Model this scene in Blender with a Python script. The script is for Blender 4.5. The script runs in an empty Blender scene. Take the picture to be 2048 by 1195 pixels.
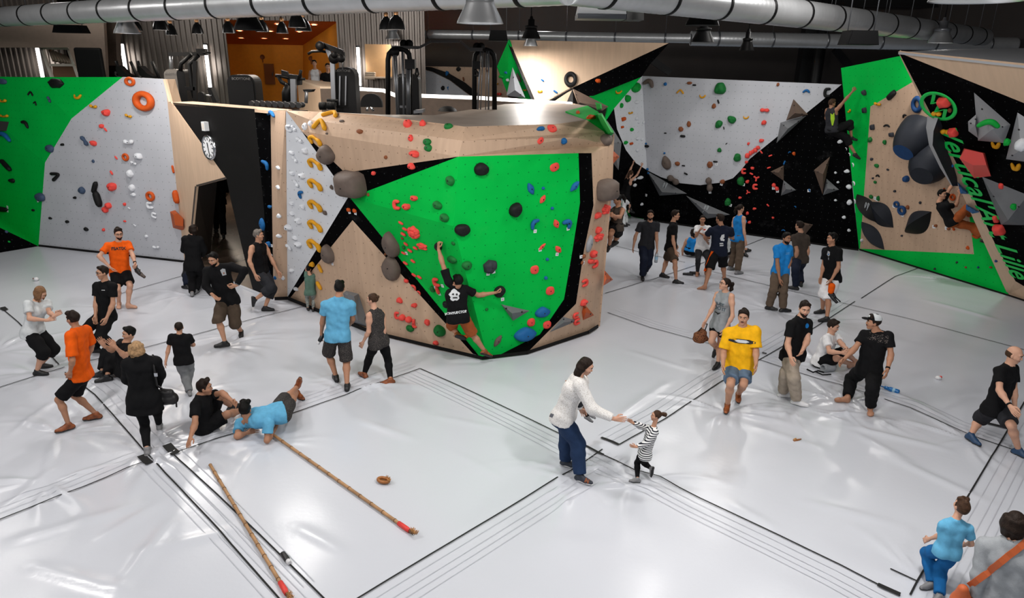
import bpy, bmesh, math, random
import numpy as np
from mathutils import Vector, Matrix, Quaternion
from mathutils.bvhtree import BVHTree
from mathutils.geometry import tessellate_polygon

S = bpy.context.scene
COL = S.collection
# ------------------------------------------------------------------ camera
F_PX, PITCH, ROLL, CAM_Z = 1382.0, 0.32988, -0.01645, 5.127
cam_d = bpy.data.cameras.new('camera')
cam = bpy.data.objects.new('camera', cam_d)
COL.objects.link(cam)
cam_d.sensor_fit = 'HORIZONTAL'
cam_d.sensor_width = 36.0
cam_d.lens = 36.0 * F_PX / 2048.0
cam_d.clip_start, cam_d.clip_end = 0.05, 200
_cr, _sr, _cp, _sp = math.cos(ROLL), math.sin(ROLL), math.cos(PITCH), math.sin(PITCH)
CM = Matrix(((1, 0, 0), (0, -_sp, _cp), (0, -_cp, -_sp))) @ Matrix(((_cr, -_sr, 0), (_sr, _cr, 0), (0, 0, 1)))
CC = Vector((0, 0, CAM_Z))
cam.matrix_world = Matrix.Translation(CC) @ (CM @ Matrix(((1, 0, 0), (0, -1, 0), (0, 0, -1)))).to_4x4()
S.camera = cam
# ------------------------------------------------------------------ view and world
S.view_settings.view_transform = 'Standard'
S.view_settings.look = 'None'
S.view_settings.exposure = 0.0
S.view_settings.gamma = 1.0
S.view_settings.use_curve_mapping = False
W = bpy.data.worlds.new('ambient_fill')
S.world = W
W.use_nodes = True
W.node_tree.nodes['Background'].inputs[0].default_value = (0.80, 0.88, 1.0, 1)
W.node_tree.nodes['Background'].inputs[1].default_value = 0.2  # even ambient fill added to lift the open front of the hall
# unseen high-bay lamps plus lights added to brighten walls, ducts and gym (the visible ones get their fittings further down): x, y, z, watts
LAMP_POWER = 95.0
LAMP_COLOR = (1.0, 0.965, 0.93)
def lamp_light(name, loc, power, radius=0.22, color=LAMP_COLOR, parent=None):
    d = bpy.data.lights.new(name, 'AREA')
    d.shape = 'DISK'; d.size = radius * 2; d.energy = power; d.color = color
    o = bpy.data.objects.new(name, d); COL.objects.link(o); o.location = loc
    if parent is not None: o.parent = parent
    return o
UNSEEN_LIGHTS = [(-8.5, 1.0, 400), (-3, .5, 430), (3, .5, 400), (9, 1.5, 220), (-8.5, 5.6, 480), (-5.2, 6.4, 480), (3.2, 6.2, 250), (9.5, 6, 100), (-9.8, 10.5, 400), (-12.5, 14.5, 120), (5.4, 11.5, 230), (5.8, 17, 130), (7.5, 20.2, 120), (1.0, 28.0, 180), (-13, 21.0, 120), (-4.5, 21.5, 110)]
for (x, y, w_) in UNSEEN_LIGHTS:
    d = bpy.data.lights.new('unseen_hall_light', 'POINT'); d.energy = w_; d.shadow_soft_size = .24; d.color = LAMP_COLOR
    o = bpy.data.objects.new('unseen_hall_light', d); COL.objects.link(o); o.location = (x, y, 6.9)

# ------------------------------------------------------------------ pixels to places
def ray(x, y):
    return (CM @ Vector(((x - 1024.0) / F_PX, (y - 597.5) / F_PX, 1.0)))
def gz(x, y, z=0.0):
    d = ray(x, y); return CC + d * ((z - CAM_Z) / d.z)
def gy(x, y, Y):
    d = ray(x, y); return CC + d * (Y / d.y)
def on_plane(x, y, p0, n):
    d = ray(x, y); return CC + d * ((p0 - CC).dot(n) / d.dot(n))
def to_px(P):
    c = CM.transposed() @ (Vector(P) - CC)
    return (1024 + F_PX * c.x / c.z, 597.5 + F_PX * c.y / c.z)

# ------------------------------------------------------------------ materials
def lin(c):
    return tuple(((v / 255.0) / 12.92 if v / 255.0 <= 0.04045 else (((v / 255.0) + 0.055) / 1.055) ** 2.4) for v in c) + (1.0,)
MATS = {}
def mat(name, rgb, rough=0.6, metal=0.0, emit=0.0, noise=0.0, nscale=8.0, spec=0.5, bump=0.0, bscale=40.0, coat=0.0):
    if name in MATS: return MATS[name]
    m = bpy.data.materials.new(name); m.use_nodes = True
    nt = m.node_tree; b = nt.nodes['Principled BSDF']
    b.inputs['Base Color'].default_value = lin(rgb)
    b.inputs['Roughness'].default_value = rough
    b.inputs['Metallic'].default_value = metal
    b.inputs['Specular IOR Level'].default_value = spec
    if coat: b.inputs['Coat Weight'].default_value = coat
    if emit:
        b.inputs['Emission Color'].default_value = lin(rgb); b.inputs['Emission Strength'].default_value = emit
    if noise or bump:
        tc = nt.nodes.new('ShaderNodeTexCoord')
    if noise:
        t = nt.nodes.new('ShaderNodeTexNoise'); t.inputs['Scale'].default_value = nscale; t.inputs['Detail'].default_value = 4
        nt.links.new(tc.outputs['Object'], t.inputs['Vector'])
        r = nt.nodes.new('ShaderNodeMapRange')
        r.inputs[1].default_value = 0.3; r.inputs[2].default_value = 0.7
        r.inputs[3].default_value = 1 - noise; r.inputs[4].default_value = 1 + noise
        nt.links.new(t.outputs[0], r.inputs[0])
        x = nt.nodes.new('ShaderNodeVectorMath'); x.operation = 'SCALE'
        x.inputs[0].default_value = lin(rgb)[:3]
        nt.links.new(r.outputs[0], x.inputs['Scale']); nt.links.new(x.outputs[0], b.inputs['Base Color'])
    if bump:
        t = nt.nodes.new('ShaderNodeTexNoise'); t.inputs['Scale'].default_value = bscale; t.inputs['Detail'].default_value = 3
        nt.links.new(tc.outputs['Object'], t.inputs['Vector'])
        bp = nt.nodes.new('ShaderNodeBump'); bp.inputs['Strength'].default_value = bump; bp.inputs['Distance'].default_value = 0.01
        nt.links.new(t.outputs[0], bp.inputs['Height']); nt.links.new(bp.outputs[0], b.inputs['Normal'])
    MATS[name] = m
    return m
def panel_mat(name, rgb, dot, rough=0.55, grain=0.0, noise=0.06, pitch=0.2, dot_r=0.055, smear=0.0, coat=0.0, spec=0.35):
    """a sheet with a grid of T-nut holes: UVs are metres on the sheet"""
    if name in MATS: return MATS[name]
    m = bpy.data.materials.new(name); m.use_nodes = True
    nt = m.node_tree; N, L = nt.nodes, nt.links
    b = N['Principled BSDF']; b.inputs['Roughness'].default_value = rough; b.inputs['Specular IOR Level'].default_value = spec
    if coat: b.inputs['Coat Weight'].default_value = coat
    uv = N.new('ShaderNodeTexCoord')
    sc = N.new('ShaderNodeVectorMath'); sc.operation = 'SCALE'; sc.inputs['Scale'].default_value = 1.0 / pitch
    fr = N.new('ShaderNodeVectorMath'); fr.operation = 'FRACTION'
    ds = N.new('ShaderNodeVectorMath'); ds.operation = 'DISTANCE'; ds.inputs[1].default_value = (0.5, 0.5, 0)
    lt = N.new('ShaderNodeMath'); lt.operation = 'LESS_THAN'; lt.inputs[1].default_value = dot_r
    L.new(uv.outputs['UV'], sc.inputs[0]); L.new(sc.outputs[0], fr.inputs[0]); L.new(fr.outputs[0], ds.inputs[0]); L.new(ds.outputs['Value'], lt.inputs[0])
    nz = N.new('ShaderNodeTexNoise'); nz.inputs['Scale'].default_value = 1.3; nz.inputs['Detail'].default_value = 6
    mp = N.new('ShaderNodeMapping'); mp.inputs['Scale'].default_value = (1, 1, 1)
    if grain: mp.inputs['Scale'].default_value = (9, 1.0, 1)
    L.new(uv.outputs['UV'], mp.inputs['Vector']); L.new(mp.outputs[0], nz.inputs['Vector'])
    mr = N.new('ShaderNodeMapRange'); mr.inputs[1].default_value = 0.3; mr.inputs[2].default_value = 0.7
    mr.inputs[3].default_value = 1 - max(noise, grain); mr.inputs[4].default_value = 1 + max(noise, grain)
    L.new(nz.outputs[0], mr.inputs[0])
    x = N.new('ShaderNodeVectorMath'); x.operation = 'SCALE'; x.inputs[0].default_value = lin(rgb)[:3]
    L.new(mr.outputs[0], x.inputs['Scale'])
    base = x.outputs[0]
    if smear:      # chalk dust rubbed on the sheet
        n2 = N.new('ShaderNodeTexNoise'); n2.inputs['Scale'].default_value = 2.2; n2.inputs['Detail'].default_value = 10; n2.inputs['Roughness'].default_value = 0.75
        L.new(uv.outputs['UV'], n2.inputs['Vector'])
        m2 = N.new('ShaderNodeMapRange'); m2.inputs[1].default_value = 0.56; m2.inputs[2].default_value = 0.8; m2.inputs[3].default_value = 0; m2.inputs[4].default_value = smear
        L.new(n2.outputs[0], m2.inputs[0])
        mm = N.new('ShaderNodeMix'); mm.data_type = 'RGBA'; L.new(m2.outputs[0], mm.inputs['Factor']); L.new(base, mm.inputs['A']); mm.inputs['B'].default_value = (0.55, 0.56, 0.58, 1)
        base = mm.outputs['Result']
    mx = N.new('ShaderNodeMix'); mx.data_type = 'RGBA'
    L.new(lt.outputs[0], mx.inputs['Factor']); L.new(base, mx.inputs['A']); mx.inputs['B'].default_value = lin(dot)
    L.new(mx.outputs['Result'], b.inputs['Base Color'])
    MATS[name] = m
    return m
GREEN = panel_mat('green_sheet', (0, 180, 68), (0, 128, 48), smear=0.02, rough=0.6, spec=0.08)
GREY = panel_mat('grey_sheet', (180, 182, 188), (138, 140, 144), dot_r=0.06, noise=0.04)
WHITE = panel_mat('white_sheet', (208, 211, 216), (160, 163, 167), dot_r=0.06, noise=0.03)
PLY = panel_mat('birch_sheet', (184, 156, 132), (118, 96, 78), grain=0.035, dot_r=0.048)
PLYP = panel_mat('birch_sheet_plain', (200, 172, 146), (200, 172, 146), grain=0.035, dot_r=0.0)
BLACK = panel_mat('black_sheet', (5, 5, 6), (54, 56, 58), dot_r=0.045, smear=0.03, rough=0.65, spec=0.02)
BLACKP = panel_mat('black_sheet_plain', (24, 23, 23), (24, 23, 23), dot_r=0.0, smear=0.01, rough=0.5, spec=0.08)

# ------------------------------------------------------------------ mesh helpers
class MB:
    """collects polygons; build() links them as ONE mesh object"""
    def __init__(s): s.v = []; s.f = []; s.m = []; s.uv = {}; s.sm = []
    def poly(s, pts, mi=0, smooth=False):
        i = len(s.v); s.v += [tuple(p) for p in pts]; s.f.append(tuple(range(i, i + len(pts)))); s.m.append(mi); s.sm.append(smooth); return s
    def add(s, verts, faces, mi=0, smooth=False):
        i = len(s.v); s.v += [tuple(p) for p in verts]
        for f in faces: s.f.append(tuple(i + k for k in f)); s.m.append(mi); s.sm.append(smooth)
        return s
    def box(s, c, size, rot=None, mi=0):
        c = Vector(c); h = Vector(size) / 2; P = []
        for x in (-1, 1):
            for y in (-1, 1):
                for z in (-1, 1):
                    p = Vector((x * h.x, y * h.y, z * h.z))
                    if rot is not None: p = rot @ p
                    P.append(c + p)
        return s.add(P, [(0, 1, 3, 2), (4, 6, 7, 5), (0, 4, 5, 1), (2, 3, 7, 6), (0, 2, 6, 4), (1, 5, 7, 3)], mi)
    def bar(s, a, b, w, h=None, mi=0):
        a, b = Vector(a), Vector(b); d = b - a
        if d.length < 1e-6: return s
        q = d.to_track_quat('Z', 'Y').to_matrix()
        return s.box((a + b) / 2, (w, h or w, d.length), q, mi)
    def tube(s, pts, r, n=10, mi=0, cap=True, smooth=True):
        pts = [Vector(p) for p in pts]; rr = r if isinstance(r, (list, tuple)) else [r] * len(pts)
        V = []; Fc = []; up = None
        for k, p in enumerate(pts):
            d = (pts[min(k + 1, len(pts) - 1)] - pts[max(k - 1, 0)])
            if d.length < 1e-9: d = Vector((0, 0, 1))
            d.normalize()
            if up is None:
                up = Vector((0, 0, 1)) if abs(d.z) < 0.9 else Vector((1, 0, 0))
            a = d.cross(up)
            if a.length < 1e-6: a = d.orthogonal()
            a.normalize(); c = a.cross(d).normalized(); up = c
            for j in range(n):
                t = 2 * math.pi * j / n
                V.append(p + (a * math.cos(t) + c * math.sin(t)) * rr[k])
        for k in range(len(pts) - 1):
            for j in range(n):
                Fc.append((k * n + j, k * n + (j + 1) % n, (k + 1) * n + (j + 1) % n, (k + 1) * n + j))
        s.add(V, Fc, mi, smooth)
        if cap:
            i = len(s.v) - len(V)
            s.f.append(tuple(i + j for j in reversed(range(n)))); s.m.append(mi); s.sm.append(False)
            s.f.append(tuple(i + (len(pts) - 1) * n + j for j in range(n))); s.m.append(mi); s.sm.append(False)
        return s
    def lathe(s, prof, n=24, M=None, mi=0, smooth=True):
        V = []; Fc = []
        for (r, z) in prof:
            for j in range(n):
                t = 2 * math.pi * j / n; p = Vector((r * math.cos(t), r * math.sin(t), z)); V.append(M @ p if M else p)
        for k in range(len(prof) - 1):
            for j in range(n):
                Fc.append((k * n + j, k * n + (j + 1) % n, (k + 1) * n + (j + 1) % n, (k + 1) * n + j))
        return s.add(V, Fc, mi, smooth)
    def slab(s, pts, thick, away, mi=0, side=None):
        """polygon with thickness: the sheet faces -away"""
        pts = [Vector(p) for p in pts]; bk = [p + away * thick for p in pts]; n = len(pts)
        s.poly(pts, mi)
        s.poly(list(reversed(bk)), mi if side is None else side)
        for k in range(n):
            s.poly([pts[(k + 1) % n], pts[k], bk[k], bk[(k + 1) % n]], mi if side is None else side)
        return s
    def build(s, name, mats, parent=None, uv=False, weld=False):
        me = bpy.data.meshes.new(name); me.from_pydata(s.v, [], s.f)
        for m in (mats if isinstance(mats, (list, tuple)) else [mats]): me.materials.append(m)
        me.polygons.foreach_set('material_index', s.m); me.polygons.foreach_set('use_smooth', s.sm)
        if uv:
            l = me.uv_layers.new(name='metres'); dat = l.data
            for p in me.polygons:
                n = p.normal; u = Vector((-n.y, n.x, 0))
                if u.length < 1e-4: u = Vector((1, 0, 0))
                u.normalize(); v = n.cross(u)
                for li in p.loop_indices:
                    c = me.vertices[me.loops[li].vertex_index].co
                    dat[li].uv = (c.dot(u), c.dot(v))
        if weld:
            bm = bmesh.new(); bm.from_mesh(me); bmesh.ops.remove_doubles(bm, verts=bm.verts, dist=1e-4); bmesh.ops.recalc_face_normals(bm, faces=bm.faces); bm.to_mesh(me); bm.free()
        o = bpy.data.objects.new(name, me); COL.objects.link(o)
        if parent is not None: o.parent = parent
        return o
def tag(o, label=None, cat=None, group=None, kind=None):
    if label: o['label'] = label
    if cat: o['category'] = cat
    if group: o['group'] = group
    if kind: o['kind'] = kind
    return o
def empty(name, loc, label=None, cat=None, group=None, rotz=0.0, kind=None):
    o = bpy.data.objects.new(name, None); COL.objects.link(o); o.location = loc; o.rotation_euler = (0, 0, rotz); o.empty_display_size = 0.1
    return tag(o, label, cat, group, kind)
def local(o, root):
    """keep a mesh built in world coordinates where it is after parenting to a moved Empty"""
    o.parent = root; o.matrix_parent_inverse = (Matrix.Translation(root.location) @ root.rotation_euler.to_matrix().to_4x4()).inverted()
    return o

# ------------------------------------------------------------------ setting: climbing walls
SHEETS = []          # (panel phrase, [points]) for seating the holds
def tessellate(pts):
    n = Vector((0, 0, 0))
    for i in range(1, len(pts) - 1): n += (pts[i] - pts[0]).cross(pts[i + 1] - pts[0])
    out = []
    for t in tessellate_polygon([pts]):
        a, b, c = (pts[k] for k in t)
        out.append([a, b, c] if (b - a).cross(c - a).dot(n) > 0 else [a, c, b])
    return out
def sheet(parent, name, m, pts, phrase=None, thick=0.05, side=None):
    pts = [Vector(p) for p in pts]
    n = Vector((0, 0, 0))
    for i in range(1, len(pts) - 1): n += (pts[i] - pts[0]).cross(pts[i + 1] - pts[0])
    n.normalize()
    if n.dot(CC - pts[0]) < 0: pts.reverse(); n = -n
    b = MB()
    mats = [m, side or m]
    if max(abs((p - pts[0]).dot(n)) for p in pts) > .012:
        for t_ in tessellate(pts): b.slab(t_, thick, -n, 0, 1)
    else: b.slab(pts, thick, -n, 0, 1)
    o = b.build(name, mats, parent, uv=True)
    if phrase: SHEETS.append((phrase, pts))
    return o
def wall(name):
    return tag(empty(name, (0, 0, 0)), kind='structure')
def vplane(a, b, lean=0.0):
    """plane standing on the floor line a-b, leaning `lean` metres per metre of height towards the camera"""
    d = (b - a).normalized(); n = Vector((d.y, -d.x, 0))
    if n.dot(CC - a) < 0: n = -n
    n2 = Vector((n.x, n.y, -lean)).normalized()
    return (a, n2)
def onp(P, *px): return [on_plane(x, y, P[0], P[1]) for (x, y) in px]
def shift(P, d): return (P[0] - P[1] * d, P[1])
def plane3(a, b, c):
    n = (b - a).cross(c - a).normalized()
    if n.dot(CC - a) < 0: n = -n
    return (a, n)

# left wall ---------------------------------------------------------
wl = wall('wall_left')
PG = vplane(gz(77, 492), gz(369, 524))
PN = vplane(gz(77, 492), gz(0, 505))
sheet(wl, 'grey_panel', GREY, onp(PG, (245, 154), (143, 237), (90, 325), (77, 492), (369, 524), (330, 158)), 'the left grey panel')
g = lambda *px: onp(PN, *px)
e = lambda *px: onp(PG, *px)
sheet(wl, 'green_panel', GREEN, g((57, 154)) + e((245, 154), (143, 237)), 'the left green panel')
MG = plane3(g((57, 154))[0], *e((143, 237), (90, 325)))
sheet(wl, 'green_panel', GREEN, onp(MG, (-118, 152), (57, 154), (143, 237), (90, 325), (0, 250)), 'the left green panel')
LG = plane3(onp(MG, (0, 250))[0], *e((90, 325), (77, 492)))
sheet(wl, 'green_panel', GREEN, onp(MG, (-118, 152), (0, 250)) + e((90, 325), (77, 492)) + onp(LG, (0, 432), (-160, 306), (-160, 152)), 'the left green panel')
sheet(wl, 'green_panel', GREEN, onp(LG, (-160, 306), (0, 432)) + g((77, 492), (0, 455), (-160, 385)), 'the left green panel')
sheet(wl, 'black_panel', BLACK, g((-160, 385), (0, 455), (77, 492), (0, 505), (-160, 533)), 'the left black foot')
PB_ = vplane(gz(369, 524), Vector((-5.30, 14.68, 0)))
sheet(wl, 'birch_panel', PLYP, e((330, 158)) + onp(PB_, (341, 203), (453, 357), (393, 373), (378, 526)) + e((369, 524)), 'the left birch wing')
sheet(wl, 'birch_panel', PLYP, e((330, 158)) + [gy(350, 158, 18.0), gy(363, 204, 17.9)] + onp(PB_, (341, 203)))
sheet(wl, 'baseboard', BLACKP, onp(shift(PG, -0.03), (77, 489), (369, 521), (369, 526), (77, 494)), thick=0.02)

# the black wall with the passage ------------------------------------
wk = wall('wall_entry')
sheet(wk, 'black_panel', BLACKP, onp(PB_, (345, 205), (509, 218), (528, 420), (535, 598), (508, 588), (487, 507), (463, 406), (453, 357)), 'the black entry wall')
sheet(wk, 'black_panel', BLACK, onp(PB_, (509, 218)) + [gy(541, 222, 14.55), gz(547, 597)] + onp(PB_, (535, 598), (528, 420)), 'the black entry strip')
DARKWOOD = mat('dark_brown_wood', (66, 58, 52), 0.5, noise=0.12)  # plain dark brown for the passage side and lintel
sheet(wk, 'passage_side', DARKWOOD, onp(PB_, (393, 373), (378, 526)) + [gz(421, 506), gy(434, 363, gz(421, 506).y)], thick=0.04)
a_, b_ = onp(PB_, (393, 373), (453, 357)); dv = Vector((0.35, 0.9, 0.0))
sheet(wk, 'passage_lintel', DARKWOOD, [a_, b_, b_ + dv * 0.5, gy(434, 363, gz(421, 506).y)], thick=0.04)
top = onp(PB_, (345, 204), (541, 221))
bk = Vector((0.30, 0.42, 0))
cop = MB()
cop.slab([top[0] + Vector((0, 0, 0.0)), top[1], top[1] + bk, top[0] + bk], 0.06, Vector((0, 0, -1)))
cop.build('coping', PLYP, wk, uv=True)

# centre boulder ------------------------------------------------------
wc = wall('wall_centre')
K0, K0l, K3, K4, K5, K6 = gz(575, 597), gz(547, 597), gz(975, 716), gz(1053, 706), gz(1178, 664), gz(1197, 652)
T = gy(917, 313, 11.15)
PL = plane3(K0, K3, T)
PR = plane3(T, K3, gy(1183, 306, 12.45))
L = lambda *px: onp(PL, *px)
R = lambda *px: onp(PR, *px)
sheet(wc, 'birch_panel', PLY, [gy(541, 222, 14.55)] + L((571, 221), (575, 597)) + [K0l], 'the birch pillar')
sheet(wc, 'white_panel', WHITE, L((572, 221), (603, 262), (697, 393), (575, 594)), 'the white boulder panel')
sheet(wc, 'black_panel', BLACK, L((603, 262), (690, 345), (697, 393)), 'the black boulder band')
sheet(wc, 'black_panel', BLACK, L((690, 345), (917, 313), (700, 395), (697, 393)), 'the black boulder band')
sheet(wc, 'black_panel', BLACK, L((697, 393), (700, 395), (705, 440), (579, 597), (575, 597), (575, 594)), 'the black boulder band')
sheet(wc, 'black_panel', BLACK, L((700, 395), (962, 716), (952, 714), (705, 440)), 'the black boulder band')
_ft = L((579, 597)) + [gz(740, 663), gz(865, 694)] + L((952, 714))
for _k in range(3): sheet(wc, 'birch_panel', PLY, L((705, 440)) + [_ft[_k], _ft[_k + 1]], 'the lower birch boulder panel')
sheet(wc, 'birch_panel', PLY, L((603, 262), (917, 313), (690, 345)), 'the upper birch boulder panel')
M1, M2 = shift(PL, 0.10), shift(PL, 0.42)
R1, R2 = shift(PR, 0.10), shift(PR, 0.42)
TM = on_plane(925, 281, *M1); TT = on_plane(930, 253, *M2)
sheet(wc, 'birch_panel', PLY, L((603, 262)) + [T, TM] + onp(M1, (622, 240)), 'the upper birch boulder panel')
sheet(wc, 'birch_panel', PLY, onp(M1, (622, 240)) + [TM, TT] + onp(M2, (740, 229), (640, 223)), 'the upper birch boulder panel')
sheet(wc, 'birch_panel', PLY, L((572, 221), (603, 262)) + onp(M1, (622, 240)) + onp(M2, (640, 223)), 'the upper birch boulder panel')
# green faces, folded along a crease
gm = on_plane(907, 452, *PR)
sheet(wc, 'green_panel', GREEN, L((700, 395), (917, 313)) + [gm], 'the green boulder face')
sheet(wc, 'green_panel', GREEN, L((700, 395)) + [gm, K3] + L((962, 716)), 'the green boulder face')
sheet(wc, 'green_panel', GREEN, [T, gm] + R((975, 716), (990, 714), (1080, 668), (1128, 598), (1145, 500), (1160, 405), (1157, 306)), 'the green boulder face')
sheet(wc, 'black_panel', BLACK, R((1157, 306), (1160, 405), (1145, 500), (1128, 598), (1080, 668), (990, 714)) + [K4] + R((1152, 607), (1168, 500), (1187, 410), (1183, 306)), 'the black boulder edge')
sheet(wc, 'birch_panel', PLY, R((1183, 306), (1187, 410), (1168, 500), (1152, 607)) + [K5, K6, gy(1222, 365, 13.05), gy(1223, 290, 13.0)], 'the right birch boulder edge')
sheet(wc, 'birch_panel', PLY, R((1152, 607)) + [K4, K5], 'the right birch boulder edge')
c1 = gy(1208, 263, 13.1); c2 = gy(1174, 240, 13.6)
sheet(wc, 'birch_panel', PLY, [T] + R((1157, 306), (1183, 306)) + [gy(1223, 290, 13.0), c1] + onp(R1, (1150, 275)) + [TM], 'the birch boulder lip')
sheet(wc, 'birch_panel', PLY, [TM] + onp(R1, (1150, 275)) + [c1, c2] + onp(R2, (1110, 248)) + [TT], 'the birch boulder lip')
ROOFM = mat('boulder_roof', (160, 146, 134), 0.42, noise=0.15, nscale=1.2)
zr = TT.z
rf = MB(); rp = onp(M2, (640, 223)) + [TT] + onp(R2, (1110, 248)) + [c2, gz(1175, 211, zr), gz(1100, 204, zr), gz(1010, 208, zr), gz(870, 230, zr), gz(760, 229, zr)]
rf.slab(rp, 0.05, Vector((0, 0, -1))); rf.build('boulder_roof', ROOFM, wc, uv=True)
sheet(wc, 'green_panel', GREEN, [gz(1131, 222, zr + .02), gz(1175, 211, zr + .02), gy(1196, 223, 14.6), gy(1227, 262, 13.6), gy(1213, 272, 13.2), c1, c2], 'the green boulder shoulder')
sheet(wc, 'birch_panel', PLY, [gy(1223, 290, 13.0), gy(1222, 365, 13.05), K6, gz(1225, 560) + Vector((-.3, 0, 0)), gy(1226, 268, 14.8)], thick=0.03)
# black skirting round the foot
def skirting(pxs, parent, hpx=6):
    for (a, b) in zip(pxs[:-1], pxs[1:]):
        P = vplane(gz(*a), gz(*b)); P = shift(P, -0.03)
        sheet(parent, 'baseboard', BLACKP, onp(P, (a[0], a[1] - hpx), (b[0], b[1] - hpx), b, a), thick=0.02)
skirting([(549, 600), (575, 599), (740, 666), (865, 696), (965, 719), (1055, 708), (1178, 667), (1197, 655)], wc)

# back wall -----------------------------------------------------------
wb = wall('wall_back')
PBk = vplane(gz(1288, 437), gz(1717, 498), 0.03)
Bk = lambda *px: onp(PBk, *px)
sheet(wb, 'grey_panel', GREY, Bk((1284, 152), (1683, 169), (1655, 192), (1500, 317), (1482, 340), (1466, 356), (1440, 365), (1400, 370), (1360, 366), (1322, 354), (1294, 340)), 'the back grey panel')
sheet(wb, 'black_panel', BLACK, Bk((1294, 340), (1322, 354), (1360, 366), (1400, 370), (1440, 365), (1466, 356), (1482, 340), (1500, 317), (1655, 192), (1683, 169), (1717, 498), (1500, 468), (1288, 437)), 'the back black panel')
wt = gy(1228, 217, 22.6)
sheet(wb, 'white_panel', WHITE, Bk((1284, 152)) + [wt, gy(1234, 258, 22.7), gy(1252, 300, 23.1), gy(1272, 326, 23.5)] + Bk((1294, 340)), 'the back white panel')
sheet(wb, 'black_panel', BLACK, [gy(1210, 240, 22.0), wt, gy(1234, 258, 22.7), gy(1252, 300, 23.1), gy(1272, 326, 23.5)] + Bk((1294, 340), (1288, 437)) + [gz(1262, 432), gy(1215, 330, 22.2)], 'the dark back corner')
sheet(wb, 'green_panel', GREEN, [gz(1262, 432), gz(1288, 438), gz(1250, 418), gy(1238, 400, 22.6)], thick=0.03)
UB = plane3(gy(1014, 80, 22.0), gy(1338, 86, 22.0), gy(1095, 202, 21.2)); U = lambda *px: onp(UB, *px)
UG = plane3(gy(1180, 193, 21.25), gy(1284, 152, 22.4), gy(1212, 241, 22.0))
sheet(wb, 'green_panel', GREEN, onp(UG, (1284, 152), (1180, 193), (1215, 216), (1212, 241), (1228, 217)), 'the back green panel')
sheet(wb, 'black_panel', BLACK, U((1338, 86), (1146, 175), (1180, 193), (1284, 152), (1300, 128)), 'the slanting back band')
sheet(wb, 'birch_panel', PLYP, U((1014, 80), (1338, 86), (1146, 175), (1142, 178), (1095, 202), (1066, 200)), 'the high birch panel')
sheet(wb, 'black_panel', BLACKP, U((1013, 79), (1018, 79), (1070, 200), (1063, 200)), thick=0.08)
sheet(wb, 'black_panel', BLACKP, U((1142, 175), (1147, 179), (1098, 203), (1088, 203)), thick=0.08)
sheet(wb, 'birch_panel', PLYP, U((1145, 178), (1182, 216), (1100, 208)), thick=0.05)
sheet(wb, 'green_panel', GREEN, [gy(1017, 80, 21.9), gy(1062, 200, 21.9), gy(1016, 190, 22.6), gy(994, 133, 22.8)], 'the back green wedge')
sheet(wb, 'birch_panel', PLY, [gy(834, 132, 27.0), gy(994, 135, 27.0), gy(1016, 190, 27.0), gy(1016, 215, 27), gy(836, 200, 27.0)], 'the far birch wall')
arc = [(832, 131), (862, 134), (895, 145), (930, 165), (960, 190), (958, 203), (930, 183), (900, 160), (865, 143), (832, 134)]
sheet(wb, 'black_band', BLACKP, [gy(x, y, 26.93) for (x, y) in arc], thick=0.04)
sheet(wb, 'grey_panel', GREY, [gy(832, 136, 26.95), gy(865, 144, 26.95), (gy(900, 161, 26.95)), gy(930, 184, 26.95), gy(956, 204, 26.95), gy(832, 196, 26.95)], thick=0.03)
skirting([(1288, 440), (1500, 470), (1717, 501)], wb, 3)

# right wall ------------------------------------------------------------
wr = wall('wall_right')
ra, rb = gz(1718, 498), gz(2015, 589)
PRt = vplane(ra, rb, 0.20)
Q = lambda *px: onp(PRt, *px)
sheet(wr, 'green_panel', GREEN, Q((1682, 136), (1800, 112), (1850, 160), (1825, 164), (1741, 213), (1720, 497), (1718, 498)), 'the right green panel')
sheet(wr, 'birch_panel', PLY, Q((1741, 213), (1825, 164), (1850, 160), (1935, 400), (1948, 508), (1720, 497)), 'the right birch panel')
sheet(wr, 'green_panel', GREEN, Q((1720, 497), (1948, 508), (1935, 400), (1990, 520), (2016, 588), (1718, 498)), 'the right green foot')
skirting([(1718, 500), (2015, 591), (2100, 619)], wr, 3)
A_ = gy(1797, 105, 14.4); B_ = gz(2030, 594); C_ = gy(2048, 205, 12.9)
PP = plane3(A_, B_, C_)
Pp = lambda *px: onp(PP, *px)
wp = wall('wall_prow')
sheet(wp, 'black_panel', BLACK, Pp((1799, 107), (2048, 206), (2160, 251), (2160, 640), (2048, 572), (2031, 562), (1989, 485), (1920, 340), (1862, 228)), 'the black prow')
sheet(wp, 'birch_panel', PLYP, Pp((1797, 105), (2048, 131), (2160, 143), (2160, 251), (2048, 206)), 'the birch prow top')
pin = Pp((1797, 104), (1862, 228), (1920, 340), (1989, 485), (2031, 562), (2048, 572), (2160, 640), (2160, 640))
off = Vector((0.35, 0.6, 0))
outer = [gy(1796, 104, pin[0].y + .05), gy(1856, 229, pin[1].y + .12), gy(1903, 340, pin[2].y + .35), gy(1968, 485, pin[3].y + .4), gz(2015, 588), gz(2047, 600)]
sheet(wp, 'birch_edge', PLYP, pin[:3] + [outer[2], outer[1], outer[0]], 'the birch prow edge')
sheet(wp, 'birch_edge', PLYP, pin[2:5] + [outer[4], outer[3], outer[2]], 'the birch prow edge')
sheet(wp, 'birch_edge', PLYP, [pin[4], pin[5], pin[6], gz(2160, 645), outer[5], outer[4]], 'the birch prow edge')
PRW = mat('prow_roof', (150, 152, 156), 0.6)
sheet(wp, 'prow_roof', PRW, [pin[0], gy(1900, 98, 16.0), gy(2160, 95, 16.0)] + Pp((2160, 143), (2048, 131)), thick=0.04)

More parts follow.
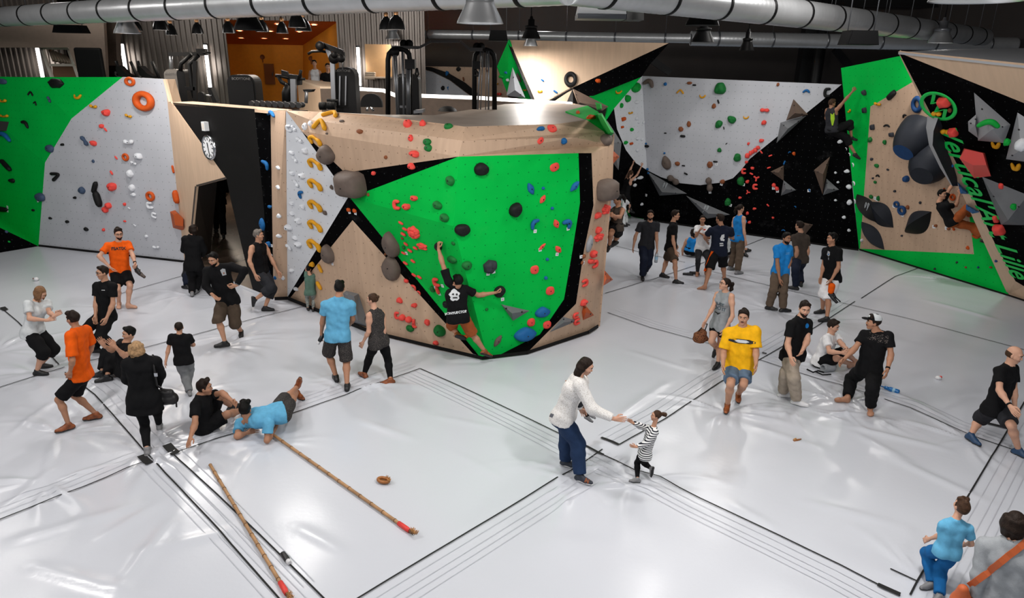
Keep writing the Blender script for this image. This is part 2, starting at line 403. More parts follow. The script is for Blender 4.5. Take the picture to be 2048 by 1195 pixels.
# building shell --------------------------------------------------------
CONC = mat('concrete_dark', (58, 52, 49), 0.85, noise=0.1, nscale=0.8)
ws = tag(MB().box((0, 33.2, 4.4), (64, 0.3, 8.8)).build('wall_rear', CONC), kind='structure')
tag(MB().box((17.5, 20, 4.4), (0.3, 27, 8.8)).build('wall_east', CONC), kind='structure')
tag(MB().box((-21.5, 20, 4.4), (0.3, 27, 8.8)).build('wall_west', CONC), kind='structure')
DECK = mat('roof_deck', (52, 50, 50), 0.7, noise=0.1)
STEEL = mat('black_steel', (20, 20, 21), 0.5)
cm = MB(); n_ = 110
for k in range(n_):                              # trapezoidal roof deck, ribs running away from the camera
    x0 = -22 + k * 0.40
    cm.add([(x0, -2, 8.7), (x0 + .12, -2, 8.6), (x0 + .25, -2, 8.6), (x0 + .37, -2, 8.7), (x0 + .40, -2, 8.7), (x0, 33.4, 8.7), (x0 + .12, 33.4, 8.6), (x0 + .25, 33.4, 8.6), (x0 + .37, 33.4, 8.7), (x0 + .40, 33.4, 8.7)],
           [(k_, k_ + 1, k_ + 6, k_ + 5) for k_ in range(4)])
tag(cm.build('ceiling', DECK), kind='structure')
for i, (a, b, h) in enumerate([((-21, 31.0, 7.8), (17.4, 31.0, 8.0), .9), ((-21, 22.0, 7.95), (17.4, 22.0, 7.95), .7), ((-21, 14.0, 8.1), (17.4, 14.0, 8.1), .55), ((4.5, 33, 8.2), (4.5, 2, 8.2), .4), ((-7, 33, 8.2), (-7, 2, 8.2), .4)]):
    m_ = MB(); a, b = Vector(a), Vector(b); z = Vector((0, 0, h / 2))
    m_.bar(a, b, .08, h); m_.bar(a + z, b + z, .3, .04); m_.bar(a - z, b - z, .3, .04)
    tag(m_.build('ceiling_beam', STEEL), kind='structure')
for (px, py, Y) in [(1620, 120, 30.8)]:
    p = gy(px, py, Y); tag(MB().box((p.x, p.y, 4.3), (0.9, 0.5, 8.6)).build('pillar', STEEL), kind='structure')
for (px, Y, wd) in [(1640, 30, .22)]:
    p = gy(px, 100, Y); tag(MB().tube([(p.x, p.y, 0), (p.x, p.y, 8.5)], wd, 14).build('trim_pipe', STEEL), kind='structure')
a, b = gy(1670, 98, 30.5), gy(1705, 140, 30.5)
tag(MB().bar(a, b, .25).build('trim_brace', STEEL), kind='structure')
a, b = gy(1300, 118, 29), gy(1340, 145, 29)
tag(MB().bar(a, b, .25).build('trim_brace', STEEL), kind='structure')

# ------------------------------------------------------------------ mats
rng = np.random.default_rng(7)
FOOT = []        # places that press the vinyl: (px, py, strength)
for t_ in [(75, 745, 1), (125, 862, 1.2), (185, 835, .8), (245, 610, 1), (292, 900, 1.5), (447, 690, 1.6), (480, 668, .8), (512, 610, 1), (670, 762, .8), (697, 782, 1.2), (722, 748, .8), (778, 765, 1),
           (382, 886, 1), (545, 880, 1), (480, 870, .8), (1130, 930, 1.2), (1168, 966, 1.6), (1268, 962, 1.4), (1452, 820, 1.8), (1565, 792, 1), (1598, 808, 1.8), (1685, 800, 1.2), (1740, 825, 1.8), (1943, 878, 1.3), (1650, 730, 1),
           (1286, 557, 1), (1355, 566, 1), (1410, 576, 1), (1480, 543, .8), (1550, 620, 1), (1655, 640, 1), (1595, 580, .8), (380, 588, 1), (205, 700, 1), (380, 785, .8), (215, 757, .8), (1880, 1175, 1.2), (0, 700, 1.5), (100, 960, 1.2), (1900, 560, 1)]:
    p = gz(t_[0], t_[1]); FOOT.append((p.x, p.y, t_[2]))
SEAMS = [  # black gaps between the mats, as runs of picture points
    [(-60, 1066), (0, 1040), (120, 993), (298, 921)], [(345, 908), (470, 866), (560, 836), (690, 790), (840, 737)], [(700, 1207), (780, 1158), (900, 1086), (1020, 1014), (1169, 924), (1205, 899)],
    [(1238, 890), (1330, 838), (1440, 765), (1520, 719), (1570, 690), (1630, 655), (1710, 603)], [(1722, 597), (1790, 553), (1880, 520)], [(-40, 787), (0, 775), (70, 752), (130, 736)], [(150, 730), (250, 706), (380, 672), (500, 640), (612, 612)],
    [(-20, 622), (0, 618), (10, 622), (36, 644), (118, 729)], [(130, 745), (190, 790), (240, 846), (300, 915), (420, 1040), (560, 1200)], [(345, 908), (430, 985), (520, 1070), (650, 1200)],
    [(840, 737), (940, 782), (1050, 834), (1120, 868), (1169, 893), (1267, 939), (1320, 956), (1400, 997), (1560, 1072), (1680, 1130), (1800, 1192)],
    [(1215, 625), (1300, 655), (1370, 674), (1413, 686), (1519, 720), (1598, 746), (1684, 772), (1820, 816), (1900, 855), (2048, 908)],
    [(1410, 540), (1458, 552), (1546, 573), (1679, 605), (1820, 638), (2048, 700)], [(1820, 1190), (1834, 1163), (1900, 1052), (2006, 876), (2060, 785)], [(200, 610), (240, 588), (365, 552)],
    [(1210, 587), (1295, 562), (1400, 528), (1540, 472)], [(1225, 490), (1290, 507), (1370, 525)], [(1780, 1138), (1834, 1163)]]
def _noise(x, y, f, seed, n=7):
    r = np.random.default_rng(seed); out = np.zeros_like(x)
    for _ in range(n):
        a = r.uniform(0, 2 * np.pi); k = f * r.uniform(.6, 1.6); out += np.sin((x * np.cos(a) + y * np.sin(a)) * k + r.uniform(0, 6.28))
    return out / n ** .5
FOLDS = []
for (a, b, w, h) in [((30, 1000), (120, 930), .10, .014), ((0, 1090), (310, 1000), .10, .010), ((190, 1085), (330, 1000), .09, .012), ((230, 1190), (350, 1030), .10, .016), ((250, 1110), (500, 1050), .08, .006), ((0, 760), (200, 720), .08, .010),
                     ((720, 840), (830, 880), .08, .010), ((860, 830), (1010, 860), .07, .006), ((590, 1050), (700, 1110), .07, .006), ((1210, 850), (1340, 760), .08, .010), ((1500, 850), (1650, 900), .09, .008), ((1780, 780), (1900, 840), .08, .010), ((1700, 860), (1830, 930), .09, .010),
                     ((1600, 1000), (1800, 1050), .09, .008), ((1450, 1000), (1560, 1060), .08, .008), ((900, 900), (1010, 960), .08, .005), ((60, 1130), (300, 1195), .09, .012), ((620, 720), (780, 660), .09, .006), ((1250, 700), (1380, 740), .08, .008), ((1850, 600), (2000, 640), .1, .01), ((1690, 850), (1900, 900), .07, .012),
                     ((1750, 900), (1990, 1010), .08, .010), ((20, 870), (110, 800), .07, .012), ((0, 700), (110, 670), .08, .01)]:
    p, q = gz(*a), gz(*b); FOLDS.append((p.x, p.y, q.x, q.y, w, h))
def floor_h(x, y):
    """height of the vinyl: slack, folds and creases running out from where people stand"""
    x = np.asarray(x, float); y = np.asarray(y, float)
    h = 0.0022 * _noise(x, y, 2.2, 1) + 0.0007 * _noise(x, y, 9, 2)
    wx = x + .25 * _noise(x, y, 1.1, 5); wy = y + .25 * _noise(x, y, 1.3, 6)
    h += 0.0012 * _noise(wx + wy, (wy - wx) * .25, 5, 3) * np.maximum(0, np.tanh(2 * _noise(x, y, .8, 4)))
    h += 0.0012 * _noise((wx - wy) * 1.0, (wx + wy) * .2, 6, 13) * np.maximum(0, np.tanh(2 * _noise(x, y, .9, 14)))
    for i, (fx, fy, s) in enumerate(FOOT):
        dx, dy = x - fx, y - fy; r = np.hypot(dx, dy) + 1e-4
        m = r < 2.4
        th = np.arctan2(dy[m], dx[m]); rr = r[m]
        rd = np.random.default_rng(100 + i); k = np.zeros_like(th)
        for _ in range(11):
            t0 = rd.uniform(-np.pi, np.pi); wd = rd.uniform(.04, .12); ln = rd.uniform(.3, .95); d = np.angle(np.exp(1j * (th - t0 - .15 * np.sin(rr * 3 + t0))))
            k += rd.uniform(.4, 1) * np.exp(-(d / wd) ** 2) * np.exp(-(rr / ln) ** 2) * np.minimum(1, rr / .4)
        h[m] += s * (0.030 * k - 0.010 * np.exp(-(rr / .22) ** 2))
    for (x0, y0, x1, y1, w, hh) in FOLDS:
        dx, dy = x1 - x0, y1 - y0; L2 = dx * dx + dy * dy; t = np.clip(((x - x0) * dx + (y - y0) * dy) / L2, 0, 1)
        d = np.hypot(x - x0 - t * dx, y - y0 - t * dy); h += 2.2 * hh * np.exp(-(d / w) ** 2) * np.sin(np.pi * np.clip(t, .02, .98)) ** .6
    return h
def seam_pts(s, step=0.25):
    P = [gz(*p) for p in s]; out = []
    for a, b in zip(P[:-1], P[1:]):
        n = max(1, int((b - a).length / step))
        out += [a.lerp(b, k / n) for k in range(n)]
    return out + [P[-1]]
SEAMP = [seam_pts(s) for s in SEAMS]
VINYL = bpy.data.materials.new('mat_vinyl'); VINYL.use_nodes = True
nt = VINYL.node_tree; bs = nt.nodes['Principled BSDF']
bs.inputs['Base Color'].default_value = lin((199, 202, 210)); bs.inputs['Roughness'].default_value = 0.24; bs.inputs['Specular IOR Level'].default_value = 0.55
tcn = nt.nodes.new('ShaderNodeTexCoord')
t2 = nt.nodes.new('ShaderNodeTexNoise'); t2.inputs['Scale'].default_value = 14; t2.inputs['Detail'].default_value = 4
nt.links.new(tcn.outputs['Object'], t2.inputs['Vector'])
bp = nt.nodes.new('ShaderNodeBump'); bp.inputs['Strength'].default_value = .12; bp.inputs['Distance'].default_value = .01
nt.links.new(t2.outputs[0], bp.inputs['Height']); nt.links.new(bp.outputs[0], bs.inputs['Normal'])
PASSAGE = [gz(369, 524), gz(440, 553), gz(478, 571), gz(547, 599), Vector((-4.9, 15.6, 0)), Vector((-4.9, 33, 0)), Vector((-19, 33, 0)), Vector((-19, 21.5, 0)), Vector((-8.7, 17.9, 0))]
def inside(poly, x, y):
    c = np.zeros(x.shape, bool); n = len(poly)
    for i in range(n):
        a, b = poly[i], poly[(i + 1) % n]
        k = ((a.y > y) != (b.y > y)) & (x < (b.x - a.x) * (y - a.y) / ((b.y - a.y) if abs(b.y - a.y) > 1e-9 else 1e-9) + a.x); c ^= k
    return c
def build_floor():
    st = 0.04
    xs = np.arange(-15.6, 14.6, st); ys = np.arange(3.6, 25.6, st)
    X, Y = np.meshgrid(xs, ys); Z = floor_h(X, Y)
    V = np.stack([X, Y, Z], -1).reshape(-1, 3); nx, ny = len(xs), len(ys)
    idx = np.arange(nx * ny).reshape(ny, nx)
    q = np.stack([idx[:-1, :-1], idx[:-1, 1:], idx[1:, 1:], idx[1:, :-1]], -1)
    cx = (X[:-1, :-1] + st / 2); cy = (Y[:-1, :-1] + st / 2)
    vis = (np.abs(cx) < 2.2 + cy * .82) & ~inside(PASSAGE, cx, cy)
    q = q[vis]
    used = np.unique(q); mp = -np.ones(nx * ny, int); mp[used] = np.arange(len(used)); V = V[used]; q = mp[q]
    me = bpy.data.meshes.new('floor'); me.vertices.add(len(V)); me.vertices.foreach_set('co', V.ravel())
    me.loops.add(q.size); me.loops.foreach_set('vertex_index', q.ravel().astype(np.int32))
    me.polygons.add(len(q)); me.polygons.foreach_set('loop_start', np.arange(0, q.size, 4, dtype=np.int32)); me.polygons.foreach_set('loop_total', np.full(len(q), 4, np.int32))
    me.polygons.foreach_set('use_smooth', np.ones(len(q), bool)); me.update(); me.materials.append(VINYL)
    o = bpy.data.objects.new('floor', me); COL.objects.link(o)
    return tag(o, kind='structure')
FLOOR = build_floor()
def ribbon(mb, P, w, lift=0.014, mi=0):
    V = []; n = len(P)
    xs = np.array([p.x for p in P]); ys = np.array([p.y for p in P]); hs = floor_h(xs, ys)
    for k, p in enumerate(P):
        d = (P[min(k + 1, n - 1)] - P[max(k - 1, 0)]).normalized(); s = Vector((-d.y, d.x, 0)) * w / 2; z = Vector((0, 0, hs[k] + lift - p.z))
        V += [p + s + z, p - s + z]
    mb.add(V, [(2 * k, 2 * k + 1, 2 * k + 3, 2 * k + 2) for k in range(n - 1)], mi)
GAP = mat('mat_gap', (14, 14, 15), 0.8); STITCH = mat('mat_stitching', (184, 187, 194), 0.5)
for i, P in enumerate(SEAMP):
    m_ = MB(); ribbon(m_, P, 0.020); m_.build('seam', GAP, FLOOR)
st_ = MB()
lamp_light('passage_light', (-10.5, 25, 2.9), 60, .3, (1, .85, .7))
for i in (0, 2, 3, 8, 9, 10, 13, 1, 11):
    P = SEAMP[i]; n = len(P)
    for off_ in (-.42, -.33, -.24, -.12) if i in (9, 10, 13, 2) else (.14, .26, .38):
        Q_ = []
        for k, p in enumerate(P):
            d = (P[min(k + 1, n - 1)] - P[max(k - 1, 0)]).normalized(); Q_.append(p + Vector((-d.y, d.x, 0)) * off_)
        ribbon(st_, Q_, 0.008, 0.008)
st_.build('stitching', STITCH, FLOOR)
for (a, b, w) in [((282, 912), (300, 930), .10), ((334, 893), (352, 909), .12), ((1202, 876), (1238, 891), .05), ((1171, 894), (1207, 911), .04), ((1970, 846), (2020, 858), .06), ((1755, 1170), (1800, 1190), .06), ((5, 615), (12, 621), .10), ((1524, 706), (1533, 708), .05)]:
    m_ = MB(); ribbon(m_, seam_pts([a, b], .1), w, 0.020); m_.build('velcro_tab', GAP, FLOOR)
PFLOOR = mat('passage_concrete', (104, 88, 76), 0.24, noise=0.35, nscale=1.0)
tag(MB().poly([p + Vector((0, 0, -0.015)) for p in PASSAGE]).build('floor_passage', PFLOOR), kind='structure')

me_ = MB()
for a_, b_ in zip(PASSAGE[:3], PASSAGE[1:4]): me_.box((a_ + b_) / 2 + Vector((0, 0, -.012)), ((b_ - a_).length, .09, .05), Matrix.Rotation(math.atan2((b_ - a_).y, (b_ - a_).x), 3, 'Z'))
me_.build('mat_edge', VINYL, FLOOR)

# ------------------------------------------------------------------ gym floor above and behind the walls
ZM = 3.35
RIB = mat('corrugated_steel', (118, 110, 104), 0.42, metal=0.55)
BIRCHT = mat('birch_top', (206, 184, 160), 0.35)
CLAD = mat('brown_cladding', (84, 70, 60), 0.6, noise=0.12)
BLK = mat('black_powder_coat', (9, 9, 10), 0.5, spec=0.15)
BLKS = mat('black_upholstery', (10, 10, 11), 0.6, spec=0.15)
CHROME = mat('chrome', (190, 192, 196), 0.2, metal=1.0)
STEELG = mat('grey_steel', (110, 112, 116), 0.35, metal=0.7)
GALV = mat('galvanised_duct', (184, 186, 188), 0.34, metal=0.6, noise=0.06, nscale=3)
TUBE = mat('tube_glow', (255, 246, 236), 0.4, emit=9.0)
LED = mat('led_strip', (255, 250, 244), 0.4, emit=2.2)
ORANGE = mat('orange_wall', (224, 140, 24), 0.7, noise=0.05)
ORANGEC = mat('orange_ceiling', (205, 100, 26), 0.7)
LETTER = mat('pale_lettering', (92, 90, 88), 0.5)
def text_mesh(name, body, m, size, Mw, parent=None, extrude=0.0, shear=0.0, bold=0.0, spacing=1.0):
    cu = bpy.data.curves.new('t_' + name, 'FONT'); cu.body = body; cu.size = size; cu.extrude = extrude; cu.align_x = 'CENTER'; cu.align_y = 'CENTER'
    cu.shear = shear; cu.offset = bold; cu.space_character = spacing
    to = bpy.data.objects.new('t_' + name, cu); COL.objects.link(to)
    dg = bpy.context.evaluated_depsgraph_get(); me = bpy.data.meshes.new_from_object(to.evaluated_get(dg)); me.name = name
    bpy.data.objects.remove(to); bpy.data.curves.remove(cu)
    me.materials.clear(); me.materials.append(m)
    me.transform(Mw)
    o = bpy.data.objects.new(name, me); COL.objects.link(o)
    if parent is not None: o.parent = parent
    return o
def facing(p, n, roll=0.0, up=Vector((0, 0, 1))):
    """frame at p whose z axis is n and whose y axis is as near to up as it can be"""
    n = Vector(n).normalized(); x = up.cross(n).normalized(); y = n.cross(x)
    M = Matrix((x, y, n)).transposed().to_4x4(); M.translation = p
    return M @ Matrix.Rotation(roll, 4, 'Z')
def world(root, mb, name, m, **k):
    o = mb.build(name, m, None, **k); return local(o, root)

fl = MB(); mz = [(-21.3, 20.6), (-13.3, 19.5), (-8.5, 18.2), (-5.0, 15.2), (-3.0, 14.6), (-0.5, 13.4), (1.2, 14.6), (1.2, 33), (-21.3, 33)]
fl.slab([(x, y, ZM) for x, y in mz], 0.25, Vector((0, 0, -1)))
tag(fl.build('floor_gym', mat('gym_rubber', (48, 46, 45), 0.6)), kind='structure')

# corrugated steel wall with the orange room behind it
YC = 26.0
def corr(x0, x1, z0, z1, name, Y=YC):
    m_ = MB(); x = x0; p = 0.19; d = .05
    while x < x1 - 1e-3:
        xs = [x, x + .06, x + .085, x + .165, x + .19]; ys = [Y, Y, Y + d, Y + d, Y]
        for k in range(4):
            a, b = min(xs[k], x1), min(xs[k + 1], x1)
            m_.poly([(a, ys[k], z0), (b, ys[k + 1], z0), (b, ys[k + 1], z1), (a, ys[k], z1)])
        x += p
    return m_.build(name, RIB, wg)
wg = tag(empty('wall_gym', (0, 0, 0)), kind='structure')
xo0, xo1 = gy(457, 120, YC).x, gy(677, 120, YC).x; zo = gy(560, 41, YC).z
zt = 7.25
corr(gy(243, 100, YC).x, xo0, ZM, zt, 'corrugated_sheet'); corr(xo0, xo1, zo, zt, 'corrugated_sheet'); corr(xo1, gy(850, 100, YC).x, ZM, zt, 'corrugated_sheet')
corr(-21.3, gy(110, 100, YC).x, ZM, zt, 'corrugated_sheet', YC + .6)  # stands for the sheet reflected in the mirror at far left
wo = tag(empty('wall_orange_room', (0, 0, 0)), kind='structure')
YB = 31.5
MB().poly([(xo0 - 2.5, YB, ZM), (xo1 + .5, YB, ZM), (xo1 + .5, YB, zo + .5), (xo0 - 2.5, YB, zo + .5)]).build('rear_panel', ORANGE, wo)
MB().poly([gy(606, 205, YB), gy(678, 205, YC + .1), gy(678, 38, YC + .1), gy(606, 88, YB)]).build('side_panel', ORANGE, wo)
MB().poly([(xo0 - 2.5, YC + .06, ZM), (xo0 - 2.5, YB, ZM), (xo0 - 2.5, YB, zo + .5), (xo0 - 2.5, YC + .06, zo + .5)]).build('side_panel', ORANGE, wo)
zc = gy(520, 89, YB).z
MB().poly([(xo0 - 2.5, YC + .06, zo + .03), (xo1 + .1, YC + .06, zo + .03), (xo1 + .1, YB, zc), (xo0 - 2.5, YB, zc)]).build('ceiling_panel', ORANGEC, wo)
SPOT = mat('spot_glow', (255, 244, 214), 0.4, emit=14.0)
rows = [(489, 53, .15), (557, 53, .15), (629, 53, .15), (481, 67, .42), (542, 67.5, .42), (600, 68, .42), (484, 82.5, .72), (530, 83, .72), (573, 83.5, .72)]
pos_w = ['front row left', 'front row middle', 'front row right', 'middle row left', 'middle row centre', 'middle row right', 'rear row left', 'rear row centre', 'rear row right']
for (px, py, u), w_ in zip(rows, pos_w):
    Y = YC + .06 + (YB - YC) * u; zz = zo + .03 + (zc - zo - .03) * u; p = gy(px, py, Y); p.z = zz - .012
    r_ = empty('ceiling_spotlight', p, 'round recessed spotlight in the orange ceiling, ' + w_, 'ceiling light', 'spotlights of the orange room')
    MB().lathe([(0, 0), (.10, 0), (.10, .012)], 20).build('lens', SPOT, r_); MB().lathe([(.10, -.004), (.135, -.004), (.135, .012)], 20).build('trim_ring', ORANGEC, r_)
for k in range(2):
    lamp_light('orange_room_light', ((xo0 + xo1) / 2 - 1.2 + 2.4 * k, 28.6, zo - .25), 420, .5, (1.0, .86, .62))
p = gy(539, 148, YB - .05)
dr = tag(MB().box((p.x, p.y, p.z), (.42, .06, .85)).build('door_1', mat('brown_door', (128, 72, 28), .6)), kind='structure')
MB().box((p.x + .15, p.y - .05, p.z), (.03, .05, .14)).build('door_handle', STEELG, dr)
SIGN = mat('sign_brown', (120, 62, 22), .6)
for (px, py, Y, lab) in [(525, 114, YB - .04, 'small dark balloon pictogram on the orange rear wall above the door'), (622, 117, YB - 1.6, 'small dark balloon pictogram on the orange side wall behind the counter')]:
    p = gy(px, py, Y); o = empty('wall_sign', p, lab, 'sign')
    MB().lathe([(0, 0), (.10, .0), (.10, .02)], 18, Matrix.Rotation(math.pi / 2, 4, 'X')).build('disc', SIGN, o); MB().box((0, -.01, -.16), (.03, .02, .12)).build('string', SIGN, o)

# plaster wall at the left; mirror built as an opening, reflections as solid parts
wpz = tag(empty('wall_gym_left', (0, 0, 0)), kind='structure')
PLA = mat('brown_plaster', (128, 112, 100), .8, noise=.06)
YL = 23.5
P_ = lambda x, y, Y=YL: gy(x, y, Y)
for poly in ([(-160, 20), (206, 20), (212, 132), (158, 152), (137, 95), (-160, 95)],):
    MB().slab([P_(x, y) for x, y in poly], .15, Vector((0, 1, 0))).build('plaster', PLA, wpz)
MB().slab([P_(x, y) for x, y in [(158, 152), (212, 132), (215, 190), (158, 190)]], .15, Vector((0, 1, 0))).build('plaster', PLA, wpz)
MB().slab([P_(x, y, 24.2) for x, y in [(206, 30), (230, 34), (234, 131), (212, 131)]], .3, Vector((0, 1, 0))).build('column', CLAD, wpz)
FRM = mat('white_frame', (214, 206, 196), .5)
m_ = MB()
for a, b in [((84, 96), (106, 160)), ((84, 96), (137, 97)), ((137, 97), (159, 160)), ((100, 130), (152, 130))]: m_.bar(P_(*a, 24.6), P_(*b, 24.6), .10, .08)
o = empty('mirrored_frame', P_(120, 130, 24.6), 'white slanted frame with piping behind, in the bright opening at left', 'frame'); world(o, m_, 'frame', FRM)
world(o, MB().slab([P_(x, y, 24.7) for x, y in [(104, 131), (150, 131), (158, 165), (108, 165)]], .05, Vector((0, 1, 0))), 'panel', mat('brown_board', (110, 78, 58), .7))
m_ = MB()
for k in range(7): m_.tube([P_(100 + 5 * k, 100 + 2 * k, 24.9), P_(108 + 6 * k, 122 + k, 24.8)], .055, 8)
world(o, m_, 'piping', mat('pale_pipe', (150, 134, 118), .5, metal=.3))
b_ = P_(180, 126, 22.6)
o = tag(MB().box((b_.x, b_.y, (b_.z + .45 + ZM) / 2), (.85, .12, b_.z + .45 - ZM)).build('gym_mat', BLKS), 'black upright gym mat standing left of the corrugated wall', 'gym mat')
md = o.modifiers.new('round', 'BEVEL'); md.width = .07; md.segments = 3
for (x0, y0, x1, y1, Y, lab) in [(74, 96, 86, 160, 26.4, 'glowing tube light inside the opening at far left'), (240, 88, 256, 152, 25.9, 'glowing vertical tube light at the left end of the corrugated wall'), (411, 90, 419, 174, 25.9, 'glowing vertical tube light beside the orange opening'), (716.5, 95, 718.5, 171, 25.9, 'glowing vertical tube light right of the orange opening')]:
    a, b = gy(x0, y0, Y), gy(x1, y1, Y); a.x = b.x = (a.x + b.x) / 2
    o = empty('tube_light', (a + b) / 2, lab, 'tube light', 'upright tube lights')
    world(o, MB().tube([a, b], .055, 10), 'tube', TUBE); world(o, MB().bar(a + Vector((0, .06, .05)), b + Vector((0, .06, -.05)), .12, .04), 'backing', STEELG)
    world(o, MB().tube([a, a + Vector((0, 0, .06))], .06, 10), 'end_cap', STEELG)
    lamp_light('tube_glow_light', (a + b) / 2 + Vector((0, -.25, 0)), 5, .3).rotation_euler = (math.radians(90), 0, 0)

# shelf board with folded towels on the corrugated wall
o = empty('wall_board', gy(756, 150, 25.8), 'birch board with a ledge hanging on the corrugated wall', 'wall board')
a, b = gy(729, 88, 25.8), gy(784, 155, 25.8)
world(o, MB().box(((a.x + b.x) / 2, 25.85, (a.z + b.z) / 2), (b.x - a.x, .06, a.z - b.z)), 'board', mat('honey_board', (176, 136, 92), .5, noise=.15, nscale=2))
world(o, MB().box(((a.x + b.x) / 2, 25.68, b.z), (b.x - a.x, .34, .05)), 'ledge', BIRCHT)
for k in range(4):
    p = gy(741, 157 - 3.7 * k, 25.65); q_ = MB().box(p, (.36, .26, .066)).build('folded_towel', mat('towel_beige', (186, 168, 146), .9))
    q_['label'] = ['folded beige towel at the bottom of the stack on the board', 'second folded beige towel from the bottom of the stack', 'third folded beige towel from the bottom of the stack', 'topmost folded beige towel of the stack on the board'][k]
    q_['category'] = 'towel'; q_['group'] = 'stacked towels'; md = q_.modifiers.new('soft', 'BEVEL'); md.width = .028; md.segments = 3

# counters
cu = empty('counter', gy(655, 205, 22.5), 'birch reception counter with a slanted end in front of the orange room', 'counter')
c0, c1_, c2_ = gy(594, 157, 24.5), gy(640, 173, 22.0), gy(700, 173, 22.0); dz = Vector((0, 0, -1.1))
world(cu, MB().slab([c0, c1_, c2_, c2_ + Vector((0, 1, 0)), gy(700, 168, 24)], .06, Vector((0, 0, -1))), 'worktop', BIRCHT)
world(cu, MB().slab([c0 + dz, c1_ + dz, c1_ - Vector((0, 0, .06)), c0 - Vector((0, 0, .06))], .05, Vector((1, 1, 0))), 'end_panel', PLYP, uv=True)
world(cu, MB().slab([c1_ + dz, c2_ + dz, c2_ - Vector((0, 0, .06)), c1_ - Vector((0, 0, .06))], .05, Vector((0, 1, 0))), 'front_panel', CLAD)
pr = empty('parapet', gy(900, 205, 20), 'dark clad parapet with a bright lit top edge behind the cable machine', 'parapet')
pts = [gy(700, 174, 21), gy(765, 178, 21), gy(790, 188, 20), gy(840, 188.5, 20), gy(960, 193, 20.0), gy(1020, 197, 20.0), gy(1145, 205, 19.6)]
tp = MB(); fr = MB()
for a, b in zip(pts[:-1], pts[1:]):
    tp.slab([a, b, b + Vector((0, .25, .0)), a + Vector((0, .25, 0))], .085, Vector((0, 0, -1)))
    fr.slab([Vector((a.x, a.y + .02, a.z - .08)), Vector((b.x, b.y + .02, b.z - .08)), Vector((b.x, b.y + .02, ZM)), Vector((a.x, a.y + .02, ZM))], .1, Vector((0, 1, 0)))
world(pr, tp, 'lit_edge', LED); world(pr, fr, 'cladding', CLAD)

# machines ------------------------------------------------------------
def rounded_tower(root, x0, y0, x1, Y, name, m, depth=.5, r=.16, base=ZM):
    a, b = gy(x0, y0, Y), gy(x1, y0, Y); w = b.x - a.x; h = a.z; pr_ = []
    r = min(r, w * .45)
    for k in range(7): t = math.pi / 2 * k / 6; pr_.append((a.x + r - r * math.cos(t), h - r + r * math.sin(t)))
    for k in range(7): t = math.pi / 2 * k / 6; pr_.append((b.x - r + r * math.sin(t), h - r + r * math.cos(t)))
    pr_ += [(b.x, base), (a.x, base)]
    mb = MB(); mb.slab([Vector((x, Y, z)) for x, z in pr_], depth, Vector((0, 1, 0)))
    return world(root, mb, name, m)
def brand(root, px, py, Y, size):
    p = gy(px, py, Y); o = text_mesh('lettering', 'BODYTONE', LETTER, size, Matrix.Translation(p) @ Matrix.Rotation(math.pi / 2, 4, 'X'), None, .002); local(o, root)
# a: weight tower behind the white wall's end
m1 = empty('weight_machine', gy(350, 200, 18.9), 'grey and black pulley machine above the end of the grey panel', 'gym machine')
rounded_tower(m1, 326, 138, 362, 19.0, 'weight_cover', mat('grey_plastic', (74, 70, 67), .5), .35)
rounded_tower(m1, 352, 139, 368, 18.95, 'side_shroud', BLK, .45, .1)
brand(m1, 344, 146, 18.98, .075)
world(m1, MB().tube([gy(342, 140, 19.1), gy(342, 108, 19.1)], .05, 10), 'mast', STEELG)
m_ = MB(); m_.bar(gy(338, 108.5, 19.0), gy(412, 107, 19.0), .09); m_.bar(gy(395, 104, 18.9), gy(413, 104, 18.9), .16); m_.tube([gy(405, 105, 18.8), gy(421, 105.5, 18.8)], .02, 8)
world(m1, m_, 'boom', BLK)
m_ = MB()
for pl in ([(383, 108), (362, 127), (361, 142)], [(397, 110), (379, 128), (384, 178), (389, 196)]): m_.tube([gy(x, y, 18.8) for x, y in pl], .055, 8)
world(m1, m_, 'lever_arm', BLK)
m_ = MB()
for a, b in (((390, 122), (391, 203)), ((370, 177), (391, 177))): m_.bar(gy(*a, 18.7), gy(*b, 18.7), .09)
world(m1, m_, 'frame', BLK)
rounded_tower(m1, 394, 184, 407, 18.3, 'seat_pad', BLKS, .12, .1, ZM + .5)
# leg press-like bench
bn = empty('workout_bench', gy(428, 200, 18.2), 'tilted black workout bench left of the wide weight tower', 'gym bench')
m_ = MB(); m_.bar(gy(421, 176, 18.2), gy(433, 203, 18.2), .22, .10); world(bn, m_, 'backrest', BLKS)
m_ = MB(); m_.tube([gy(412, 190.5, 18.1), gy(424, 191, 18.1)], .03, 8); world(bn, m_, 'roller', CHROME)
# wide tower
m2 = empty('weight_tower', gy(480, 205, 18.0), 'wide black weight stack tower in front of the orange opening', 'gym machine')
rounded_tower(m2, 452, 149, 508, 17.9, 'shroud', BLK, .5, .2); rounded_tower(m2, 456, 152, 504, 17.86, 'front_panel', BLKS, .05, .18)
brand(m2, 482, 157.5, 17.83, .085)
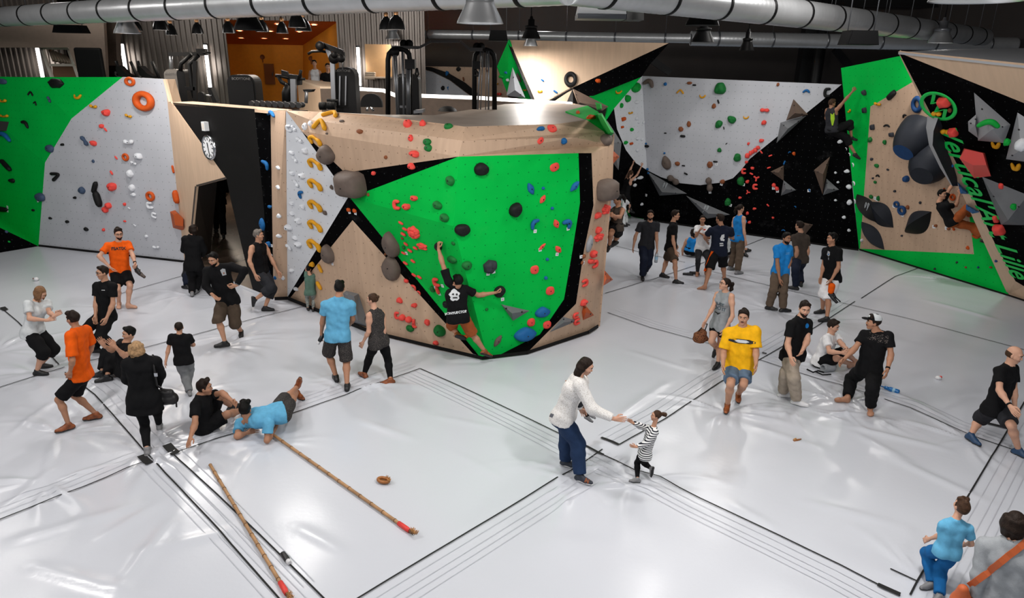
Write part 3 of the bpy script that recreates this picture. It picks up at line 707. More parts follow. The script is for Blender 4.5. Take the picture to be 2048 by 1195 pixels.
# ellipticals at the left
for i, (dx, lab) in enumerate([(0, 'leftmost black elliptical trainer with raised handles behind the green and grey wall'), (43, 'second black elliptical trainer with raised handles, left of the pulley machine')]):
    tr = empty('elliptical_trainer', gy(245 + dx, 155, 20.8), lab, 'gym machine', 'elliptical trainers')
    w_ = lambda x, y, Y=20.6: gy(x + dx, y, Y)
    m_ = MB(); m_.slab([w_(231, 133), (w_(237, 132)), w_(250, 146), w_(262, 153), w_(258, 165), w_(244, 165), w_(232, 142)], .3, Vector((0, 1, 0))); world(tr, m_, 'console', BLK)
    m_ = MB(); m_.tube([w_(232, 122, 20.8), w_(238, 138, 20.8), w_(246, 158, 20.8)], .045, 8); world(tr, m_, 'handle', BLK)
    m_ = MB(); m_.tube([w_(261, 123, 20.3), w_(268, 138, 20.3), w_(276, 158, 20.3)], .045, 8); world(tr, m_, 'handle', BLK)
    world(tr, MB().bar(w_(250, 160), Vector((w_(250, 160).x, 20.6, ZM)), .3), 'base', BLK)
    m_ = MB(); m_.tube([w_(233, 144), w_(230, 148), w_(233, 153), w_(240, 155)], .035, 8); world(tr, m_, 'grip', BLK)
# exercise bike
bk_ = empty('exercise_bike', gy(590, 205, 18.6), 'black upright exercise bike in front of the orange opening', 'exercise bike')
B_k = lambda x, y, Y=18.6: gy(x, y, Y)
m_ = MB(); world(bk_, MB().slab([B_k(562, 140), B_k(574, 143), B_k(577, 152), B_k(563, 150)], .1, Vector((0, 1, 0))), 'display', BLK); m_.slab([B_k(574, 148), B_k(600, 151), B_k(600, 170), B_k(576, 172)], .2, Vector((0, 1, 0))); world(bk_, m_, 'console', BLK)
for pl, r in (([B_k(551, 151), B_k(562, 152), B_k(578, 156)], .04), ([B_k(556, 152), B_k(563, 164), B_k(577, 171)], .05), ([B_k(597, 160), B_k(601, 146), B_k(602, 140)], .04), ([B_k(598, 158), B_k(610, 158)], .03)): world(bk_, MB().tube(pl, r, 8), 'handlebar', BLK)
m_ = MB(); m_.tube([B_k(580, 170), B_k(573, 186), B_k(574, 205)], .12, 10); world(bk_, m_, 'frame', BLK)
m_ = MB(); m_.bar(B_k(587, 158, 18.5), B_k(588, 208, 18.5), .13); m_.tube([B_k(613, 183), B_k(612, 206)], .045, 8); world(bk_, m_, 'post', STEELG)
m_ = MB(); m_.slab([B_k(605, 179), B_k(625, 179), B_k(622, 184), B_k(609, 185)], .3, Vector((0, 1, 0))); world(bk_, m_, 'saddle', BLKS)
# lat pulldown
lp = empty('pulldown_machine', gy(675, 210, 17.3), 'black cable pulldown machine with weight tower beside the counter', 'gym machine')
L_ = lambda x, y, Y=17.3: gy(x, y, Y)
rounded_tower(lp, 667, 134, 709, 17.4, 'weight_cover', BLK, .45, .2); brand(lp, 684, 141.5, 17.36, .075)
for x in (680, 692): world(lp, MB().bar(gy(x, 152, 17.36), gy(x - 1, 210, 17.36), .03), 'guide_rod', STEELG)
m_ = MB(); m_.bar(L_(637, 87), L_(685, 105), .12); m_.bar(L_(637, 87), L_(640, 96), .12); m_.bar(L_(685, 104), L_(686, 115), .1); world(lp, m_, 'boom', BLK)
m_ = MB(); m_.bar(L_(655, 97), L_(665, 122), .10); m_.bar(L_(665, 122), L_(668, 212), .10); world(lp, m_, 'mast', STEELG)
m_ = MB(); m_.tube([L_(616, 108), L_(624, 103), L_(643, 102), L_(652, 104)], .03, 8); world(lp, m_, 'pull_bar', BLK)
for (x, y, r) in [(640, 92, .10), (668, 117, .12), (682, 117, .09), (669, 110, .08)]:
    world(lp, MB().lathe([(0, -.04), (r, -.04), (r, .04), (0, .04)], 16, Matrix.Translation(L_(x, y, 17.15)) @ Matrix.Rotation(math.pi / 2, 4, 'X')), 'pulley', BLK)
world(lp, MB().tube([L_(685, 118, 17.2), L_(685, 140, 17.2)], .012, 6), 'cable', STEELG)
m_ = MB(); m_.tube([L_(654, 200, 17.0), L_(676, 202, 17.0)], .035, 8); m_.tube([L_(664, 204, 16.9), L_(664, 214, 16.9)], .05, 8); world(lp, m_, 'knee_bar', BLK)
m_ = MB(); m_.tube([L_(639, 212, 16.9), L_(652, 212, 16.9)], .09, 12); m_.tube([L_(655, 211, 16.8), L_(670, 211, 16.8)], .09, 12); world(lp, m_, 'roller_pad', BLKS)
# curved pad
cp = empty('curved_bench', gy(742, 214, 16.9), 'black curved bench back in front of the dark parapet', 'gym bench')
rounded_tower(cp, 720, 187, 763, 16.9, 'backrest', BLKS, .12, .3, ZM + .72)
m_ = MB(); m_.tube([gy(735, 214, 16.8), gy(734, 222, 16.8)], .03, 8); m_.tube([gy(742, 214, 16.8), gy(747, 222, 16.8)], .03, 8); world(cp, m_, 'support', CHROME)
# dumbbells on a low rack along the ledge
DB = mat('dumbbell_black', (24, 24, 26), .35)
rk = empty('dumbbell_rack', gy(560, 214, 16.9), 'low dark rack holding the row of dumbbells behind the ledge', 'rack')
a, b = gy(500, 211.5, 16.95), gy(606, 216, 16.6)
world(rk, MB().bar(a + Vector((0, .1, -.10)), b + Vector((0, .1, -.10)), .30, .06), 'shelf', BLK)
for q in (a, b): world(rk, MB().bar(q + Vector((0, .1, -.1)), Vector((q.x, q.y + .1, ZM)), .08), 'upright', BLK)
ORD = ['first', 'second', 'third', 'fourth', 'fifth', 'sixth', 'seventh', 'eighth', 'ninth', 'tenth', 'eleventh', 'twelfth', 'thirteenth', 'fourteenth', 'fifteenth', 'sixteenth', 'seventeenth', 'eighteenth', 'nineteenth', 'twentieth']
proto_db = None
for k in range(9):
    p = a.lerp(b, (k + .5) / 9); p.z += .06
    if k == 0:
        d0 = empty('dumbbell', p, None, 'dumbbell', 'dumbbells on the rack')
        MB().tube([(0, -.05, 0), (0, .25, 0)], .018, 8).build('bar', CHROME, d0)
        for s in (-.05, .20): MB().tube([(0, s - .04, 0), (0, s + .04, 0)], .062, 14).build('weight', DB, d0)
        proto_db = d0
    else:
        d0 = proto_db.copy(); COL.objects.link(d0); d0.location = p
        for ch in proto_db.children: c_ = ch.copy(); COL.objects.link(c_); c_.parent = d0
    d0['label'] = 'small black dumbbell, %s from the left in the rack' % ORD[k]
# cable crossover: two arches and the joining bar
cx = empty('cable_machine', gy(860, 228, 15.6), 'black cable crossover machine with two arched towers and a joining bar', 'gym machine')
X_ = lambda x, y, Y=15.6: gy(x, y, Y)
def arch(x0, x1, ytop, yb, Y):
    P = [X_(x0, yb, Y)] + [X_(x0, ytop + 22, Y), X_(x0 + 2, ytop + 10, Y), X_(x0 + 8, ytop + 3, Y), X_(x0 + 16, ytop, Y), X_(x1 - 16, ytop, Y), X_(x1 - 8, ytop + 3, Y), X_(x1 - 2, ytop + 10, Y), X_(x1, ytop + 22, Y), X_(x1, yb, Y)]
    return MB().tube(P, .055, 8)
world(cx, arch(776, 820, 98, 240, 15.6), 'tower_frame', BLK); world(cx, arch(949, 989, 100, 228, 15.9), 'tower_frame', BLK)
m_ = MB(); m_.bar(X_(784, 94.5), X_(838, 95), .06); m_.bar(X_(838, 95.5), X_(862, 83), .05); m_.bar(X_(862, 83), X_(921, 83), .05); m_.bar(X_(921, 83), X_(940, 99), .05); m_.bar(X_(940, 99), X_(965, 99), .07); world(cx, m_, 'joining_bar', mat('gunmetal', (58, 56, 56), .4, metal=.5))
for (x, y, r, Y) in [(789, 104, .1, 15.5), (808, 88, .09, 15.7), (818, 88, .09, 15.7), (954, 94, .09, 15.8), (962, 94, .09, 15.8)]:
    world(cx, MB().lathe([(0, -.03), (r, -.03), (r, .03), (0, .03)], 16, Matrix.Translation(gy(x, y, Y)) @ Matrix.Rotation(math.pi / 2, 4, 'X')), 'pulley', BLK)
for (x0, y0, x1, y1, Y, r) in [(788, 110, 794, 232, 15.4, .02), (792, 110, 797, 232, 15.4, .02), (805, 103, 808, 232, 15.4, .025), (816, 135, 817, 228, 15.5, .05), (961, 102, 955, 222, 15.8, .02), (966, 102, 961, 222, 15.8, .012), (973, 102, 971, 222, 15.8, .012), (977, 102, 977, 220, 15.8, .02)]:
    world(cx, MB().tube([gy(x0, y0, Y), gy(x1, y1, Y)], r, 8), 'guide_rod', STEELG)
for (x0, y0, x1, y1, Y) in [(811, 118, 831, 138, 15.45), (946, 122, 961, 138, 15.7)]:
    a, b = gy(x0, y0, Y), gy(x1, y1, Y); world(cx, MB().box(((a.x + b.x) / 2, Y, (a.z + b.z) / 2), (b.x - a.x, .2, a.z - b.z)), 'carriage', BLK)
for (pl, Y) in (([(834, 136), (831, 148), (834, 154), (837, 148), (834, 136)], 15.3), ([(951, 140), (956, 145), (956, 152), (949, 151)], 15.5)): world(cx, MB().tube([gy(x, y, Y) for x, y in pl], .02, 8), 'grip', BLK)
world(cx, MB().slab([X_(827, 221, 15.2), X_(846, 219, 15.2), X_(846, 225, 15.2), X_(827, 227, 15.2)], .35, Vector((0, 1, 0))), 'foot_plate', STEELG)
m3 = empty('weight_tower', gy(815, 228, 16.6), 'black weight stack tower standing behind the left cable arch', 'gym machine')
rounded_tower(m3, 789, 147, 837, 16.6, 'shroud', BLK, .45, .16); brand(m3, 806, 152.5, 16.56, .06)
m_ = MB(); m_.bar(gy(800, 213, 16.4), gy(816, 214, 16.4), .05); world(m3, m_, 'lever', STEELG)
sd = tag(MB().lathe([(0, .12), (.10, .11), (.2, .06), (.24, 0)], 16, Matrix.Translation(gy(895, 222, 17.5))).build('medicine_ball', BLKS), 'small black rounded pad edge peeping over the boulder roof', 'gym pad')

# lamps ----------------------------------------------------------------
ALU = mat('spun_aluminium', (196, 198, 200), .3, metal=.85); GLOW = mat('lamp_glow', (255, 250, 242), .4, emit=9.0)
def high_bay(px, py, Y, lab, dark=False, r=.27, power=LAMP_POWER):
    """bottom rim of the reflector at the picture point"""
    p = gy(px, py, Y); o = empty('high_bay_lamp', p, lab, 'hanging lamp', 'high bay lamps')
    sh = BLK if dark else ALU
    MB().lathe([(r, 0), (r * .93, .05), (r * .62, .21), (r * .60, .25), (r * .57, .25), (r * .60, .19), (r * .9, .045), (r * .96, .004)], 28).build('reflector', sh, o)
    MB().lathe([(0, .05), (r * .85, .05)], 28).build('diffuser', GLOW, o)
    MB().lathe([(r * .58, .25), (r * .66, .27), (r * .66, .31), (r * .34, .33), (r * .34, .47), (.05, .48), (.03, .55), (0, .55)], 20).build('heat_sink', STEELG if not dark else BLK, o)
    MB().tube([(0, 0, .5), (0, 0, 8.6 - p.z)], .012, 6).build('cable', BLK, o)
    lamp_light('lamp_light', (0, 0, -.03), power, r * .8, parent=o)
    return o
high_bay(960, 47, 8.6, 'large aluminium high bay lamp hanging over the boulder, top centre')
high_bay(1953, 2, 5.2, 'largest and closest high bay lamp, white disc at the top right corner', False, .30, 150)
high_bay(1404, 51, 12.0, 'black shaded high bay lamp under the big duct', True, .27, 40)
high_bay(1405, 84, 17.5, 'smaller dark high bay lamp in front of the thin duct', True, .27, 40)
high_bay(1062, 77, 19.6, 'upper of two small lamps hanging before the high birch panel', True, .25, 130)
high_bay(1061, 92, 20.8, 'lower of two small lamps hanging before the high birch panel', False, .2, 60)
high_bay(786, 78, 25.3, 'small aluminium lamp by the end of the thin duct', False, .25, 30)
high_bay(255, 67, 15.8, 'aluminium high bay lamp above the grey panel of the left wall', False)
high_bay(498, 60, 13.6, 'dark rimmed high bay lamp above the orange opening', True)
high_bay(1493, 101, 20.0, 'black lamp below the thin duct above the back grey panel', True, .2, 40)
high_bay(1880, 86, 17.0, 'white lamp half hidden behind the big duct at right', False, .27, 60)
BELL = mat('black_enamel', (17, 17, 18), .3)
for (px, py, Y, r, lab) in [(266, 62, 18.5, .24, 'black bell pendant half behind the aluminium lamp'), (322, 60, 18.3, .19, 'black bell pendant under the duct left of the corrugated wall middle'), (343, 70, 20.5, .16, 'smaller black bell pendant just right of the duct end pendant'),
                            (396, 67.5, 20.5, .16, 'black bell pendant alone before the corrugated steel'), (458, 66, 20.0, .18, 'black bell pendant at the left edge of the orange opening'), (525, 63.5, 20.0, .18, 'black bell pendant behind the dark rimmed lamp'),
                            (565, 66.5, 20.0, .16, 'smallest black bell pendant in the middle of the orange opening'), (595, 55, 16.5, .20, 'biggest black bell pendant before the orange ceiling'), (607, 62, 17.5, .19, 'black bell pendant tucked behind the biggest bell'),
                            (773, 59.5, 18.0, .18, 'left black bell pendant of the pair above the cable machine'), (793, 59, 16.5, .20, 'right black bell pendant of the pair above the cable machine')]:
    p = gy(px, py, Y); o = empty('bell_pendant', p, lab, 'pendant lamp', 'black bell pendants'); lamp_light('bell_light', (0, 0, .05), 45, r * .6, (1.0, .9, .78), o)
    MB().lathe([(r, 0), (r * .97, .03), (r * .86, .12), (r * .62, .22), (r * .3, .28), (.05, .30), (.05, .28), (r * .55, .2), (r * .9, .03), (r * .96, .0)], 24).build('shade', BELL, o)
    MB().lathe([(.05, .29), (.055, .36), (.03, .40), (0, .40)], 14).build('socket', mat('brass', (176, 130, 90), .35, metal=.8), o)
    MB().tube([(0, 0, .38), (0, 0, 8.6 - p.z)], .010, 6).build('cable', BLK, o)
# ducts ----------------------------------------------------------------
def duct(name, P, rad, lab, rings, hang=None):
    P = [Vector(p) for p in P]; o = empty(name, P[0], lab, 'air duct'); rads = rad
    for a, b, rad in zip(P[:-1], P[1:], rads):
        m_ = MB()
        d = b - a; n = max(2, int(d.length / .045)); pts = []; rr = []
        for k in range(n + 1): pts.append(a + d * (k / n)); rr.append(rad * (1.0 + (.012 if k % 3 == 0 else 0)))
        m_.tube(pts, rr, 28); world(o, m_, 'pipe', GALV)
    for a, b, rad in zip(P[:-1], P[1:], rads):
        d = (b - a); n = int(d.length / rings)
        for k in range(n):
            c = a + d * ((k + .5) / n); u = d.normalized()
            q_ = MB(); q_.tube([c - u * .035, c - u * .03, c + u * .03, c + u * .035], [rad * 1.0, rad * 1.045, rad * 1.045, rad * 1.0], 28); world(o, q_, 'collar', BLK if hang != 'alu' else STEELG)
            q_ = MB(); s_ = Vector((-u.y, u.x, 0)) * rad * 1.0
            q_.tube([c + Vector((0, 0, rad)), Vector((c.x, c.y, 8.6))], .008, 6); world(o, q_, 'hanger', STEELG)
    return o
duct('air_duct', [(-17.5, 21.9, 6.0), (0.6, 8.9, 6.0), (13.2, 20.9, 6.0)], [.225, .225], 'big spiral steel duct with black collars, across the top of the hall', 1.25)
duct('air_duct', [(-5.7, 27.5, 6.06), (5.9, 25.0, 5.98), (16.9, 25.0, 5.95)], [.155, .235], 'thin spiral steel duct over the high birch panel and the back wall', 1.6, 'alu')
# air conditioner, speakers
ac = empty('air_conditioner', gy(1220, 30, 12.0), 'white and grey ceiling air conditioner beside the big duct', 'air conditioner')
a, b = gy(1156, 30, 12.0), gy(1253, 30, 12.0); t_ = gy(1200, -8, 12.0).z; u_ = gy(1200, 38, 12.0).z
world(ac, MB().slab([Vector((a.x, 12, u_ + .08)), Vector((b.x, 12, u_ + .08)), Vector((b.x - .02, 12.15, t_)), Vector((a.x + .06, 12.15, t_))], .5, Vector((0, 1, 0))), 'front_cover', mat('white_plastic', (222, 224, 226), .4))
world(ac, MB().box(((a.x + b.x) / 2, 12.3, u_ + .04), (b.x - a.x, .6, .07)), 'grille', STEELG)
world(ac, MB().slab([Vector((b.x + .01, 12.02, u_)), gy(1288, 40, 12.5), gy(1288, 8, 12.5), Vector((b.x + .01, 12.02, t_))], .5, Vector((0, 1, 0))), 'side_casing', mat('dark_plastic', (44, 44, 45), .5))
for x in (1165, 1250): world(ac, MB().tube([gy(x, -5, 12.3), gy(x, -5, 12.3) + Vector((0, 0, 2.2))], .012, 6), 'hanger', STEELG)
for (x0, y0, x1, y1, Y, lab) in [(977, 60, 1016, 82, 18.0, 'black loudspeaker hanging at the end of the thin duct'), (1697, 60, 1758, 90, 12.6, 'large black loudspeaker hanging under the big duct at right'), (101, 49, 166, 66, 18.4, 'flat black loudspeaker under the big duct at left')]:
    a, b = gy(x0, y0, Y), gy(x1, y1, Y); o = empty('loudspeaker', (a + b) / 2, lab, 'loudspeaker', 'hanging loudspeakers')
    w_ = b.x - a.x; h_ = a.z - b.z
    mb = MB(); F4 = [Vector((a.x + w_ * .1, Y, a.z)), Vector((b.x - w_ * .1, Y, a.z)), Vector((b.x, Y, b.z)), Vector((a.x, Y, b.z))]
    mb.slab(F4, .35, Vector((0, 1, 0))); world(o, mb, 'cabinet', BLK)
    world(o, MB().slab([p_.lerp((a + b) / 2, .1) + Vector((0, -.012, 0)) for p_ in F4], .01, Vector((0, 1, 0))), 'grille', BLKS)
    m_ = MB()
    for q in (F4[0], F4[1]): m_.tube([q + Vector((0, .15, 0)), Vector((q.x, q.y + .15, 8.6))], .010, 6)
    world(o, m_, 'hanger', STEELG)
# clock and box on the black wall
pc = on_plane(419.5, 295, *PB_); Mc = facing(pc, PB_[1])
ck = empty('wall_clock', pc, 'round white wall clock with black hands on the black entry wall', 'clock')
world(ck, MB().lathe([(0, .02), (.235, .02), (.25, .05), (.275, .05), (.285, 0)], 36, Mc), 'rim', CHROME)
world(ck, MB().lathe([(0, .035), (.238, .035)], 36, Mc), 'dial', mat('dial_white', (232, 233, 235), .4))
m_ = MB()
for h in range(12):
    t = math.pi * h / 6; m_.box(Mc @ Vector((.195 * math.sin(t), .195 * math.cos(t), .04)), (.02, .055, .006), (Mc @ Matrix.Rotation(-t, 4, 'Z')).to_3x3())
world(ck, m_, 'hour_mark', BLK)
m_ = MB()
for t, l_, w_ in ((2.95, .19, .018), (-.15, .12, .024)): m_.box(Mc @ Vector((l_ / 2 * math.sin(t), l_ / 2 * math.cos(t), .045)), (w_, l_, .006), (Mc @ Matrix.Rotation(-t, 4, 'Z')).to_3x3())
world(ck, m_, 'hand', BLK)
pb2 = on_plane(414.5, 252, *PB_); Mb = facing(pb2, PB_[1])
wb2 = empty('wall_box', pb2, 'small white control box above the clock on the black wall', 'control box')
world(wb2, MB().box(Mb @ Vector((0, 0, .05)), (.15, .20, .1), Mb.to_3x3()), 'housing', mat('box_white', (214, 216, 218), .4)); world(wb2, MB().box(Mb @ Vector((0, 0, .102)), (.10, .14, .006), Mb.to_3x3()), 'faceplate', FRM)

# ------------------------------------------------------------------ climbing holds
bpy.context.view_layer.update()
_V, _F, _PN = [], [], []
for ph, pts in SHEETS:
    for tri in tessellate(pts):
        i = len(_V); _V += tri; _F.append((i, i + 1, i + 2)); _PN.append(ph)
BVH = BVHTree.FromPolygons(_V, _F)
def hit(px, py):
    d = ray(px, py).normalized(); loc, n, i, _ = BVH.ray_cast(CC, d)
    if loc is None: return None
    if n.dot(d) > 0: n = -n
    return loc, n, _PN[i]
HC = {'red': (226, 74, 66), 'orange': (190, 78, 22), 'yellow': (206, 146, 24), 'blue': (22, 92, 150), 'navy': (24, 62, 108), 'slate': (58, 74, 98), 'white': (214, 217, 222), 'black': (16, 16, 17), 'green': (0, 150, 52), 'dark green': (18, 104, 44),
      'brown': (128, 74, 44), 'taupe': (96, 84, 77), 'grey': (140, 142, 146), 'charcoal': (46, 48, 54)}
HM = {k: mat('hold_' + k.replace(' ', '_'), v, .62, noise=.10, nscale=9, bump=.25, bscale=60, spec=.25) for k, v in HC.items()}
BOLT = mat('bolt_dark', (30, 28, 28), .4, metal=.4)
PAPER = mat('route_paper', (222, 224, 228), .7); INK = mat('route_ink', (70, 72, 78), .7)
def tube2d(mb, path, rad, w, h, flat=.75):
    P = [Vector((x * w, y * h, 0)) for x, y in path]
    rs = rad if isinstance(rad, list) else [rad] * len(P)
    # smooth the path
    pts, rr = [], []
    n = len(P)
    for i in range(n - 1):
        p0, p1, p2, p3 = P[max(i - 1, 0)], P[i], P[i + 1], P[min(i + 2, n - 1)]
        for k in range(5):
            t = k / 5
            pts.append(.5 * ((2 * p1) + (p2 - p0) * t + (2 * p0 - 5 * p1 + 4 * p2 - p3) * t * t + (3 * p1 - p0 - 3 * p2 + p3) * t ** 3)); rr.append(rs[i] * (1 - t) + rs[i + 1] * t)
    pts.append(P[-1]); rr.append(rs[-1])
    a = (pts[0] - pts[1]).normalized(); b = (pts[-1] - pts[-2]).normalized()
    pts = [pts[0] + a * rr[0] * .9, pts[0] + a * rr[0] * .55] + pts + [pts[-1] + b * rr[-1] * .55, pts[-1] + b * rr[-1] * .9]; rr = [rr[0] * .25, rr[0] * .8] + rr + [rr[-1] * .8, rr[-1] * .25]
    V0 = len(mb.v); mb.tube([p + Vector((0, 0, r * flat)) for p, r in zip(pts, rr)], rr, 12)
def dome(mb, w, h, d, rnd, lump=.08, pw=2.0, top=None, n=18, outline=None):
    V = []; Fc = []; ph = [rnd.uniform(0, 6.28) for _ in range(4)]
    rings = [(1.0, 0.0), (1.0, .25), (.93, .55), (.76, .82), (.45, .97)]
    for (r, z) in rings:
        for j in range(n):
            t = 2 * math.pi * j / n; c, s_ = math.cos(t), math.sin(t)
            if outline: ox, oy = outline(t)
            else:
                q = (abs(c) ** pw + abs(s_) ** pw) ** (-1 / pw); ox, oy = c * q, s_ * q
            k = 1 + lump * (math.sin(2 * t + ph[0]) + .7 * math.sin(3 * t + ph[1]) + .4 * math.sin(5 * t + ph[2]))
            ty = (top or 0) * (1 - r)
            V.append(Vector((ox * k * r * w / 2, oy * k * r * h / 2 + ty * h, z * d * (1 + lump * math.sin(3 * t + ph[3])))))
    V.append(Vector((0, (top or 0) * h, d * .99)))
    for a in range(len(rings) - 1):
        for j in range(n): Fc.append((a * n + j, a * n + (j + 1) % n, (a + 1) * n + (j + 1) % n, (a + 1) * n + j))
    m = (len(rings) - 1) * n
    for j in range(n): Fc.append((m + j, m + (j + 1) % n, len(V) - 1))
    mb.add(V, Fc, 0, True)
def almond(t):
    c, s_ = math.cos(t), math.sin(t); return (c, s_ * abs(s_) ** .35 * .95 * (1 - .25 * abs(c)))
def drop(t):
    c, s_ = math.cos(t), math.sin(t); return (c * (1 - .35 * max(0, s_)) , s_)
def rough_poly(sides, ph):
    def f(t):
        a = 2 * math.pi / sides; u = ((t + ph) % a) - a / 2; q = math.cos(a / 2) / math.cos(u); return (math.cos(t) * q * 1.08, math.sin(t) * q * 1.08)
    return f
def make_shape(kind, w, h, rnd):
    mb = MB(); m = min(w, h)
    if kind == 'dome': dome(mb, w, h, m * .5, rnd, .05)
    elif kind == 'ball': dome(mb, w, h, m * .75, rnd, .02)
    elif kind == 'knob': dome(mb, w, h, m * .6, rnd, .10, 2.4, .08)
    elif kind == 'jug':
        dome(mb, w, h, m * .7, rnd, .09, 2.6, .14)
    elif kind == 'crimp': dome(mb, w, h, m * .55, rnd, .06, 2.2, .1, outline=drop)
    elif kind == 'plate': dome(mb, w, h, m * .22, rnd, .03, 2.6)
    elif kind == 'leaf': dome(mb, w, h, m * .4, rnd, .02, outline=almond)
    elif kind == 'rock': dome(mb, w, h, m * .5, rnd, .05, outline=rough_poly(6, rnd.uniform(0, 1)), n=18)
    elif kind == 'block': dome(mb, w, h, m * .7, rnd, .03, 5.0)
    elif kind == 'wedge': dome(mb, w, h, m * .6, rnd, .02, 3.0, .2, outline=rough_poly(4, .6))
    elif kind == 'drop': dome(mb, w, h, m * .5, rnd, .03, outline=drop)
    elif kind == 'ring':
        V = []; Fc = []; n, k = 28, 10; R, r = .36, .15
        for i in range(n):
            t = 2 * math.pi * i / n
            for j in range(k):
                u = 2 * math.pi * j / k; q = R + r * math.cos(u); V.append(Vector((q * math.cos(t) * w, q * math.sin(t) * h, (r * math.sin(u) + r * .6) * m * 1.2)))
        for i in range(n):
            for j in range(k): Fc.append((i * k + j, ((i + 1) % n) * k + j, ((i + 1) % n) * k + (j + 1) % k, i * k + (j + 1) % k))
        mb.add(V, Fc, 0, True)
    elif kind == 'bone': tube2d(mb, [(-.36, .06), (0, -.14), (.36, .10)], [m * .34, m * .20, m * .36], w, h)
    elif kind == 'bar': tube2d(mb, [(-.36, 0), (0, 0), (.36, 0)], [m * .40, m * .42, m * .40], w, h)
    elif kind == 'bend': tube2d(mb, [(-.38, -.22), (-.12, .12), (.14, .14), (.38, -.2)], [m * .22, m * .28, m * .28, m * .22], w, h)
    elif kind == 'bean': tube2d(mb, [(-.30, 0), (0, 0), (.30, 0)], [m * .46, m * .30, m * .46], w, h)
    elif kind == 'cup': tube2d(mb, [(-.38, .34), (-.22, -.18), (.15, -.2), (.38, .3)], [m * .15, m * .24, m * .26, m * .24], w, h)
    elif kind == 'arch': tube2d(mb, [(-.28, -.18), (-.36, .16), (-.16, .30), (.08, .12), (.26, -.02), (.34, -.26)], [m * .15, m * .17, m * .15, m * .13, m * .18, m * .20], w, h)
    elif kind == 'vee': tube2d(mb, [(-.40, -.26), (-.10, .30), (.10, .28), (.38, -.30)], [m * .2, m * .18, m * .18, m * .22], w, h)
    elif kind == 'hook': tube2d(mb, [(.18, .34), (-.22, .28), (-.30, -.05), (-.15, -.32), (.28, -.30)], [m * .17, m * .2, m * .2, m * .2, m * .17], w, h)
    elif kind == 'ell': tube2d(mb, [(0, .38), (-.05, 0), (-.05, -.34), (.32, -.38)], [m * .28, m * .3, m * .3, m * .24], w, h)
    elif kind == 'star':
        for t in (.5, 2.6, 4.7): tube2d(mb, [(0, 0), (.2 * math.cos(t), .2 * math.sin(t)), (.36 * math.cos(t), .36 * math.sin(t))], [m * .14, m * .13, m * .15], w, h)
    elif kind == 'cluster':
        for k in range(5): t = 6.28 * k / 5 + .4; c = MB(); dome(c, w * .5, h * .5, m * .3, rnd, .12); mb.add([v_ + (0,) if False else Vector(v_) + Vector((.26 * w * math.cos(t), .26 * h * math.sin(t), 0)) for v_ in c.v], c.f, 0, True)
        dome(mb, w * .6, h * .6, m * .4, rnd, .1)
    return mb
WORD = {'dome': 'round', 'ball': 'ball shaped', 'knob': 'knobby', 'jug': 'lumpy', 'crimp': 'drop shaped', 'plate': 'flat', 'leaf': 'leaf shaped', 'rock': 'angular', 'block': 'boxy', 'wedge': 'wedge shaped', 'drop': 'tapering', 'ring': 'ring shaped', 'bone': 'bone shaped', 'bar': 'bar shaped',
        'bend': 'bent', 'bean': 'two-lobed', 'cup': 'cup shaped', 'arch': 'arched', 'vee': 'splayed', 'hook': 'hooked', 'ell': 'angled', 'star': 'three-armed', 'cluster': 'clustered'}
H = []
def hs(colour, kind, *rows):
    for r in rows: H.append((colour, kind) + tuple(r) + ((0,) if len(r) == 4 else ()))
# --- left wall
hs('slate', 'dome', (5, 163, 20, 11), (101, 297, 15, 15), (82, 394, 17, 17), (13, 463, 7, 6))
hs('yellow', 'bone', (7, 202, 16, 9), (9, 232, 21, 8), (188, 213, 15, 10, 8), (258, 232, 15, 10, 15))
hs('yellow', 'cup', (156, 194, 17, 10), (1236, 184, 14, 7))
hs('black', 'rock', (114, 167, 26, 20))
hs('black', 'vee', (62, 187, 11, 9), (71, 206, 10, 8, 20), (112, 351, 19, 28, 70))
hs('slate', 'bean', (100, 199, 15, 7, 50), (171, 281, 26, 12, 55))
hs('black', 'bend', (52, 247, 26, 14, 25))
hs('blue', 'bend', (10, 271, 40, 18, 12), (544, 227, 29, 15, 0), (533, 328, 29, 17, 52))
hs('black', 'bar', (15, 330, 36, 13, 28), (192, 374, 29, 14, -62), (199, 397, 29, 16, 80))
hs('black', 'knob', (25, 361, 10, 9), (5, 418, 22, 11), (67, 420, 5, 5), (125, 289, 8, 5), (150, 395, 7, 5), (101, 436, 6, 5), (135, 443, 7, 6), (173, 458, 9, 7))
hs('green', 'knob', (18, 483, 5, 4))
hs('orange', 'ring', (261, 163, 21, 19), (290, 202, 41, 41), (252, 314, 13, 16), (302, 392, 17, 20))
hs('red', 'jug', (214, 225, 13, 14), (204, 252, 9, 8), (188, 286, 12, 10), (226, 373, 15, 16), (218, 411, 11, 12), (212, 419, 11, 11), (250, 408, 5, 6), (250, 442, 5, 4), (208, 459, 5, 6))
hs('red', 'bar', (212, 259, 9, 6, 50), (233, 315, 9, 5, 50), (224, 345, 9, 6, 60))
hs('slate', 'drop', (165, 380, 12, 15), (187, 322, 5, 7))
hs('white', 'bone', (259, 284, 17, 13), (313, 494, 12, 8), (268, 326, 14, 9, 20))
hs('white', 'block', (278, 312, 13, 12))
hs('white', 'crimp', (261, 347, 13, 15), (265, 375, 12, 14), (267, 389, 10, 8), (293, 472, 7, 6))
hs('white', 'hook', (301, 410, 15, 15), (309, 430, 16, 14, 20))
hs('white', 'bar', (259, 416, 7, 4, 35), (270, 450, 7, 4, 35))
hs('orange', 'bar', (347, 338, 17, 5, 85), (356, 393, 21, 9, 82))
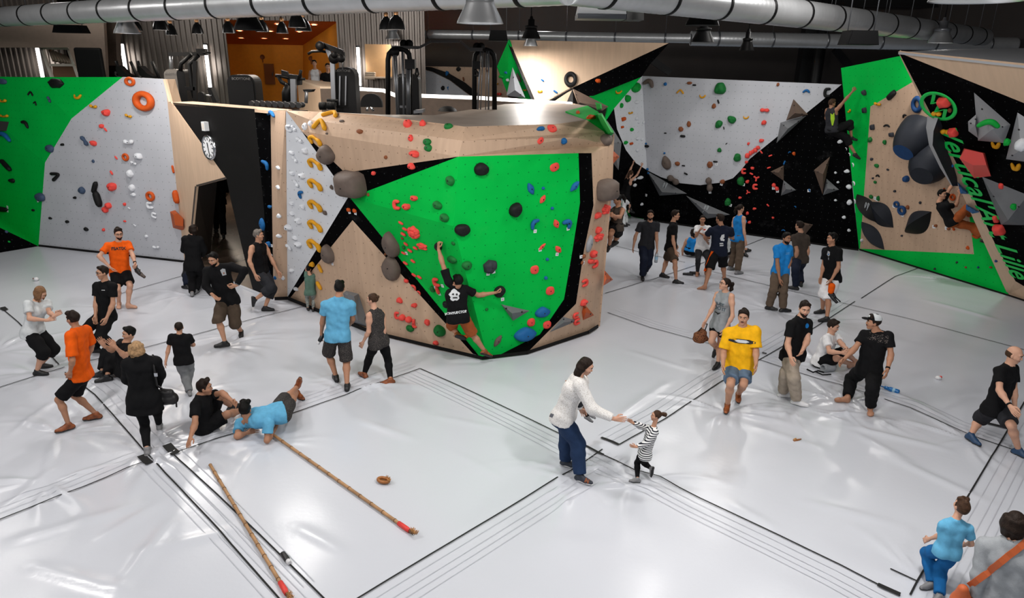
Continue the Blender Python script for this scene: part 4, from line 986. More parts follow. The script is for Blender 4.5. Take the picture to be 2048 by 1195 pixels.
# --- entry strip and birch pillar
hs('blue', 'leaf', (526, 448, 27, 11, 85))
hs('blue', 'knob', (540, 413, 8, 6), (538, 488, 9, 10), (537, 542, 6, 9), (550, 555, 6, 6))
hs('white', 'crimp', (557, 335, 12, 8), (557, 374, 12, 8), (558, 431, 11, 8), (558, 471, 12, 7), (566, 555, 8, 8), (541, 509, 8, 7))
# --- white panel
hs('white', 'hook', (579, 256, 12, 15))
hs('white', 'bean', (589, 256, 14, 9, 50), (600, 279, 15, 11, 35), (591, 318, 15, 9, 48), (594, 366, 17, 9, 60), (579, 493, 17, 9, 38))
hs('white', 'jug', (611, 301, 10, 12), (584, 305, 10, 8), (585, 346, 9, 8), (605, 351, 12, 12), (584, 406, 9, 8), (606, 412, 9, 9), (584, 426, 9, 8), (597, 441, 12, 11), (578, 454, 13, 12), (590, 475, 10, 8), (597, 488, 12, 12), (584, 540, 8, 8), (593, 577, 8, 7))
hs('white', 'drop', (611, 253, 9, 15), (622, 247, 8, 12))
hs('blue', 'bend', (602, 387, 22, 14, -55))
hs('yellow', 'vee', (664, 230, 32, 17), (642, 249, 28, 23))
hs('yellow', 'arch', (632, 280, 28, 24), (632, 327, 30, 26), (632, 368, 30, 26), (632, 410, 30, 25), (632, 450, 30, 25), (631, 489, 30, 26))
hs('yellow', 'bar', (642, 536, 19, 9, 55), (640, 570, 19, 10, 48))
hs('yellow', 'knob', (625, 528, 9, 10))
hs('taupe', 'knob', (664, 374, 5, 10), (651, 425, 6, 9), (684, 243, 8, 5), (654, 267, 5, 4))
hs('taupe', 'drop', (655, 308, 30, 40), (659, 507, 27, 44, -14), (785, 487, 27, 52), (785, 534, 36, 54))
hs('taupe', 'block', (708, 366, 48, 52))
hs('orange', 'knob', (698, 419, 6, 8), (710, 421, 6, 8), (932, 672, 8, 6))
hs('brown', 'rock', (720, 263, 12, 10), (772, 314, 6, 8), (737, 389, 5, 7), (805, 476, 5, 6), (771, 508, 4, 5), (1167, 512, 5, 9), (1164, 525, 5, 8))
# --- upper birch, lip
hs('red', 'jug', (816, 250, 15, 12), (846, 249, 10, 10), (855, 238, 12, 9), (830, 307, 16, 14), (824, 332, 13, 12), (748, 346, 7, 8))
hs('red', 'drop', (822, 276, 9, 14))
hs('dark green', 'dome', (855, 284, 16, 14), (857, 296, 15, 14), (897, 254, 16, 11))
hs('red', 'plate', (1104, 257, 18, 16), (1081, 281, 21, 15, -40))
hs('blue', 'knob', (1081, 258, 14, 9), (1127, 281, 10, 12))
# --- green face, left half
hs('red', 'hook', (795, 409, 15, 20), (874, 563, 14, 18), (795, 630, 11, 16))
hs('red', 'jug', (814, 413, 13, 13), (829, 396, 14, 10), (800, 600, 11, 10), (829, 610, 11, 9), (855, 644, 10, 12), (872, 685, 10, 9), (813, 561, 9, 8))
hs('red', 'bar', (803, 445, 10, 7, 20), (811, 457, 10, 7, 12), (808, 467, 10, 8, 20), (813, 487, 9, 7, 25), (821, 500, 10, 7, 20), (808, 505, 9, 6, 15), (812, 525, 10, 7, 20), (827, 521, 10, 7, 25), (829, 549, 10, 7, 25), (840, 553, 10, 7, 25), (832, 495, 9, 7, 15), (877, 579, 14, 8, 80))
hs('red', 'cluster', (829, 464, 23, 26), (845, 492, 21, 14))
hs('red', 'bend', (829, 573, 17, 11, 45), (839, 584, 13, 8, 45))
hs('red', 'ball', (806, 634, 12, 12), (819, 638, 12, 12))
hs('red', 'ell', (829, 646, 9, 16))
hs('dark green', 'dome', (902, 361, 15, 20), (876, 410, 17, 17), (890, 435, 16, 18), (905, 518, 18, 14), (933, 530, 19, 18), (907, 486, 7, 7), (866, 577, 9, 13), (808, 494, 6, 8), (821, 656, 15, 13), (880, 661, 23, 23), (973, 618, 6, 6))
hs('black', 'dome', (962, 338, 30, 25), (1030, 419, 24, 29), (924, 459, 31, 24), (878, 492, 13, 17), (998, 582, 22, 22), (893, 608, 11, 13))
hs('charcoal', 'rock', (979, 532, 26, 27))
hs('taupe', 'leaf', (995, 681, 34, 17, -55))
# --- green face, right half
hs('red', 'plate', (1109, 334, 24, 21, -20), (1069, 539, 17, 17), (1100, 581, 17, 17), (1062, 644, 16, 16), (1094, 649, 16, 16))
hs('red', 'leaf', (1085, 398, 24, 15, -58), (1112, 447, 24, 16, 65), (1084, 493, 25, 10, -38), (1116, 498, 24, 16, 50))
hs('blue', 'leaf', (1061, 377, 34, 19, 62), (1149, 372, 34, 19, -45))
hs('blue', 'bend', (1067, 446, 32, 20, -52), (1134, 445, 26, 24, 40))
hs('blue', 'ball', (1086, 376, 6, 6), (1104, 416, 6, 6), (1094, 518, 6, 6), (1091, 555, 6, 7))
hs('blue', 'drop', (1084, 623, 31, 20), (1049, 667, 45, 27))
# --- right birch edge
hs('taupe', 'block', (1207, 379, 27, 44))
hs('taupe', 'rock', (1211, 281, 18, 24))
hs('red', 'cluster', (1211, 418, 16, 20), (1197, 474, 19, 16))
hs('red', 'jug', (1194, 430, 10, 12), (1195, 459, 10, 12), (1185, 507, 12, 13), (1180, 522, 9, 10), (1166, 604, 11, 12))
hs('red', 'hook', (1188, 527, 14, 16, 180), (1168, 565, 15, 15, 180), (1151, 630, 15, 12), (1153, 642, 16, 13))
hs('grey', 'leaf', (1177, 487, 37, 14, -80))
# --- back wall, high part
hs('black', 'ring', (1141, 160, 26, 31))
hs('black', 'ball', (1168, 200, 15, 15))
hs('orange', 'knob', (1196, 162, 10, 8), (1140, 213, 16, 7), (1156, 226, 8, 9), (1181, 236, 15, 10))
hs('blue', 'bar', (1085, 161, 9, 5, 35), (1111, 184, 13, 6, 35), (1135, 226, 10, 8))
hs('yellow', 'bone', (1080, 184, 8, 6), (1051, 180, 6, 5), (1260, 226, 8, 6), (878, 164, 7, 5), (993, 168, 6, 5))
hs('taupe', 'leaf', (1038, 155, 23, 9, 70))
hs('blue', 'knob', (1012, 145, 5, 5), (894, 147, 8, 10), (896, 176, 5, 10))
hs('white', 'knob', (1016, 160, 5, 6))
hs('green', 'dome', (1003, 153, 9, 8), (1270, 175, 15, 20), (1254, 197, 9, 15), (1242, 211, 5, 10), (1263, 259, 7, 7), (1251, 285, 8, 7))
hs('black', 'rock', (917, 138, 10, 9), (886, 176, 9, 11), (908, 158, 8, 9))
hs('brown', 'bar', (927, 158, 9, 4, 80), (973, 140, 10, 5, 55))
hs('red', 'bean', (997, 188, 10, 7))
# --- back wall, white and grey
hs('white', 'crimp', (1273, 204, 9, 8), (1272, 237, 5, 7), (1277, 244, 5, 6), (1286, 244, 4, 7), (1274, 277, 6, 7), (1283, 278, 5, 7), (1274, 300, 7, 7))
hs('orange', 'wedge', (1246, 238, 8, 10), (1244, 254, 6, 6), (1262, 287, 8, 6))
hs('taupe', 'bend', (1299, 165, 28, 22, 20))
hs('blue', 'ball', (1331, 168, 6, 7), (1329, 306, 4, 4), (1292, 287, 4, 4), (1295, 338, 5, 5), (1297, 346, 5, 4))
hs('brown', 'rock', (1379, 166, 11, 6), (1428, 212, 8, 11), (1378, 248, 8, 13), (1362, 258, 10, 10), (1556, 169, 6, 8), (1420, 329, 11, 14), (1355, 327, 10, 9), (1445, 363, 10, 9))
hs('black', 'bar', (1389, 170, 6, 4), (1437, 203, 10, 5, 65), (1366, 272, 8, 6), (1331, 266, 4, 3), (1448, 256, 7, 3, 75), (1453, 287, 5, 3, -45), (1431, 323, 8, 4), (1367, 331, 6, 3), (1372, 347, 9, 5, 20), (1294, 292, 6, 8))
hs('yellow', 'vee', (1361, 183, 15, 9))
hs('yellow', 'cup', (1405, 193, 14, 7), (1492, 235, 13, 6))
hs('dark green', 'knob', (1441, 177, 20, 26), (1438, 248, 13, 16), (1464, 239, 16, 15), (1439, 300, 9, 8), (1475, 315, 15, 15), (1482, 362, 15, 16), (1456, 404, 13, 14))
hs('red', 'bean', (1530, 220, 16, 9))
hs('red', 'jug', (1528, 245, 10, 9), (1523, 281, 10, 7), (1497, 287, 5, 6), (1516, 295, 8, 8), (1493, 324, 6, 6), (1505, 336, 7, 6), (1495, 363, 7, 7), (1480, 395, 6, 5), (1509, 417, 7, 5), (1495, 426, 6, 6), (1546, 435, 5, 4), (1499, 444, 6, 6), (1548, 370, 8, 8), (1554, 377, 8, 8))
hs('red', 'block', (1495, 311, 9, 10), (1501, 306, 7, 9), (1506, 303, 6, 8), (1511, 300, 8, 9))
hs('red', 'bar', (1523, 304, 9, 5, 45), (1503, 347, 8, 5, 20), (1536, 410, 7, 5, 40), (1541, 311, 9, 5, -25), (1538, 335, 9, 5, -25))
hs('red', 'hook', (1488, 342, 11, 12), (1511, 373, 12, 12))
hs('red', 'star', (1513, 356, 13, 13), (1496, 384, 13, 13, 30))
hs('taupe', 'drop', (1333, 325, 23, 36, -20))
hs('taupe', 'bean', (1348, 359, 28, 19, 28), (1420, 368, 30, 17, 75))
hs('blue', 'bend', (1613, 182, 15, 9), (1579, 304, 8, 5, -25), (1591, 413, 7, 5, 40), (1567, 460, 8, 4))
hs('blue', 'bar', (1569, 325, 9, 5, -75), (1619, 380, 7, 5, 60))
hs('black', 'hook', (1655, 185, 16, 22))
hs('orange', 'knob', (1588, 307, 7, 7))
hs('white', 'crimp', (1680, 283, 11, 8), (1694, 342, 12, 8), (1698, 373, 12, 10), (1699, 404, 12, 11), (1671, 345, 6, 5), (1676, 364, 6, 5), (1671, 400, 6, 5), (1688, 434, 8, 7), (1698, 460, 8, 6), (1268, 358, 7, 7), (1280, 355, 12, 7), (1269, 370, 6, 7), (1283, 408, 5, 6))
# --- right wall
hs('charcoal', 'knob', (1729, 185, 9, 10), (1744, 318, 5, 6), (1790, 382, 5, 5), (1841, 405, 5, 5), (1804, 471, 4, 4), (1746, 356, 4, 4), (1776, 339, 5, 4), (1914, 524, 4, 4), (1870, 537, 4, 4))
hs('black', 'block', (1784, 190, 30, 15, -42))
hs('yellow', 'bone', (1756, 208, 14, 9, 10), (1700, 222, 8, 8, -40))
hs('charcoal', 'wedge', (1730, 220, 9, 14), (1746, 254, 9, 14), (1784, 269, 11, 11))
hs('black', 'bend', (1809, 231, 12, 9, -40), (1774, 251, 14, 7), (1756, 351, 8, 6))
hs('dark green', 'knob', (1741, 279, 8, 10), (1770, 284, 6, 10), (1754, 331, 9, 7), (1751, 364, 5, 6), (1743, 393, 7, 7), (1757, 396, 6, 9), (1761, 443, 7, 6))
hs('navy', 'ring', (1836, 208, 22, 34), (1794, 408, 12, 13), (1805, 420, 17, 19))
hs('navy', 'ball', (1814, 357, 11, 13), (1957, 534, 4, 4), (1993, 521, 5, 4))
hs('white', 'bend', (1707, 329, 11, 5, 70), (1709, 366, 12, 6, 70), (1711, 402, 12, 6, 70), (1693, 297, 9, 5, 60), (1700, 308, 9, 5, 60))
hs('white', 'knob', (1724, 480, 5, 6))
hs('brown', 'knob', (1816, 414, 6, 8), (1872, 451, 6, 6), (1898, 457, 6, 6), (1932, 534, 4, 4), (1982, 534, 6, 4))
hs('orange', 'knob', (1889, 378, 4, 5), (1908, 458, 5, 5), (1936, 495, 6, 7), (1939, 429, 9, 9), (1952, 472, 13, 8))
hs('orange', 'ring', (1906, 394, 12, 14))
# --- prow
hs('blue', 'bend', (1872, 280, 24, 12, 65), (1898, 325, 22, 14, 12))
hs('red', 'wedge', (1890, 202, 28, 22), (1908, 263, 21, 20), (1992, 437, 12, 18), (2000, 457, 27, 22))
hs('yellow', 'bean', (1875, 225, 15, 9), (1893, 261, 14, 9))
hs('brown', 'rock', (1900, 220, 8, 9))
hs('red', 'block', (2003, 371, 9, 10))
hs('yellow', 'cup', (1993, 289, 18, 12), (2033, 332, 19, 14))
hs('orange', 'knob', (1873, 317, 4, 4))
TAGS = [(76, 401, 'slate dome on the green left wall'), (15, 414, 'black hold at the left edge, upper tag'), (15, 421, 'black hold at the left edge, lower tag'), (544, 491, 'blue hold beside the birch pillar'), (699, 424, 'left orange hold of the black band'), (711, 426, 'right orange hold of the black band'), (665, 527, 'tapering taupe hold near the child'),
        (813, 506, 'red chain of holds on the green face'), (885, 571, 'red hook beside the climber, right tag'), (871, 575, 'green dome beside the climber'), (879, 587, 'lowest red bar beside the climber'), (976, 547, 'grey angular hold, left tag'), (987, 543, 'grey angular hold, right tag'), (1005, 598, 'black dome in the climber\'s hand'),
        (1070, 462, 'blue bent hold on the green face'), (1136, 457, 'blue hold near the black edge'), (1080, 499, 'thin red leaf hold'), (1114, 508, 'red leaf hold above the blue dot'), (1162, 513, 'brown hold on the black edge, upper tag'), (1167, 525, 'brown hold on the black edge, lower tag'),
        (1422, 336, 'brown hold low on the back grey panel'), (1433, 328, 'small black hold on the back grey panel'), (1420, 384, 'taupe two-lobed hold at the curve'), (1443, 368, 'brown hold at the curve'), (1487, 369, 'upper green ball on black'), (1461, 410, 'lower green ball on black'), (1547, 376, 'upper red hold between the pyramids'), (1555, 382, 'lower red hold between the pyramids'),
        (1618, 381, 'blue hold between the pyramid pairs'), (1292, 390, 'blue hold in the dark corner'), (1750, 396, 'pair of green holds on the birch panel, left tag'), (1754, 399, 'pair of green holds on the birch panel, right tag'), (1788, 412, 'smaller navy ring'), (1805, 430, 'larger navy ring'), (1868, 453, 'brown knob below the climber'), (1893, 456, 'second brown knob below the climber')]

def frame_at(px, py):
    r = hit(px, py)
    if r is None: return None
    loc, n, ph = r
    up = Vector((0, 0, 1)) - n * n.z
    if up.length < .2: up = Vector((0, 1, 0)) - n * n.y
    y = up.normalized(); x = y.cross(n).normalized()
    a = to_px(loc); bx = to_px(loc + x * .1); by = to_px(loc + y * .1)
    sx = max(math.hypot(bx[0] - a[0], bx[1] - a[1]) / .1, 22); sy = max(math.hypot(by[0] - a[0], by[1] - a[1]) / .1, 22)
    iso = F_PX / (loc - CC).length
    return loc, n, x, y, max(sx, iso * .45), max(sy, iso * .45), ph
def ordw(k):
    if k < 20: return ORD[k]
    t = {2: 'twenty', 3: 'thirty', 4: 'forty'}[(k + 1) // 10]
    return {2: 'twentieth', 3: 'thirtieth', 4: 'fortieth'}[(k + 1) // 10] if (k + 1) % 10 == 0 else t + '-' + ORD[(k + 1) % 10 - 1]
recs = []
hr = random.Random(5)
for row in H:
    colour, kind, px, py, w, h, ang = row
    fr_ = frame_at(px, py)
    if fr_ is None: print('MISS', row); continue
    loc, n, x, y, sx, sy, ph = fr_
    ca, sa = abs(math.cos(math.radians(ang))), abs(math.sin(math.radians(ang)))
    wm, hm = w / (sx * ca + sy * sa), h / (sy * ca + sx * sa)
    recs.append((colour, kind, px, py, ang, loc, n, x, y, wm, hm, ph, w * h))
by = {}
for i, r in enumerate(recs): by.setdefault((r[11], r[0]), []).append(i)
lab = {}
for (ph, colour), ids in by.items():
    spread_x = max(recs[i][2] for i in ids) - min(recs[i][2] for i in ids); spread_y = max(recs[i][3] for i in ids) - min(recs[i][3] for i in ids)
    kx = spread_x > spread_y
    order = sorted(ids, key=lambda i: recs[i][2] if kx else recs[i][3])
    nk = {}
    for i in ids: nk[recs[i][1]] = nk.get(recs[i][1], 0) + 1
    for k, i in enumerate(order):
        w_ = WORD[recs[i][1]]
        if len(ids) == 1: lab[i] = f'{w_} {colour} hold, the only {colour} one on {ph}'
        elif nk[recs[i][1]] == 1: lab[i] = f'{w_} {colour} hold on {ph}, the only {w_} one'
        else: lab[i] = f'{w_} {colour} hold on {ph}, {ordw(k)} {colour} one from {"left" if kx else "top"}'
KEEP = set(sorted(range(len(recs)), key=lambda i: -recs[i][12])[:292])
small = {k: MB() for k in HC}
for i, (colour, kind, px, py, ang, loc, n, x, y, wm, hm, ph, area) in enumerate(recs):
    mb = make_shape(kind, wm, hm, hr)
    if mb is None or not mb.v: continue
    M = Matrix((x, y, n)).transposed().to_4x4(); M.translation = loc; M = M @ Matrix.Rotation(-math.radians(ang), 4, 'Z')
    if i not in KEEP:
        small[colour].add([M @ Vector(v) for v in mb.v], mb.f, 0, True); continue
    o = mb.build('climbing_hold', HM[colour])
    o.matrix_world = M
    tag(o, lab[i], 'climbing hold', f'{colour} holds on {ph}')
    if area > 120 and kind not in ('ring', 'star', 'hook', 'cluster', 'arch', 'vee', 'cup'):
        d = min(wm, hm) * {'plate': .22, 'leaf': .4}.get(kind, .5 if kind not in ('jug', 'block', 'ball') else .7)
        b = MB(); b.tube([(0, 0, d * .9), (0, 0, d * 1.03)], .012, 10); b.build('bolt', BOLT, o)
sm = MB(); keys = list(HC)
for k, c in enumerate(keys): sm.add(small[c].v, small[c].f, k, True)
tag(sm.build('small_climbing_holds', [HM[c] for c in keys]), 'tiny foot chips and screw-on holds scattered over all climbing walls', 'climbing holds', kind='stuff')
for (px, py, lb) in TAGS:
    fr_ = frame_at(px, py)
    if fr_ is None: continue
    loc, n, x, y, sx, sy, ph = fr_
    o = empty('route_tag', loc + n * .004, ('white paper route tag by the ' + lb), 'route tag', 'paper route tags')
    M = Matrix((x, y, n)).transposed().to_4x4(); M.translation = loc + n * .004; s_ = .062 if loc.y < 16 else .085
    world(o, MB().box(M @ Vector((0, 0, 0)), (s_, s_, .004), (M @ Matrix.Rotation(hr.uniform(-.2, .2), 4, 'Z')).to_3x3()), 'paper', PAPER)
    world(o, MB().box(M @ Vector((0, s_ * .12, .003)), (s_ * .5, s_ * .09, .002), M.to_3x3()).box(M @ Vector((0, -s_ * .12, .003)), (s_ * .4, s_ * .09, .002), M.to_3x3()), 'marking', INK)

# ------------------------------------------------------------------ volumes
VG = mat('volume_grey', (108, 110, 113), .6, noise=.06, nscale=5, spec=.2); VB = mat('volume_brown', (98, 82, 72), .6, noise=.1, nscale=5, spec=.2); VK = mat('volume_black', (13, 13, 14), .5, spec=.2); VD = mat('volume_slate', (36, 39, 46), .55, noise=.1, nscale=6, spec=.15); VO = mat('volume_orange', (176, 78, 26), .6); VR = mat('volume_red', (226, 74, 66), .5); VL = mat('volume_light', (160, 162, 166), .55, spec=.2)
EMB = mat('pale_emblem', (190, 196, 200), .5); EMG = mat('grass_green_print', (0, 188, 76), .5)
def base_plane(pts, anchor=None):
    r = hit(*(anchor or (sum(p[0] for p in pts) / len(pts), sum(p[1] for p in pts) / len(pts)))); return r[0], r[1]
def pyramid(name, pts, apex, height, m, lab, anchor=None, extra=None, plane=None):
    P = plane or base_plane(pts, anchor); B = [on_plane(x, y, *P) for x, y in pts]
    o = empty(name, sum(B, Vector()) / len(B), lab, 'climbing volume')
    q = (P[0] + P[1] * height, P[1]); A = [on_plane(x, y, *q) for x, y in (apex if isinstance(apex[0], tuple) else [apex])]
    mb = MB(); n = len(B)
    if len(A) == 1:
        for k in range(n): mb.poly([B[k], B[(k + 1) % n], A[0]])
    else:
        for k in range(n): mb.poly([B[k], B[(k + 1) % n], A[(k + 1) % n], A[k]])
        mb.poly(A)
    mb.poly(list(reversed(B)))
    world(o, mb, 'shell', m, weld=True)
    c = sum(A, Vector()) / len(A)
    for a in B[:2]:
        p = a.lerp(c, .45) + P[1] * .004; world(o, MB().lathe([(0, .008), (.018, .006), (.018, 0)], 10, facing(p, P[1])), 'screw', BOLT)
    return o, P
def emblem(o, px, py, P, h, size):
    """the two looping white strokes printed on the volumes"""
    q = (P[0] + P[1] * h, P[1]); c = on_plane(px, py, *q); M = facing(c + P[1] * .012, P[1], .0)
    for s in (-.22, .12):
        pts = [(s - .1, -.5), (s + .02, -.3), (s + .06, .1), (s + .2, .45), (s + .3, .35), (s + .16, .0), (s + .02, -.3)]
        world(o, MB().tube([M @ Vector((x * size, y * size, 0)) for x, y in pts], size * .035, 6), 'emblem', EMB)
o, P = pyramid('climbing_volume', [(1294, 342), (1374, 387), (1319, 391)], (1324, 384), .28, VG, 'large grey triangular volume under the curve of the back grey panel')
emblem(o, 1329, 371, P, .16, .26)
o, P = pyramid('climbing_volume', [(1372, 391), (1460, 429), (1414, 437)], (1417, 427), .28, VG, 'large grey triangular volume low on the black panel above the standing people')
emblem(o, 1411, 417, P, .16, .26)
pyramid('climbing_volume', [(1541, 343), (1568, 330), (1567, 361)], (1557, 345), .22, VB, 'upper small pyramid of the left pair on the black back panel')
pyramid('climbing_volume', [(1567, 360), (1592, 380), (1562, 391)], (1572, 378), .22, VG, 'lower small pyramid of the left pair, holding blue on its side')
pyramid('climbing_volume', [(1628, 340), (1660, 313), (1645, 388)], (1646, 348), .3, VB, 'tall pointed pyramid volume of the right pair on the black panel')
pyramid('climbing_volume', [(1653, 357), (1678, 379), (1646, 390)], (1655, 377), .22, VG, 'lower small pyramid of the right pair beside the tall one')
pyramid('climbing_volume', [(1600, 443), (1626, 449), (1609, 470)], (1612, 450), .2, VB, 'brown pyramid volume at floor level behind the man in brown')
pyramid('climbing_volume', [(1587, 198), (1616, 229), (1572, 241)], (1590, 226), .3, VB, 'upper brown pyramid at the slanting edge of the back grey panel')
pyramid('climbing_volume', [(1561, 245), (1613, 231), (1553, 286)], (1576, 257), .28, VG, 'lower grey wedge volume under the brown pyramid on the back panel')
pyramid('climbing_volume', [(1002, 608), (1059, 621), (1026, 641)], (1024, 626), .16, VG, 'scuffed grey triangular volume on the green boulder face')
pyramid('climbing_volume', [(1126, 633), (1155, 641), (1099, 664)], (1128, 644), .13, VG, 'scuffed grey triangular volume at the foot of the black boulder edge')
pyramid('climbing_volume', [(1168, 607), (1188, 630), (1166, 640), (1164, 624)], (1172, 624), .14, VO, 'small brown wedge volume on the right birch edge of the boulder')
pyramid('climbing_volume', [(686, 586), (692, 581), (717, 587), (739, 655), (700, 645)], [(694, 590), (697, 587), (708, 592), (716, 640), (705, 636)], .25, VG, 'grey box volume at the foot of the boulder behind the blue shirt', anchor=(705, 610))
pyramid('climbing_volume', [(340, 423), (350, 420), (368, 440), (368, 462), (346, 455)], [(347, 430), (354, 426), (366, 436), (366, 452), (350, 450)], .2, VO, 'big orange block volume at the right end of the grey panel', anchor=(356, 440))
e1 = plane3(gy(1222, 300, 13.3), gy(1222, 500, 13.4), gy(1260, 400, 15.5))
pyramid('climbing_volume', [(1222, 297), (1239, 313), (1222, 332)], (1226, 313), .05, VO, 'orange volume jutting from behind the right boulder edge, upper one', plane=e1)
pyramid('climbing_volume', [(1209, 540), (1226, 559), (1207, 571)], (1213, 557), .05, VO, 'orange volume jutting from behind the right boulder edge, lower one', plane=e1)
e2 = plane3(gy(1225, 230, 15.2), gy(1250, 290, 16.0), gy(1228, 340, 15.2))
pyramid('climbing_volume', [(1214, 240), (1243, 285), (1237, 340), (1222, 320)], (1226, 285), .3, VG, 'long grey faceted volume behind the right boulder edge', plane=e2)
pyramid('climbing_volume', [(1222, 360), (1236, 384), (1222, 388)], (1225, 378), .15, VG, 'small grey volume peeping out beside the big taupe boulder hold', plane=e1)
e3 = plane3(gy(1014, 190, 21.7), gy(1050, 195, 21.5), gy(1025, 135, 21.9))
pyramid('climbing_volume', [(1025, 134), (1051, 196), (1013, 191)], (1030, 180), .2, VG, 'tall grey triangular volume on the green wedge of the back wall', plane=e3)
e4 = plane3(gy(1146, 177, 21.0), gy(1217, 214, 20.8), gy(1160, 212, 20.8))
pyramid('climbing_volume', [(1146, 177), (1217, 213), (1205, 221), (1156, 208)], (1160, 205), .25, VB, 'brown sloping volume behind the boulder roof holding the black ball', plane=e4)
pyramid('climbing_volume', [(1145, 178), (1156, 208), (1133, 205)], (1146, 206), .2, VK, 'dark pyramid volume behind the boulder roof under the black ring', plane=e4)
e5 = plane3(gy(1180, 210, 14.3), gy(1230, 270, 13.5), gy(1205, 235, 13.5))
pyramid('climbing_volume', [(1190, 204), (1203, 207), (1204, 218), (1194, 221)], [(1192, 207), (1200, 208), (1201, 216), (1195, 218)], .1, HM['green'], 'small green box volume on the green shoulder of the boulder', plane=e5)
pyramid('climbing_volume', [(1193, 226), (1204, 226), (1228, 266), (1218, 274), (1205, 262)], [(1197, 230), (1203, 231), (1222, 264), (1216, 268), (1208, 257)], .12, HM['green'], 'long green volume running down the green shoulder of the boulder', plane=e5)
pyramid('climbing_volume', [(1178, 241), (1190, 236), (1202, 254), (1196, 258)], (1191, 245), .15, HM['brown'], 'brown hump volume on the green shoulder of the boulder', plane=e5)
# leaves, cones on the right wall
def lens(pa, pb, wide, height, m, lab, ridge=0.5, em=None):
    P = base_plane([pa, pb]); a, b = on_plane(*pa, *P), on_plane(*pb, *P); d = b - a; u = d.normalized(); v = P[1].cross(u)
    if (to_px((a + b) / 2 + v)[1] < to_px((a + b) / 2)[1]): v = -v
    o = empty('climbing_volume', (a + b) / 2, lab, 'climbing volume'); n = 16; top = MB(); bot = MB()
    def side(k, s): t = k / n; return a + d * t + v * (s * wide * math.sin(math.pi * t))
    def rid(k): t = k / n; return a + d * t + v * ((ridge - .5) * 2 * wide * math.sin(math.pi * t) * .8) + P[1] * (height * math.sin(math.pi * t) ** .8)
    for mb, s in ((top, -1), (bot, 1)):
        for k in range(n): mb.poly([side(k, s), side(k + 1, s), rid(k + 1), rid(k)], smooth=True)
    world(o, top, 'upper_face', m[0], weld=True); world(o, bot, 'lower_face', m[1], weld=True)
    if em: emblem(o, em[0], em[1], P, height * .55, .26)
lens((1714, 388), (1756, 445), .28, .30, (VK, VK), 'black leaf shaped volume with pale emblem on the right wall', .5, (1733, 412))
lens((1740, 403), (1787, 455), .34, .26, (VD, VD), 'slate grey leaf shaped volume beside the black leaf', .25)
lens((1723, 443), (1769, 499), .26, .22, (VD, VK), 'slate leaf shaped volume at the foot of the right birch panel', .6)
lens((1863, 423), (1812, 465), .30, .32, (VD, VK), 'two-tone black leaf shaped volume below the right climber', .45)
def scoop(c, tip, r0, length, m, lab, inner):
    """blunt cone standing out of the wall"""
    P = base_plane([c]); p = on_plane(*c, *P); t = on_plane(*tip, P[0] + P[1] * length, P[1]); ax = (t - p)
    o = empty('climbing_volume', p, lab, 'climbing volume'); q = ax.normalized(); x = q.orthogonal().normalized(); y = q.cross(x); mb = MB(); rings = [(-.25, 1.0), (0, 1.0), (.3, .94), (.6, .82), (.85, .66), (1.0, .52)]; n = 24
    V = [p + ax * z + (x * math.cos(6.2832 * j / n) + y * math.sin(6.2832 * j / n)) * r0 * r for z, r in rings for j in range(n)]
    mb.add(V, [(a * n + j, a * n + (j + 1) % n, (a + 1) * n + (j + 1) % n, (a + 1) * n + j) for a in range(len(rings) - 1) for j in range(n)], 0, True)
    world(o, mb, 'shell', m)
    e_ = p + ax * 1.0; mb2 = MB(); k0 = len(rings) - 1; mb2.poly([V[k0 * n + j] for j in range(n)]); world(o, mb2, 'rim_face', inner)
scoop((1838, 268), (1806, 305), .52, .55, VD, 'upper slate grey drum volume with blue inside on the right wall', HM['navy'])
scoop((1864, 322), (1843, 352), .52, .50, VD, 'lower slate grey drum volume above the right climber', VD)
# prow volumes
P0 = (PP[0], PP[1])
o, P = pyramid('climbing_volume', [(1948, 185), (2021, 249), (2008, 286), (1956, 281)], (1985, 258), .42, VL, 'large light grey pyramid volume on the upper part of the prow', plane=P0)
pyramid('climbing_volume', [(1953, 228), (1936, 243), (1937, 262), (1956, 276)], (1950, 250), .18, VL, 'small light bulge volume left of the large prow pyramid', plane=P0)
pyramid('climbing_volume', [(2035, 225), (2012, 318), (2100, 330), (2090, 260)], (2042, 300), .45, VL, 'tall light grey pyramid volume at the right picture edge on the prow', plane=P0)
pyramid('climbing_volume', [(1964, 353), (2056, 390), (2048, 450), (2002, 449)], (2016, 440), .30, VG, 'wide grey slab volume beside the lettering low on the prow', plane=P0)
pyramid('climbing_volume', [(1922, 310), (1928, 296), (1970, 306), (1982, 352), (1948, 356)], [(1919, 316), (1930, 298), (1966, 306), (1973, 330), (1946, 330)], .36, VR, 'big salmon red block volume over the lettering on the prow', plane=P0)
for r in [('green', 'bend', 1978, 246, 25, 13, 'curved green hold on the large light grey pyramid'), ('white', 'rock', 2043, 289, 15, 16, 'grey rock hold on the pyramid at the picture edge'), ('green', 'knob', 2014, 284, 7, 10, 'small green hold on the left flank of the edge pyramid'), ('green', 'knob', 2027, 413, 7, 8, 'small green hold on the grey slab beside the lettering')]:
    q = (P0[0] + P0[1] * .34, P0[1]); p = on_plane(r[2], r[3], *q); d_ = (p - CC).length / F_PX * 1.3
    o = make_shape(r[1], r[4] * d_, r[5] * d_, hr).build('climbing_hold', HM[r[0]]); o.matrix_world = facing(p, P0[1] * .6 + Vector((-.2, -.6, .2))); tag(o, r[6], 'climbing hold', 'holds on the prow volumes')
e6 = plane3(pin[1], pin[3], outer[2])
o = empty('climbing_volume', pin[1], 'light grey twisting scoop volume along the prow edge under the round emblem', 'climbing volume')
